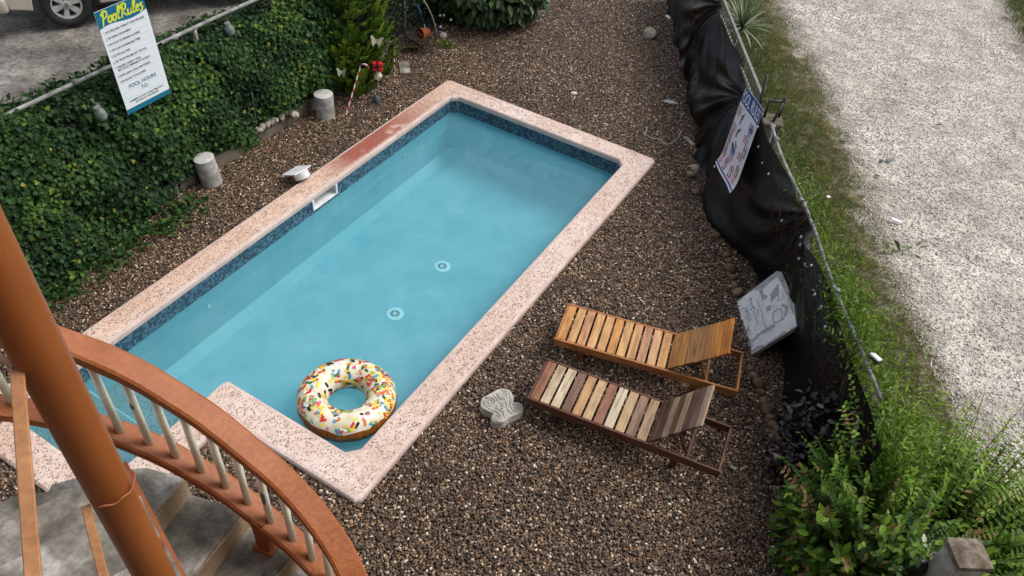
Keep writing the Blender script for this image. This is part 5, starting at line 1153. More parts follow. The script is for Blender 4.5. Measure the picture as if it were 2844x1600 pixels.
# the nearest, largest leaves one by one
sel = np.where((a1 > 2.5) & (a1 < 5.2) & (z1 > 0.15))[0]; sel = RNG.choice(sel, 260, replace=False); P, d, nr = ivy_frames(a1[sel], b1[sel] - 0.045, z1[sel])
single_leaves('leaf', P, d, nr, RNG.uniform(0.05, 0.072, len(sel)), IVYSHAPE, MAT['ivy'], ivy)
# runners creeping over the pebbles
n = 1500; a3 = RNG.uniform(2.2, 5.0, n); b3 = 7.22 - np.abs(RNG.normal(0, 0.16, n)) - 0.12 * (np.sin(a3 * 9) > 0.55); z3 = np.abs(RNG.normal(0.03, 0.04, n)) + 0.02; kk = RNG.random(n) < np.interp(a3, [2.2, 4.6, 5.0], [1, 0.6, 0.2]); a3, b3, z3 = a3[kk], b3[kk], z3[kk]
P = pw(a3, b3, z3) - IV0; leaves('foliage', P, rvec(len(P)), norm(np.array([0, 0, 1.0]) + RNG.normal(0, 0.5, (len(P), 3))), RNG.uniform(0.035, 0.07, len(P)), IVYSHAPE, MAT['ivy'], ivy, np.clip(RNG.normal(0.62, 0.18, len(P)), 0, 0.97))['kind'] = 'stuff'
# blossoms
def blossom(x, y, b, m, s=0.028):
    p = on_plane(x, y, PW3(0, b), EB); bm = bmesh.new()
    for k in range(5):
        t = 2 * math.pi * k / 5; dsc = [(s * 0.15 * math.cos(t), s * 0.15 * math.sin(t), 0)] + [(s * math.cos(t + e), s * math.sin(t + e), 0.006) for e in (-0.45, 0, 0.45)]; bm.faces.new([bm.verts.new(v) for v in dsc])
    o = obj('blossom', bm, MAT[m], ivy); o.matrix_world = Matrix.Translation(p) @ Vector((0.3, -0.6, 0.8)).to_track_quat('Z', 'Y').to_matrix().to_4x4()
for x, y, m in ((640, 296, 'petalw'), (648, 330, 'pink'), (656, 336, 'pink'), (664, 348, 'pink'), (672, 356, 'pink'), (690, 300, 'petalw'), (700, 285, 'petalw'), (632, 330, 'petalw'), (660, 310, 'pink'), (601, 398, 'petalw'), (612, 325, 'petalw'), (571, 424, 'pink'), (567, 431, 'pink')): blossom(x, y, 7.24, m)
# hanging jar lights
for (x, y, b, lab) in ((274, 306, 7.26, 'frosted jar light hanging low on the ivy left of the tall rules board'), (634, 72, 7.5, 'frosted jar light hung near the pipe rail at the top of the ivy')):
    p = on_plane(x, y, PW3(0, b), EB); jr = empty('jar_light', p, 0, lab, 'jar light', 'jar lights in the ivy'); jr.rotation_euler = (R(8), R(-6), 0)
    bm = bmesh.new(); lathe(bm, [(0, -0.12), (0.045, -0.115), (0.055, -0.09), (0.055, -0.02), (0.035, 0.01), (0.032, 0.02)], 16); obj('jar', bm, MAT['glass_jar'], jr, smooth=True)
    bm = bmesh.new(); lathe(bm, [(0.036, 0.018), (0.036, 0.042), (0, 0.044)], 16); obj('lid', bm, MAT['galv'], jr, smooth=False)
    bm = bmesh.new(); tube(bm, [(0.034, 0, 0.03), (0.02, 0, 0.10), (-0.02, 0, 0.10), (-0.034, 0, 0.03)], 0.003, 5); obj('wire_loop', bm, MAT['galv'], jr)

# ------------------------------------------------------------------ thuja column
TC = Vector((-2.80, 10.84, 0)); th_ = empty('thuja', TC, 0, 'tall bright green thuja column decorated with butterflies', 'conifer')
bm = bmesh.new(); tube(bm, [(0, 0, 0), (0.02, 0, 1.2), (0, 0.02, 2.6)], [0.07, 0.05, 0.015], 8); obj('trunk', bm, MAT['twig'], th_)
def trad(z): return np.interp(z, [0, 0.15, 0.5, 1.1, 1.8, 2.5, 3.0], [0.34, 0.45, 0.53, 0.53, 0.47, 0.34, 0.08])
bm = bmesh.new(); lathe(bm, [(float(trad(z)) * 0.5, z) for z in (0.12, 0.4, 0.8, 1.2, 1.8, 2.4, 2.9)], 14)
for v in bm.verts: v.co.x += random.uniform(-.06, .06); v.co.y += random.uniform(-.06, .06)
obj('shade_core', bm, MAT['core'], th_)  # dark filler giving the gaps between plumes their shade
PP, DD, NN, SS, TT = [], [], [], [], []
for k in range(1500):                                    # upright curling plumes
    z = random.random() ** 1.05 * 2.75; t = random.uniform(0, 2 * math.pi); rr = float(trad(z)) * random.uniform(0.55, 1.06) * (1 + 0.13 * math.sin(t * 4 + z * 3) + 0.08 * math.sin(t * 9 - z * 5)); base = Vector((rr * math.cos(t), rr * math.sin(t), z))
    out = Vector((math.cos(t), math.sin(t), 0)); lean = out * random.uniform(0.25, 0.6) + Vector((random.uniform(-.2, .2), random.uniform(-.2, .2), 1)); lean.normalize(); ln = random.uniform(0.16, 0.32)
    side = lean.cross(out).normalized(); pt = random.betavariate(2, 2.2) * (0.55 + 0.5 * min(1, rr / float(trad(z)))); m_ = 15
    for q in range(m_):
        f = q / m_; c = base + lean * ln * f + out * 0.05 * f * f + Vector((0, 0, -0.06 * f * f))
        for sgn in (1, -1):
            dd = lean * random.uniform(0.5, 0.9) + side * sgn * random.uniform(0.4, 1.0) * (1 - f * 0.6) + out * random.uniform(-0.1, 0.5)
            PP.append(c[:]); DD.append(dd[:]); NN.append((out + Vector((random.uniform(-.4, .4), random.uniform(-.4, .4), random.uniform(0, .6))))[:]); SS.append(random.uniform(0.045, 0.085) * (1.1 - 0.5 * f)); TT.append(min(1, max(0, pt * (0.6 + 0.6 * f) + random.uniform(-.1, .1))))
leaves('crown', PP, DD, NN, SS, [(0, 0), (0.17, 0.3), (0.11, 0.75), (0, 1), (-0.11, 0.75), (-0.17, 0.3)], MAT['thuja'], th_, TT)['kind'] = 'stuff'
def butterfly(x, y, b, lab, m4r, s=1.0):
    p = on_plane(x, y, PW3(0, b), EB); bf = empty('butterfly', p, 0, lab, 'butterfly', 'paper butterflies on the hedge'); bf.rotation_euler = m4r
    for sgn in (1, -1):
        bm = bmesh.new(); W_ = [(0, 0.0, 0), (0.03, 0.05, 0.02), (0.085, 0.09, 0.045), (0.11, 0.07, 0.055), (0.085, 0.02, 0.04), (0.075, -0.03, 0.035), (0.045, -0.085, 0.02), (0.035, -0.05, 0.015), (0.012, -0.02, 0.006)]
        up_ = [bm.verts.new((sgn * x_ * s, y_ * s, z_ * s)) for x_, y_, z_ in W_]; dn_ = [bm.verts.new((sgn * x_ * s, y_ * s, z_ * s - 0.003)) for x_, y_, z_ in W_]
        bm.faces.new(up_); bm.faces.new(dn_[::-1])
        for k in range(len(W_)): bm.faces.new((up_[k], dn_[k], dn_[(k + 1) % len(W_)], up_[(k + 1) % len(W_)]))
        bmesh.ops.recalc_face_normals(bm, faces=bm.faces); obj('wing', bm, MAT['butterfly'], bf)
    bm = bmesh.new(); tube(bm, [(0, -0.03 * s, 0), (0, 0.05 * s, 0)], 0.006 * s, 6); obj('body', bm, MAT['butterfly'], bf)
butterfly(1045, 117, 6.55, 'cream butterfly with spread wings high on the thuja', (R(55), R(12), R(15)), 0.85)
butterfly(950, 203, 6.75, 'dull cream butterfly low on the thuja beside the left cane', (R(50), R(-8), R(-10)), 0.7)
# candy canes and gift stake
def cane(foot, top, hook, lab):
    f, tp = Vector(foot), Vector(top); cn = empty('candy_cane', f, 0, lab, 'candy cane', 'candy cane stakes'); ax = tp - f; h = Vector((hook[0], hook[1], 0)).normalized()
    path = [ax * (t / 30) for t in range(31)] + [ax + h * 0.075 * (1 - math.cos(q)) / 1.0 * 0.9 + Vector((0, 0, 0.07 * math.sin(q))) for q in np.linspace(0.35, 2.9, 9)]
    bm = bmesh.new(); tube(bm, path[2:], 0.0105, 10)
    bm.faces.ensure_lookup_table()
    for k, fc in enumerate(bm.faces): fc.material_index = (0 if ((k // 10) * 2 + (k % 10)) % 10 < 5 else 1) if len(fc.verts) == 4 else 0
    obj('striped_stem', bm, [MAT['caneW'], MAT['caneR']], cn); bm = bmesh.new(); tube(bm, [path[0] - Vector((0, 0, 0.05)), path[2]], 0.006, 6); obj('spike', bm, MAT['black'], cn)
f = on_z(957, 332); tpz = on_plane(1000, 188, (f.x, f.y, 0), EB); cane(f, tpz, (0.6, -0.1), 'red and white candy cane stake next to the clean concrete drum')
f = on_z(1096, 246); tpz = on_plane(1094, 130, (f.x, f.y, 0), EB); cane(f, tpz, (-1, 0.2), 'red and white candy cane stake right of the thuja by the slab')
f = on_z(1047, 286); gs = empty('gift_stake', f, 0, 'garden stake with a red gift box above a cream block and dark foot', 'garden ornament')
g0 = on_plane(1048, 185, (f.x, f.y, 0), EB) - f; g1 = on_plane(1050, 212, (f.x, f.y, 0), EB) - f
bm = bmesh.new()
for dx in (-0.042, 0.042):
    for dz in (-0.035, 0.04): bx(bm, (0.07, 0.07, 0.06), g0 + Vector((dx, 0, dz)), Matrix.Rotation(R(20), 3, 'Z'), bev=0.008)
obj('gift_box', bm, MAT['red'], gs)
bm = bmesh.new(); bx(bm, (0.012, 0.06, 0.15), g0, Matrix.Rotation(R(20), 3, 'Z')); bx(bm, (0.16, 0.06, 0.014), g0, Matrix.Rotation(R(20), 3, 'Z')); obj('ribbon', bm, MAT['black'], gs)
bm = bmesh.new(); bx(bm, (0.09, 0.09, 0.10), g1, Matrix.Rotation(R(35), 3, 'Y') @ Matrix.Rotation(R(25), 3, 'Z'), bev=0.012); obj('cream_block', bm, MAT['icing'], gs)
bm = bmesh.new(); tube(bm, [g1, (0, 0, 0)], 0.006, 6); obj('stem', bm, MAT['galv'], gs)
bm = bmesh.new(); lathe(bm, [(0.045, 0.0), (0.05, 0.02), (0.035, 0.11), (0, 0.13)], 12); obj('foot', bm, MAT['bluegrey'], gs, smooth=True)

# ------------------------------------------------------------------ big leafy bush and the clutter in front of it
BC = Vector((-1.05, 13.75, 0)); bb = empty('leafy_bush', BC, 0, 'large dark leafy bush at the far end of the gravel', 'bush')
bm = bmesh.new()
for k in range(9): tube(bm, [(random.uniform(-.2, .2), random.uniform(-.2, .2), 0), (random.uniform(-.5, .5), random.uniform(-.4, .4), 0.7), (random.uniform(-.9, .9), random.uniform(-.6, .6), 1.4)], [0.03, 0.02, 0.008], 6)
obj('stem', bm, MAT['twig'], bb)
bm = bmesh.new(); bmesh.ops.create_icosphere(bm, subdivisions=3, radius=1)
for v in bm.verts: v.co = Vector((v.co.x * 0.92, v.co.y * 0.7, 0.75 + v.co.z * 0.68)) * random.uniform(0.93, 1.05)
obj('shade_core', bm, MAT['core'], bb)  # near-black lump put in as the shaded inside of the bush
n = 2600; q = rvec(n); rr = RNG.uniform(0.93, 1.12, n)[:, None]; P = q * np.array([1.12, 0.86, 0.82]) * rr + np.array([0, 0, 0.78]); k = P[:, 2] > 0.12; P, q = P[k], q[k]
d = q * 0.6 + np.array([0, 0, -0.35]) + RNG.normal(0, 0.5, q.shape); leaves('foliage', P, d, norm(q + np.array([0, 0, 0.8]) + RNG.normal(0, 0.3, q.shape)), RNG.uniform(0.10, 0.18, len(P)), OVAL, MAT['bigbush'], bb, np.clip(RNG.normal(0.5, 0.25, len(P)), 0, 1))['kind'] = 'stuff'
n = 260; q = rvec(n); q[:, 1] = -np.abs(q[:, 1]); P = q * np.array([1.2, 0.92, 0.85]) + np.array([0, 0, 0.75]); P[:, 2] = np.maximum(P[:, 2], 0.1)
single_leaves('leaf', P, q * 0.7 + np.array([0, 0, -0.4]) + RNG.normal(0, 0.4, q.shape), norm(q + np.array([0, 0, 0.9])), RNG.uniform(0.13, 0.2, n), OVAL, MAT['bigbush'], bb, tints=[0.45, 0.6, 0.8, 0.95])
# dark vines over the far netting
vn = empty('vine_tangle', PW3(9.6, 7.75, 0), 0, 'sparse dry vines tangled over the far wire netting', 'vine')
V0 = np.array(PW3(9.6, 7.75, 0)[:]); n = 8000; a = RNG.uniform(8.2, 12.3, n); z = RNG.random(n) ** 0.8 * 1.8; b = 7.72 + RNG.normal(0, 0.07, n)
P = pw(a, b, z) - V0; leaves('foliage', P, rvec(n), norm(-eb + RNG.normal(0, 0.6, (n, 3))), RNG.uniform(0.03, 0.06, n), OVAL, MAT['bigbush'], vn, np.clip(RNG.normal(0.4, 0.3, n), 0, 1))['kind'] = 'stuff'
bm = bmesh.new(); bx(bm, (4.3, 0.05, 1.7), (0, 0, 0.85), Matrix.Rotation(TH, 3, 'Z')); obj('shade_core', bm, MAT['core'], vn).location = tuple(EA * 0.65 + EB * 0.16)  # near-black sheet added behind the vines as painted shade
p = on_z(1150, 140); tw = empty('twig_pile', p, 0, 'heap of dark dead twigs beside the far netting', 'twigs'); bm = bmesh.new()
for k in range(150):
    t = random.uniform(0, 6.28); r = random.gauss(0, 0.28); c = Vector((r * math.cos(t) * 1.1, r * math.sin(t) * 0.8, max(0.015, random.gauss(0.10, 0.07)))); dd = Vector((random.gauss(0, 1), random.gauss(0, 1), random.gauss(0, 0.4))).normalized() * random.uniform(0.06, 0.2); tube(bm, [c - dd, c + Vector((0, 0, 0.02)), c + dd], 0.006, 4)
o = obj('twig', bm, MAT['twig'], tw); o['kind'] = 'stuff'
p = on_z(1188, 105); o = obj('pot_shard', (lambda b: (lathe(b, [(0.07, 0), (0.10, 0.2), (0.105, 0.2), (0.08, 0.0)], 12), b)[1])(bmesh.new()), MAT['terracotta']); o.location = (p.x, p.y, 0.09); o.rotation_euler = (R(80), 0, R(-35)); tag(o, 'orange terracotta pot lying on its side by the dead twigs', 'pot')
f = on_z(1184, 88); tp2 = on_plane(1160, 14, (f.x, f.y, 0), EB); bs = empty('blue_stake', f, 0, 'thin blue and white stake leaning above the terracotta pot', 'stake'); ax = tp2 - f
bm = bmesh.new(); tube(bm, [(0, 0, 0), ax * 0.3], 0.011, 6); obj('white_tip', bm, MAT['caneW'], bs); bm = bmesh.new(); tube(bm, [ax * 0.3, ax], 0.012, 6); obj('blue_shaft', bm, flat('stake blue', (0.03, 0.11, 0.26)), bs)
f = on_z(1215, 106); P = [on_plane(x, y, (f.x, f.y, 0), EB) for x, y in ((1172, -6), (1185, 14), (1199, 44), (1209, 75), (1215, 106))]; bm = bmesh.new(); tube(bm, catmull(P, 4), 0.011, 6); tag(obj('bent_hose', bm, MAT['rope']), 'thin grey hose arching down beside the white stone', 'hose')
for x, y, m in ((1222, 43, 'petalw'), (1232, 42, 'petalw'), (1252, 55, 'petalw'), (1223, 75, 'lilac')):
    p = on_z(x, y, 0.25); bm = bmesh.new(); bmesh.ops.create_icosphere(bm, subdivisions=1, radius=0.026); o = obj('blossom', bm, MAT[m], bb); o.location = p - BC
n = 60; p = on_z(1240, 128); P = np.array(p[:]) + RNG.normal(0, 1, (n, 3)) * np.array([0.12, 0.06, 0]) + np.array([0, 0, 0.015]); tag(leaves('weed_tuft', P, rvec(n) + np.array([0, 0, 1.2]), rvec(n), RNG.uniform(0.06, 0.13, n), LANCE, MAT['weed']), 'small green weed tuft sprouting from the gravel below the white stone', 'weed')
p = on_z(1700, -4); bm = rockbm(0.16, 301, (1, 0.9, 0.8), 0.3); o = obj('dark_bag', bm, MAT['black'], smooth=True); o.location = (p.x, p.y + 0.1, 0.1); tag(o, 'dark crumpled bag at the far top of the gravel', 'bag')

# ------------------------------------------------------------------ verge grass and weeds
def blades(name, P, h, w_, mat, tint, lean=0.5, kind='stuff', parent=None):
    n = len(P); az = RNG.uniform(0, 2 * math.pi, n); d = np.stack([np.cos(az), np.sin(az), np.zeros(n)], 1); s = np.stack([-np.sin(az), np.cos(az), np.zeros(n)], 1)
    h = np.asarray(h)[:, None]; w2 = (np.asarray(w_) * np.ones(n))[:, None]; ln = (RNG.uniform(0.2, 1.0, n) * lean)[:, None]; zz = np.array([0, 0, 1.0])
    m_ = P + zz * h * 0.55 + d * ln * h * 0.35; t_ = P + zz * h * (1 - 0.25 * ln) + d * ln * h * 1.0
    V = np.stack([P - s * w2, P + s * w2, m_ + s * w2 * 0.8, m_ - s * w2 * 0.8, t_], 1).reshape(-1, 3); b = np.arange(n)[:, None] * 5
    return npmesh(name, V, [b + np.array([[0, 1, 2, 3]]), b + np.array([[3, 2, 4]])], mat, parent, np.repeat(tint, 5))
n = 120000; y = RNG.uniform(2.0, 18.0, n); e = vedge(y); x = 3.37 - 0.049 * y + (e + 0.12 - (3.37 - 0.049 * y)) * RNG.random(n) ** 0.85 - 0.05
rel = (x - (3.37 - 0.049 * y)) / (e - (3.37 - 0.049 * y)); patch = np.sin(x * 5.1 + y * 2.3) * np.sin(y * 3.7 - x * 2.2) + 0.6 * np.sin(y * 9.1 + x * 7)
keep = RNG.random(n) < np.clip(1.15 - np.clip(rel - 0.55, 0, 1) * 2.1 + 0.30 * patch, 0.04, 1); x, y, rel, patch = x[keep], y[keep], rel[keep], patch[keep]; n = len(x)
h = np.clip(RNG.gamma(4, 0.013, n) * (1.5 - 0.9 * rel), 0.015, 0.25); tint = np.clip(RNG.normal(0.42, 0.17, n) + 0.12 * patch + np.clip(rel - 0.42, 0, 1) * 0.55, 0, 1)
tag(blades('verge_grass', np.stack([x, y, zverge(x, y)], 1), h, 0.0032, MAT['grass'], tint, 0.9), 'short patchy grass on the verge between the fence and the white road', 'grass', kind='stuff')
n = 26000; y = RNG.uniform(10, 21, n); f = fedge(y); x = f - 0.1 + RNG.gamma(2, 0.8, n); k = RNG.random(n) < np.clip((x - f + 0.1) * 2.5, 0.1, 1); x, y = x[k], y[k]; n = len(x)
tag(blades('far_grass', np.stack([x, y, zverge(x, y)], 1), np.clip(RNG.gamma(4, 0.018, n), 0.02, 0.3), 0.006, MAT['grass'], np.clip(RNG.normal(0.35, 0.17, n), 0, 1), 0.8), 'green grass on the far side of the white road', 'grass', kind='stuff')
# taller weeds right behind the pipe rail
n = 24000; y = 3.6 + 8.6 * RNG.random(n) ** 1.25; x = 3.46 - 0.049 * y + np.abs(RNG.normal(0, 0.26, n)); cl = np.sin(y * 4.1) + np.sin(y * 9.7 + x * 6); k = (RNG.random(n) < np.clip(0.5 + 0.4 * cl, 0.05, 1) * np.interp(y, [3.6, 7.4, 8.2, 12], [1, 0.9, 0.25, 0.1])); x, y = x[k], y[k]; n = len(x)
hh = np.clip(RNG.gamma(5, 0.06, n), 0.06, 0.85) * np.interp(y, [3.6, 5, 7, 9], [1.5, 1.3, 0.9, 0.5]) * np.clip(1.25 - (x - 3.0) * 0.5, 0.4, 1.1)
tag(blades('tall_weeds', np.stack([x, y, np.zeros(n)], 1), hh, 0.0045, MAT['weed'], np.clip(RNG.normal(0.45, 0.22, n), 0, 1), 0.55), 'tall light green weeds crowding the back of the pipe rail', 'weeds', kind='stuff')
n = 20000; y = 3.7 + 4.8 * RNG.random(n) ** 1.25; x = 3.37 - 0.049 * y + np.abs(RNG.normal(0, 0.28, n)) - 0.10 * (RNG.random(n) < 0.25) * (y < 4.9); z = np.abs(RNG.normal(0.75, 0.36, n)) * np.interp(y, [3.9, 8.5], [1.15, 0.75]); k = (z < 1.62) & (np.sin(y * 5.3) + np.sin(y * 11 + 3 * x) > -0.9); P = np.stack([x, y, z], 1)[k]; n = len(P)
tag(leaves('weed_foliage', P, rvec(n) + np.array([0, 0, 0.6]), norm(rvec(n) + np.array([0, 0, 0.9])), RNG.uniform(0.03, 0.085, n), LANCE, MAT['weed'], None, np.clip(RNG.normal(0.42, 0.24, n) + (P[:, 2] - 0.8) * 0.2, 0, 1)), 'feathery weed foliage spilling over the pipe rail', 'weeds', kind='stuff')
n = 1500; y = np.clip(RNG.normal(5.25, 0.33, n), 4.5, 6.1); x = 3.365 - 0.049 * y + RNG.normal(0.05, 0.09, n); z = np.clip(RNG.normal(1.34, 0.13, n), 0.9, 1.6); P = np.stack([x, y, z], 1)
tag(leaves('rail_creeper', P, rvec(n) + np.array([-0.3, 0, -0.2]), norm(rvec(n) + np.array([-0.3, 0, 0.9])), RNG.uniform(0.03, 0.075, n), LANCE, MAT['weed'], None, np.clip(RNG.normal(0.35, 0.22, n), 0, 1)), 'thick clump of creeper swallowing the middle of the pipe rail', 'creeper', kind='stuff')
# dry creeper strands on the rail
cr = empty('creeper_strands', (3.0, 5.0, 0), 0, 'thin dry creeper strands hanging over the pipe rail onto the sheeting', 'creeper'); bm = bmesh.new()
for k in range(46):
    y = random.uniform(4.4, 7.4); p = Vector((3.35 - 0.049 * y, y, 1.41)); a = [p + Vector((0.1, random.uniform(-.1, .1), -0.1)), p + Vector((0, 0, 0.03)), p + Vector((-0.09 - random.random() * 0.06, random.uniform(-.12, .12), -0.15)), p + Vector((-0.12 - random.random() * 0.08, random.uniform(-.2, .2), -random.uniform(0.2, 0.6)))]
    tube(bm, [v - cr.location for v in catmull(a, 4)], 0.003, 4)
o = obj('strand', bm, MAT['twig'], cr); o['kind'] = 'stuff'
# yucca behind the pickets
yc = on_z(2070, 95, 0.15); yu = empty('yucca', (yc.x - 0.1, yc.y, 0), 0, 'spiky pale yucca rosette just behind the picket fence', 'yucca')
for k in range(64):
    t = random.uniform(0, 6.283); el = random.uniform(0.1, 1.35); L_ = random.uniform(0.55, 0.85); d = Vector((math.cos(t) * math.cos(el), math.sin(t) * math.cos(el), math.sin(el))); s = Vector((-math.sin(t), math.cos(t), 0)); nn_ = d.cross(s)
    V = []
    for q in range(6):
        f = q / 5; c = d * L_ * f + Vector((0, 0, 0.25 - 0.22 * f * f * math.cos(el))); w2 = 0.019 * (1 - f ** 2.2) + 0.001; V += [c - s * w2, c + nn_ * w2 * 0.5, c + s * w2]
    V = np.array([v[:] for v in V]); F = []
    for q in range(5):
        for e in (0, 1): F.append((q * 3 + e, q * 3 + e + 1, q * 3 + e + 4, q * 3 + e + 3))
    npmesh('blade', V, [np.array(F)], MAT['yucca'], yu, random.random())

# ------------------------------------------------------------------ big shrub at the near end of the fence
SHC = Vector((3.76, 3.58, 0)); shb = empty('leafy_shrub', SHC, 0, 'big bright green shrub of upright leafy shoots by the road', 'shrub')
PP, DD, NN, SS, TT = [], [], [], [], []; bm = bmesh.new(); big = []
for k in range(760):
    t = random.uniform(0, 6.283); r0 = 0.75 * math.sqrt(random.random()); base = Vector((r0 * math.cos(t) * 1.15, r0 * math.sin(t) * 0.95, 0.05)); out = Vector((math.cos(t), math.sin(t), 0))
    spread = random.uniform(0.10, 0.62) * (0.4 + r0); H_ = random.uniform(0.55, 1.42) * (1.05 - 0.35 * r0 / 0.75 * random.random()); tip = base + out * spread + Vector((0.04, -0.02, H_)); mid = base + out * spread * 0.35 + Vector((random.uniform(-.06, .06), random.uniform(-.06, .06), H_ * 0.62))
    path = catmull([base, mid, tip], 9)
    if k % 2 == 0: tube(bm, path, [0.007 * (1 - 0.75 * i / (len(path) - 1)) for i in range(len(path))], 5)
    lit_hue = min(0.93, max(0.0, random.gauss(0.54, 0.20) + 0.20 * tip.x + 0.10 * tip.y)); brown = random.random() < 0.06; m_ = random.randint(10, 14); ph = random.uniform(0, 3.14); big_l = random.random() < 0.14 and tip.y < 0.1  # tint rises to the right and back, painting sunlight into the leaves
    for q in range(m_):
        f = 0.36 + 0.64 * q / m_; i_ = min(len(path) - 2, int(f * (len(path) - 1))); fr_ = f * (len(path) - 1) - i_; c = path[i_].lerp(path[i_ + 1], fr_); tg_ = (path[i_ + 1] - path[i_]).normalized()
        a0 = Vector((math.cos(ph), math.sin(ph), 0)); sd_ = (a0 - tg_ * a0.dot(tg_)).normalized(); ph += random.uniform(0.0, 0.5)
        for sgn in (1, -1):
            dd = sd_ * sgn + tg_ * random.uniform(0.35, 0.8) + Vector((random.uniform(-.22, .22), random.uniform(-.22, .22), random.uniform(-0.3, 0.15))); nn_ = tg_ + Vector((random.uniform(-.4, .4), random.uniform(-.4, .4), 0.8)); s = random.uniform(0.046, 0.074) * (1.1 - 0.45 * (f - 0.36)) * (1.5 if big_l else 1)
            tv = 0.955 + random.random() * 0.045 if (brown and random.random() < 0.7) or random.random() < 0.012 else min(0.93, max(0, lit_hue + random.uniform(-.12, .12) + (f - 0.7) * 0.28))
            PP.append(c[:]); DD.append(dd[:]); NN.append(nn_[:]); SS.append(s); TT.append(tv)
obj('stem', bm, MAT['twig'], shb)['kind'] = 'stuff'
PP, DD, NN, SS, TT = map(np.array, (PP, DD, NN, SS, TT)); score = PP[:, 2] + 0.15 * PP[:, 1] * -1 + SS * 8; pick = np.argsort(-score)[:1400]; pick = RNG.choice(pick, 290, replace=False); msk = np.ones(len(PP), bool); msk[pick] = False
leaves('foliage', PP[msk], DD[msk], NN[msk], SS[msk], OVAL, MAT['shrub'], shb, TT[msk], 0.22, 0.2)['kind'] = 'stuff'
single_leaves('leaf', PP[pick], DD[pick], NN[pick], SS[pick] * 1.05, OVAL, MAT['shrub'], shb, 5, 0.22, 0.2, [0.45, 0.6, 0.72, 0.85, 0.93])
bm = bmesh.new(); bmesh.ops.create_icosphere(bm, subdivisions=3, radius=1)
for v in bm.verts: v.co = Vector((v.co.x * 0.80, v.co.y * 0.66, 0.30 + v.co.z * 0.34)) * random.uniform(0.9, 1.08)
obj('shade_core', bm, MAT['core'], shb)  # dark mass added as shade between the shoots
# low skirt of broad brownish-green leaves to the left
n = 2300; t = RNG.uniform(0, 6.283, n); r = 0.72 + 0.28 * RNG.random(n); P = np.stack([np.cos(t) * r * 1.22, np.sin(t) * r * 1.02, np.abs(RNG.normal(0.25, 0.2, n)) + 0.03], 1); d = P * np.array([1, 1, 0]) + RNG.normal(0, 0.4, (n, 3))
tt = np.clip(RNG.normal(0.35, 0.2, n), 0, 0.9); tt[RNG.random(n) < 0.10] = 0.975; leaves('foliage', P, d, norm(P * np.array([0.5, 0.5, 0]) + np.array([0, 0, 1]) + RNG.normal(0, 0.3, (n, 3))), RNG.uniform(0.06, 0.11, n), OVAL, MAT['shrub'], shb, tt)['kind'] = 'stuff'
# dark purple-leaved plant trailing over the end of the sheeting
PC = Vector((3.0, 4.75, 0)); pu = empty('purple_plant', PC, 0, 'dark purple leaved plant sprawling at the near end of the sheeting', 'plant')
line = [on_z(2170, 1275, 0.25), on_z(2200, 1210, 0.35), on_z(2245, 1150, 0.5), on_z(2300, 1125, 0.75), on_z(2390, 1120, 0.95)]; lc = catmull(line, 12); PP, DD, NN, SS = [], [], [], []
for k in range(1300):
    c = random.choice(lc) + Vector((random.gauss(0.05, 0.10), random.gauss(-0.10, 0.14), random.gauss(-0.05, 0.10))); c.z = max(0.04, c.z); d = Vector((random.gauss(-0.2, 0.6), random.gauss(0, 0.6), random.gauss(0.3, 0.4))); PP.append((c - PC)[:]); DD.append(d[:]); NN.append((random.gauss(0, .4), random.gauss(-.2, .4), 1)); SS.append(random.uniform(0.06, 0.10))
leaves('foliage', PP, DD, NN, SS, OVAL, MAT['purple'], pu)['kind'] = 'stuff'
# gate pillar, lamp and variegated plant
gp = empty('gate_pillar', (3.415, 2.945, 0), R(4), 'stained square concrete pillar with a shallow pyramid cap among the shrub', 'pillar')
bm = bmesh.new(); bx(bm, (0.215, 0.215, 1.38), (0, 0, 0.69), bev=0.008); obj('shaft', bm, MAT['concrete'], gp)
bm = bmesh.new(); hexa(bm, [(-.125, -.115, 1.38), (.125, -.115, 1.38), (.125, .115, 1.38), (-.125, .115, 1.38)], [(-.125, -.115, 1.43), (.125, -.115, 1.43), (.125, .115, 1.43), (-.125, .115, 1.43)]); v = [bm.verts.new(p) for p in ((-.125, -.115, 1.4302), (.125, -.115, 1.4302), (.125, .115, 1.4302), (-.125, .115, 1.4302))]; ap = bm.verts.new((0.0, 0.0, 1.475))
for k in range(4): bm.faces.new((v[k], v[(k + 1) % 4], ap))
obj('cap', bm, pm('mossy brown cap', [(0.3, (0.07, 0.055, 0.04)), (0.5, (0.17, 0.135, 0.10)), (0.75, (0.32, 0.28, 0.22))], 0.9, 16, 7, bmp=0.4), gp)
p = on_z(2546, 1568, 1.0); lm = empty('garden_lamp', (p.x, p.y, 0), 0, 'dark round garden lamp head beside the concrete pillar', 'lamp')
bm = bmesh.new(); lathe(bm, [(0, 1.09), (0.05, 1.08), (0.075, 1.04), (0.08, 0.98), (0.06, 0.93), (0, 0.92)], 20); obj('lamp_head', bm, MAT['black'], lm, smooth=True)
bm = bmesh.new(); tube(bm, [(0, 0, 0), (0, 0, 0.93)], 0.015, 8); obj('pole', bm, MAT['black'], lm)
c0 = on_z(2566, 1520, 1.05); vp = empty('variegated_plant', (c0.x, c0.y, 0), 0, 'plant with white edged green leaves between the lamp and the pillar', 'plant'); PP, DD, NN, SS, TT = [], [], [], [], []
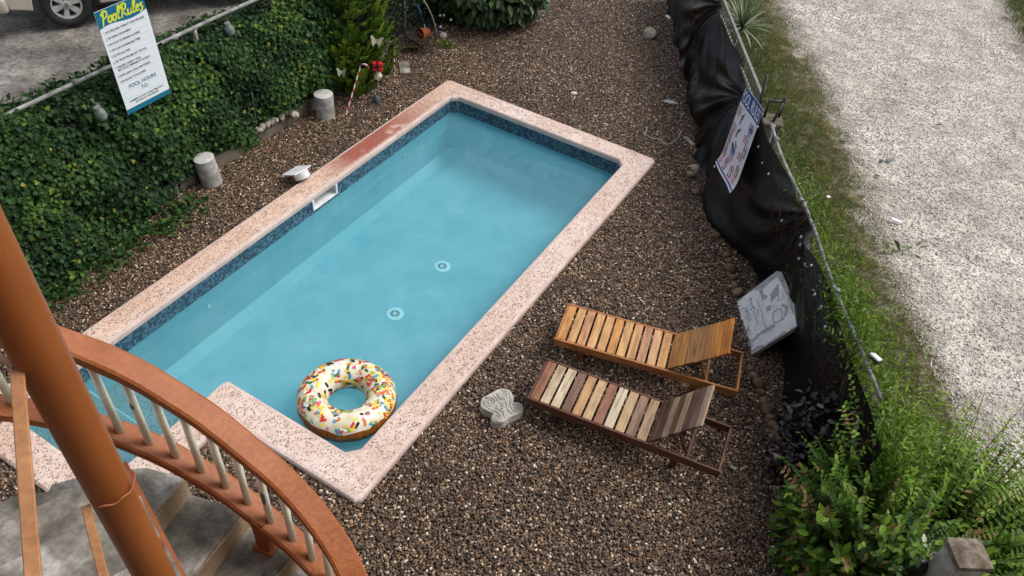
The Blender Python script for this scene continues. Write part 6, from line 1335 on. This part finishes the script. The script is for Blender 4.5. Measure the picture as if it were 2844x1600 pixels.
for x, y in ((2545, 1525), (2560, 1512), (2580, 1508), (2590, 1517), (2572, 1530), (2582, 1540), (2590, 1560), (2600, 1574), (2484, 1580), (2492, 1588), (2560, 1535), (2610, 1565)):
    for k in range(3):
        p = on_z(x, y, 1.05); PP.append((p - vp.location + Vector((random.gauss(0, .012), random.gauss(0, .012), random.gauss(0, .015))))[:]); DD.append((random.gauss(0, .7), random.gauss(0.2, .7), random.gauss(.2, .3))); NN.append((random.gauss(0, .3), random.gauss(-.3, .3), 1)); SS.append(random.uniform(0.055, 0.085)); TT.append(random.choice((0.3, 0.55, 0.85, 1.0)))
leaves('foliage', PP, DD, NN, SS, OVAL, MAT['varieg'], vp, TT)['kind'] = 'stuff'; bm = bmesh.new(); tube(bm, [(0, 0, 0), (0.03, 0, 0.6), (0, 0, 1.05)], 0.008, 6); obj('stem', bm, MAT['twig'], vp)

# ------------------------------------------------------------------ stair, railing, column and balcony bars in the near corner
RP = [(-2.72, 1.82, 3.60), (-2.50, 2.00, 3.42), (-2.28, 2.13, 3.23), (-2.08, 2.21, 3.06), (-1.914, 2.246, 2.926), (-1.776, 2.238, 2.86), (-1.648, 2.222, 2.79), (-1.522, 2.198, 2.71), (-1.396, 2.168, 2.635), (-1.28, 2.131, 2.555), (-1.158, 2.088, 2.465), (-1.04, 2.047, 2.37), (-0.932, 2.0, 2.265), (-0.83, 1.942, 2.16), (-0.735, 1.875, 2.05), (-0.65, 1.79, 1.94), (-0.58, 1.70, 1.83)]
stair = empty('stair_railing', (-1.6, 2.2, 0), 0, 'curved terracotta stair railing with cream balusters', 'railing')
S0 = Vector((-1.6, 2.2, 0)); path = catmull([Vector(p) - S0 for p in RP], 5); HR = 0.66
bm = bmesh.new(); sweep_rect(bm, [p + Vector((0, 0, HR)) for p in path], 0.135, 0.078); obj('handrail', bm, MAT['rail_paint'], stair)
bm = bmesh.new(); sweep_rect(bm, path, 0.135, 0.07); obj('lower_rail', bm, MAT['rail_paint'], stair)
bm = bmesh.new(); tube(bm, [(0, 0, 0), (0, 0, 0.60)], 0.0195, 14); me = None
for k, p in enumerate([RP[1], RP[2], RP[4]] + RP[5:]):
    if me is None: o = obj('baluster', bm, MAT['cream'], stair); me = o.data
    else: o = inst('baluster', me, stair)
    o.location = Vector(p) - S0 + Vector((0, 0, -0.01)); o.rotation_euler = (random.uniform(-.012, .012), random.uniform(-.012, .012), 0)
    if k in (3, 8):
        bm2 = bmesh.new(); L0, L1 = (0.30, 0.36) if k == 3 else (0.20, 0.33)
        pts = [(0.0202 * math.cos(t), 0.0202 * math.sin(t)) for t in np.linspace(R(-140), R(-60), 7)]
        g0 = [(x, y, L0 + 0.02 * (1 - abs(i - 3) / 3) * 0) for i, (x, y) in enumerate(pts)]
        lo = [bm2.verts.new((x, y, L0 + 0.03 * abs(i - 3) / 3)) for i, (x, y) in enumerate(pts)]; hi = [bm2.verts.new((x, y, L1 - 0.03 * abs(i - 3) / 3)) for i, (x, y) in enumerate(pts)]
        for i in range(6): bm2.faces.new((lo[i], lo[i + 1], hi[i + 1], hi[i]))
        obj('flaked_patch', bm2, MAT['chip'], o)
bm = bmesh.new(); bx(bm, (0.085, 0.075, 0.32), Vector((-1.215, 2.085, 2.335)) - S0, Matrix.Rotation(R(-20), 3, 'Z'), bev=0.006); bx(bm, (0.13, 0.11, 0.03), Vector((-1.215, 2.085, 2.196)) - S0, Matrix.Rotation(R(-20), 3, 'Z'), bev=0.006); obj('support_post', bm, MAT['rail_paint'], stair)

st = empty('concrete_stair', (-1.6, 1.8, 0), 0, 'worn grey cement stair turning down under the terracotta railing', 'stair')
SS0 = Vector((-1.6, 1.8, 0))
def slab(poly, ztop, zbot, m, name, parent=st):
    bm = bmesh.new(); hexa(bm, [Vector((x, y, zbot)) - SS0 for x, y in poly], [Vector((x, y, ztop)) - SS0 for x, y in poly]); bmesh.ops.recalc_face_normals(bm, faces=bm.faces)
    es = [e for e in bm.edges if e.verts[0].co.z > ztop - 0.001 and e.verts[1].co.z > ztop - 0.001]; bmesh.ops.bevel(bm, geom=es, offset=0.012, segments=2, affect='EDGES', profile=0.5)
    return obj(name, bm, m, parent)
# lower flight: treads fan out below the curved rail
RIS = [((-1.685, 2.262), (-1.747, 2.03), (-1.93, 1.35)), ((-1.358, 2.195), (-1.50, 1.795), (-1.66, 1.30)), ((-1.06, 2.075), (-1.27, 1.62), (-1.42, 1.25)), ((-0.80, 1.915), (-1.05, 1.47), (-1.2, 1.15)), ((-0.60, 1.72), (-0.85, 1.30), (-1.0, 1.0))]
outer = lambda x: float(np.interp(x, [p[0] for p in RP], [p[1] for p in RP]))
zt = 2.52
slab([(-2.35, 1.3), RIS[0][2], RIS[0][1], RIS[0][0], (-1.9, 2.30), (-2.15, 2.24), (-2.35, 2.14)], zt, zt - 0.2, MAT['stair'], 'tread')
for k in range(4):
    a, b = RIS[k], RIS[k + 1]; zt -= 0.17
    tr_ = slab([a[2], b[2], b[1], b[0], ((a[0][0] + b[0][0]) / 2, outer((a[0][0] + b[0][0]) / 2) + 0.03), a[0]], zt, zt - 0.2, MAT['stair'], 'tread')
    bm = bmesh.new(); e = 0.006; q = []
    for (x, y), s in ((a[0], 0), (a[1], 0), (a[2], 0)): q.append((x, y))
    for (p0, p1) in ((q[0], q[1]), (q[1], q[2])):
        d = Vector((p1[0] - p0[0], p1[1] - p0[1], 0)).normalized(); nn_ = Vector((-d.y, d.x, 0))
        if nn_.x < 0: nn_ = -nn_
        bot = [Vector((*p0, zt + 0.0005)) - SS0, Vector((*p1, zt + 0.0005)) - SS0, Vector((*p1, zt + 0.0005)) - SS0 + nn_ * 0.012, Vector((*p0, zt + 0.0005)) - SS0 + nn_ * 0.012]
        hexa(bm, bot, [v + Vector((0, 0, 0.150)) for v in bot])
    bmesh.ops.recalc_face_normals(bm, faces=bm.faces); obj('riser', bm, MAT['riser'], st)
# upper flight: comes down away from the viewer, its right edge passing over the lower flight
dU = Vector((-0.674, 0.739, 0)); wU = Vector((-0.739, -0.674, 0)); e0 = Vector((-1.845, 2.092, 0))
for k, (s0, s1, z) in enumerate(((-0.02, -0.50, 2.90), (-0.36, -0.92, 3.07), (-0.78, -1.32, 3.24))):
    p = [e0 + dU * s0, e0 + dU * s1, e0 + dU * s1 + wU * 1.25, e0 + dU * s0 + wU * 1.25]; slab([(v.x, v.y) for v in p], z, z - 0.22, MAT['stair'], 'tread')
p = [e0 + dU * 0.02 + wU * 0.02, e0 + dU * -0.10 + wU * 0.02, e0 + dU * -0.10 + wU * 1.25, e0 + dU * 0.20 + wU * 1.25, e0 + dU * 0.24 + wU * 0.5]; slab([(v.x, v.y) for v in p], 2.73, 2.50, MAT['stair'], 'landing')
bm = bmesh.new()                                         # painted edge of the upper flight
a, b = e0 + dU * -0.02 + Vector((0.012, 0.012, 0)), e0 + dU * -1.3 + Vector((0.012, 0.012, 0))
hexa(bm, [Vector((*v.xy, 2.66)) - SS0 for v in (a, b, b + wU * 0.025, a + wU * 0.025)], [Vector((*v.xy, z_)) - SS0 for v, z_ in ((a, 2.91), (b, 3.25), (b + wU * 0.025, 3.25), (a + wU * 0.025, 2.91))]); bmesh.ops.recalc_face_normals(bm, faces=bm.faces); obj('stringer', bm, MAT['rail_paint'], st)

PD = 1.27; az = math.atan2(-0.683, 0.73); PX = Vector((math.sin(az) * PD - 0.008, math.cos(az) * PD - 0.006, 0))
co = empty('porch_column', PX, 0, 'thick ochre painted steel column rising past the stair', 'column')
bm = bmesh.new(); tube(bm, [(0, 0, 2.9), (0, 0, 4.74)], 0.0475, 40, cap=False); tube(bm, [(0, 0, 4.74), (0, 0, 8.4)], 0.0475, 40, cap=False); obj('shaft', bm, MAT['pole_paint'], co)
bm = bmesh.new(); tube(bm, [(0.058 * math.cos(t), 0.058 * math.sin(t), 4.735 + 0.003 * math.sin(t * 9)) for t in np.linspace(-1.5, 0.75, 28)], 0.0026, 8); obj('weld_bead', bm, MAT['rail_paint'], co)
br = empty('balcony_bars', PX, 0, 'two flat tan balcony rails running back from the column', 'railing')
for (px0, py0), (px1, py1), zz, wv in (((48, 1035), (92, 1600), None, 0.024), ((240, 1415), (288, 1600), None, 0.020)):
    d0 = ray(px0, py0); s0 = PD * 0.985 / math.hypot(d0.x, d0.y); A0 = Vector((0, 0, HC)) + d0 * s0; A1 = on_z(px1, py1, A0.z); ex = (A1 - A0).normalized()
    bm = bmesh.new(); bx(bm, (wv, (A1 - A0).length + 0.5, 0.008), (A0 + A1) / 2 + ex * 0.24 - PX, ex.to_track_quat('Y', 'Z').to_matrix(), bev=0.002); obj('flat_bar', bm, MAT['bar_paint'], br)
d0 = ray(44, 1020); A0 = Vector((0, 0, HC)) + d0 * (PD / math.hypot(d0.x, d0.y)); A1 = on_z(-60, 960, A0.z)
bm = bmesh.new(); bx(bm, (0.014, (A1 - A0).length, 0.008), (A0 + A1) / 2 - PX, (A1 - A0).normalized().to_track_quat('Y', 'Z').to_matrix(), bev=0.002); obj('flat_bar', bm, MAT['bar_paint'], br)

# ------------------------------------------------------------------ parked vehicle at the far left
wc = on_z(203, 70, 0.0); cdir = Vector((-0.84, -0.54, 0)); car = empty('parked_car', (wc.x, wc.y, 0), math.atan2(cdir.y, cdir.x), 'silver beige off-road car with dusty alloy wheels parked in the dirt yard', 'car')
# local x forward (to the left in view), y = -left side; near side faces the viewer
side = 1.0
body = [(-3.55, 0.62), (-3.6, 0.98), (-3.35, 1.08), (-2.9, 1.75), (-1.1, 1.8), (-0.45, 1.15), (0.55, 1.05), (0.80, 0.9), (0.86, 0.62), (0.80, 0.42), (0.48, 0.36), (0.45, 0.55), (0.25, 0.80), (-0.25, 0.80), (-0.46, 0.55), (-0.5, 0.34), (-2.2, 0.34), (-2.25, 0.55), (-2.45, 0.80), (-2.95, 0.80), (-3.15, 0.55), (-3.2, 0.42)]
nearY = 0.12
bm = bmesh.new(); farY = nearY - 1.75
prof_ = [(x, z) for x, z in body]; vs0 = [bm.verts.new((x, nearY - (0.16 if z > 1.2 else 0.0), z)) for x, z in prof_]; vs1 = [bm.verts.new((x, farY + (0.16 if z > 1.2 else 0.0), z)) for x, z in prof_]
bm.faces.new(vs0[::-1]); bm.faces.new(vs1)
for k in range(len(vs0)): bm.faces.new((vs0[k], vs0[(k + 1) % len(vs0)], vs1[(k + 1) % len(vs0)], vs1[k]))
bmesh.ops.recalc_face_normals(bm, faces=bm.faces); es = [e for e in bm.edges if abs(e.verts[0].co.y - e.verts[1].co.y) < 0.4 and e.calc_length() > 0.05 and len(e.link_faces) == 2 and abs(e.calc_face_angle(0)) > 0.9]
bmesh.ops.bevel(bm, geom=es, offset=0.035, segments=3, affect='EDGES', profile=0.5); ob = obj('body', bm, MAT['carpaint'], car, smooth=False)
bm = bmesh.new(); bx(bm, (0.16, 1.80, 0.26), (0.88, (nearY + farY) / 2, 0.50), bev=0.06, seg=3); obj('bumper', bm, MAT['carpaint'], car, smooth=True)
for yy_ in (nearY - 0.28, farY + 0.28):
    bm = bmesh.new(); lathe(bm, [(0.07, 0), (0.07, 0.02), (0, 0.025)], 16); o = obj('fog_lamp', bm, MAT['lampglass'], car); o.location = (0.955, yy_, 0.47); o.rotation_euler = (0, R(90), 0)
    bm = bmesh.new(); bx(bm, (0.10, 0.30, 0.16), (0.80, yy_, 0.83), bev=0.03); obj('headlight', bm, MAT['lampglass'], car)
bm = bmesh.new(); hexa(bm, [(-0.50, nearY - 0.18, 1.16), (-0.46, farY + 0.18, 1.16), (-0.44, farY + 0.18, 1.18), (-0.48, nearY - 0.18, 1.18)], [(-1.06, nearY - 0.28, 1.74), (-1.06, farY + 0.28, 1.74), (-1.0, farY + 0.28, 1.74), (-1.0, nearY - 0.28, 1.74)]); obj('windscreen', bm, MAT['carglass'], car)
for x0, x1 in ((-2.75, -2.0), (-1.9, -1.15)):
    bm = bmesh.new(); hexa(bm, [(x0, nearY + 0.012 - 0.05, 1.2), (x1, nearY + 0.012 - 0.05, 1.2), (x1, nearY - 0.10, 1.2), (x0, nearY - 0.10, 1.2)], [(x0 + 0.1, nearY - 0.135, 1.62), (x1 - 0.1, nearY - 0.135, 1.62), (x1 - 0.1, nearY - 0.2, 1.62), (x0 + 0.1, nearY - 0.2, 1.62)]); obj('side_window', bm, MAT['carglass'], car)
def wheel(x, y, outw):
    w_ = empty('wheel', (x, y, 0.375)); w_.parent = car; w_.rotation_euler = (R(-90) * outw, 0, 0)
    bm = bmesh.new(); lathe(bm, [(0.215, -0.10), (0.30, -0.115), (0.36, -0.10), (0.375, -0.05), (0.375, 0.05), (0.36, 0.10), (0.30, 0.115), (0.235, 0.10), (0.222, 0.07), (0.215, -0.10)], 40); bmesh.ops.recalc_face_normals(bm, faces=bm.faces); obj('tyre', bm, MAT['tyre'], w_, smooth=True)
    bm = bmesh.new(); lathe(bm, [(0.232, 0.085), (0.225, 0.095), (0.205, 0.09), (0.20, 0.03), (0.0, 0.02)], 40)
    for k in range(6):
        t = k * math.pi / 3 + 0.3; m3 = Matrix.Rotation(t, 3, 'Z'); n0 = len(bm.verts)
        hexa(bm, [m3 @ Vector(p) for p in ((0.05, -0.034, 0.03), (0.215, -0.05, 0.03), (0.215, 0.05, 0.03), (0.05, 0.034, 0.03))], [m3 @ Vector(p) for p in ((0.05, -0.028, 0.085), (0.21, -0.042, 0.088), (0.21, 0.042, 0.088), (0.05, 0.028, 0.085))])
    lathe(bm, [(0.07, 0.05), (0.068, 0.092), (0.05, 0.10), (0, 0.10)], 20); obj('rim', bm, MAT['alloy'], w_)
    bm = bmesh.new(); lathe(bm, [(0.036, 0.10), (0.034, 0.112), (0, 0.114)], 16); obj('hub_cap', bm, MAT['greyiron'], w_)
    bm = bmesh.new(); lathe(bm, [(0.2, 0.031), (0, 0.031)], 24); obj('spoke_gap_shade', bm, MAT['black'], w_)  # black disc put in as the shade in the gaps between spokes
for x in (0.0, -2.7): wheel(x, nearY - 0.13, 1); wheel(x, farY + 0.13, -1)
p = on_z(312, 12, 0.0); wb = empty('white_box', (p.x, p.y, 0), 0.35, 'low white block standing on the dirt behind the tall rules board', 'box')
bm = bmesh.new(); bx(bm, (0.42, 0.36, 0.30), (0, 0.12, 0.15), bev=0.015); obj('box_body', bm, MAT['concrete'], wb); bm = bmesh.new(); bx(bm, (0.46, 0.40, 0.05), (0, 0.12, 0.326), bev=0.012); obj('box_lid', bm, MAT['white_plastic'], wb)

# ------------------------------------------------------------------ litter on road and verge
def litter(name, px, py, size, m, lab, cat, rz=0.0, z=0.02, bev=0.004):
    p = on_z(px, py, z); bm = bmesh.new(); bx(bm, size, (0, 0, 0), bev=bev)
    for v in bm.verts: v.co.z += 0.25 * size[2] * math.sin(v.co.x * 60) + random.uniform(-.002, .002)
    o = obj(name, bm, m, None); o.location = p; o.rotation_euler = (random.uniform(-.15, .15), random.uniform(-.15, .15), rz); tag(o, lab, cat); return o
litter('foam_piece', 2490, 613, (0.13, 0.055, 0.02), MAT['paper'], 'long white foam scrap lying on the road', 'litter', -0.5)
litter('paper_card', 2301, 546, (0.045, 0.055, 0.004), MAT['paper'], 'small white printed card in the grass beside the road', 'litter', 0.2, 0.07, 0.001)
litter('plastic_wrapper', 2470, 445, (0.10, 0.06, 0.02), MAT['glass_jar'], 'crumpled translucent wrapper on the road by the upper verge', 'litter', 0.1)
litter('plastic_wrapper', 2447, 447, (0.06, 0.05, 0.015), MAT['bluegrey'], 'small blue grey scrap next to the translucent wrapper', 'litter', 0.6)
litter('dark_leaf', 2608, 346, (0.09, 0.022, 0.012), MAT['twig'], 'dark curled leaf alone on the pale road', 'leaf', 0.2)
litter('dark_leaf', 2436, 487, (0.07, 0.03, 0.012), MAT['twig'], 'dark dead leaf at the road edge below the wrapper', 'leaf', -0.4)
litter('dark_leaf', 2396, 375, (0.055, 0.02, 0.01), MAT['twig'], 'short dark stick on the road near the verge', 'stick', -1.0)
p = on_z(2500, 690, 0.01); n = 26; P = np.array(p[:]) + RNG.normal(0, 1, (n, 3)) * np.array([0.16, 0.07, 0]); tag(leaves('road_weed', P, rvec(n) * np.array([1, 1, 0.3]) + np.array([0, 0, 0.35]), rvec(n) + np.array([0, 0, 1]), RNG.uniform(0.06, 0.16, n), LANCE, MAT['grass']), 'sparse weed sprouting in the white road', 'weed')
p = on_z(1856, 48, 0.05); litter('plastic_cup', 1855, 48, (0.05, 0.14, 0.03), MAT['white_plastic'], 'white plastic strip poking out under the far sheeting', 'litter', 0.5)

# ------------------------------------------------------------------ overhead cables (seen only as reflections in the pool)
for k, (h, ya, yb, lab) in enumerate(((7.6, 22.0, 21.6, 'upper overhead cable spanning the far end of the garden'), (7.4, 20.7, 20.45, 'lower overhead cable spanning the far end of the garden'))):
    P = [Vector((x, ya + (yb - ya) * (x + 14) / 28, h - 0.5 * (1 - (x / 14) ** 2) + 0.02 * math.sin(x * 3 + k))) for x in np.linspace(-14, 14, 57)]
    bm = bmesh.new(); tube(bm, P, 0.036, 6); tag(obj('overhead_cable', bm, MAT['wire']), lab, 'cable', 'overhead cables')

# ------------------------------------------------------------------ the house the picture is taken from (behind and under the viewer)
hs_ = empty('house', (1.5, -1.6, 0), 0, 'terracotta trimmed house behind the viewer with an upper balcony', 'house')
HP = pm('cream house render', (0.40, 0.33, 0.24), 0.8, 2)
bm = bmesh.new(); bx(bm, (11.0, 0.25, 9.2), (0, -0.125, 4.6)); obj('wall', bm, HP, hs_)
bm = bmesh.new(); bx(bm, (9.5, 1.5, 0.18), (1.2, 0.75, 4.66), bev=0.01); obj('balcony_floor', bm, MAT['rail_paint'], hs_)
bm = bmesh.new(); bx(bm, (11.4, 2.0, 0.16), (0, 0.75, 9.1), bev=0.01); obj('roof', bm, MAT['rail_paint'], hs_)
for x in (-2.6, 2.4):
    bm = bmesh.new(); bx(bm, (0.95, 0.06, 2.1), (x, 0.02, 5.8), bev=0.01); obj('door', bm, MAT['rail_paint'], hs_)

# ------------------------------------------------------------------ loose stones on the road
def road_stone_mat():
    m, t, b = newmat('pale road stones'); oi = N(t, 'ObjectInfo')
    r = ramp(t, [(0.0, (0.32, 0.30, 0.275)), (0.07, (0.44, 0.41, 0.37)), (0.35, (0.51, 0.475, 0.435)), (0.68, (0.57, 0.535, 0.495)), (0.92, (0.68, 0.66, 0.63))], 'CONSTANT')
    gp = N(t, 'NewGeometry'); pn = noise(t, gp.outputs['Position'], 0.75, 6, 0.6, 0.5); pg = ramp(t, [(0.34, (0.70, 0.69, 0.69)), (0.52, (0.98, 0.97, 0.95)), (0.68, (1.16, 1.14, 1.10))]); t.links.new(pn.outputs[0], pg.inputs[0])
    t.links.new(oi.outputs['Random'], r.inputs[0]); t.links.new(mix(t, 1.0, r.outputs[0], pg.outputs[0], 'MULTIPLY'), b.inputs['Base Color']); b.inputs['Roughness'].default_value = 0.85; b.inputs['Specular IOR Level'].default_value = 0.15; return m
RSM = road_stone_mat()
yy = np.arange(2.5, 19.01, 0.25); u = np.linspace(0, 1, 22); U, YY = np.meshgrid(u, yy, indexing='ij'); XX = vedge(YY) - 0.15 + (fedge(YY) - vedge(YY) + 0.3) * U
V = np.stack([XX, YY, zverge(XX, YY) + 0.001], -1).reshape(-1, 3); k = len(yy); i, j = np.meshgrid(np.arange(21), np.arange(k - 1), indexing='ij'); a = (i * k + j).ravel()
rs = tag(npmesh('road_gravel', V, [np.stack([a, a + k, a + k + 1, a + 1], 1)], RSM), 'loose pale crushed stones scattered over the white road', 'gravel', kind='stuff')
pebble_nodes(rs, 800, 0.0095, 21, RSM)

# ------------------------------------------------------------------ tree beyond the far end (it shows in the water)
tr0 = Vector((-3.4, 19.6, 0)); tree = empty('garden_tree', tr0, 0, 'broad dark tree beyond the far end of the garden, mirrored in the pool', 'tree')
bm = bmesh.new(); tube(bm, [(0, 0, 0), (0.08, 0, 1.4), (0, 0.1, 2.8), (0.1, 0, 4.4)], [0.2, 0.16, 0.12, 0.05], 10)
for q in range(7):
    t = q * 0.9; tube(bm, [(0.03, 0.05, 2.0 + 0.25 * q), (0.8 * math.cos(t), 0.8 * math.sin(t), 2.9 + 0.25 * q), (1.7 * math.cos(t), 1.7 * math.sin(t), 3.5 + 0.25 * q)], [0.07, 0.05, 0.015], 6)
obj('trunk', bm, MAT['twig'], tree)
n = 7000; cc = RNG.normal(0, 1, (26, 3)) * np.array([1.25, 1.1, 0.8]) + np.array([0, 0, 4.4]); ci = RNG.integers(0, 26, n); P = cc[ci] + RNG.normal(0, 0.36, (n, 3)); P = P[P[:, 2] > 2.2]
leaves('crown', P, rvec(len(P)) + np.array([0, 0, -0.4]), norm(rvec(len(P)) + np.array([0, 0, 0.8])), RNG.uniform(0.12, 0.22, len(P)), OVAL, MAT['bigbush'], tree)['kind'] = 'stuff'
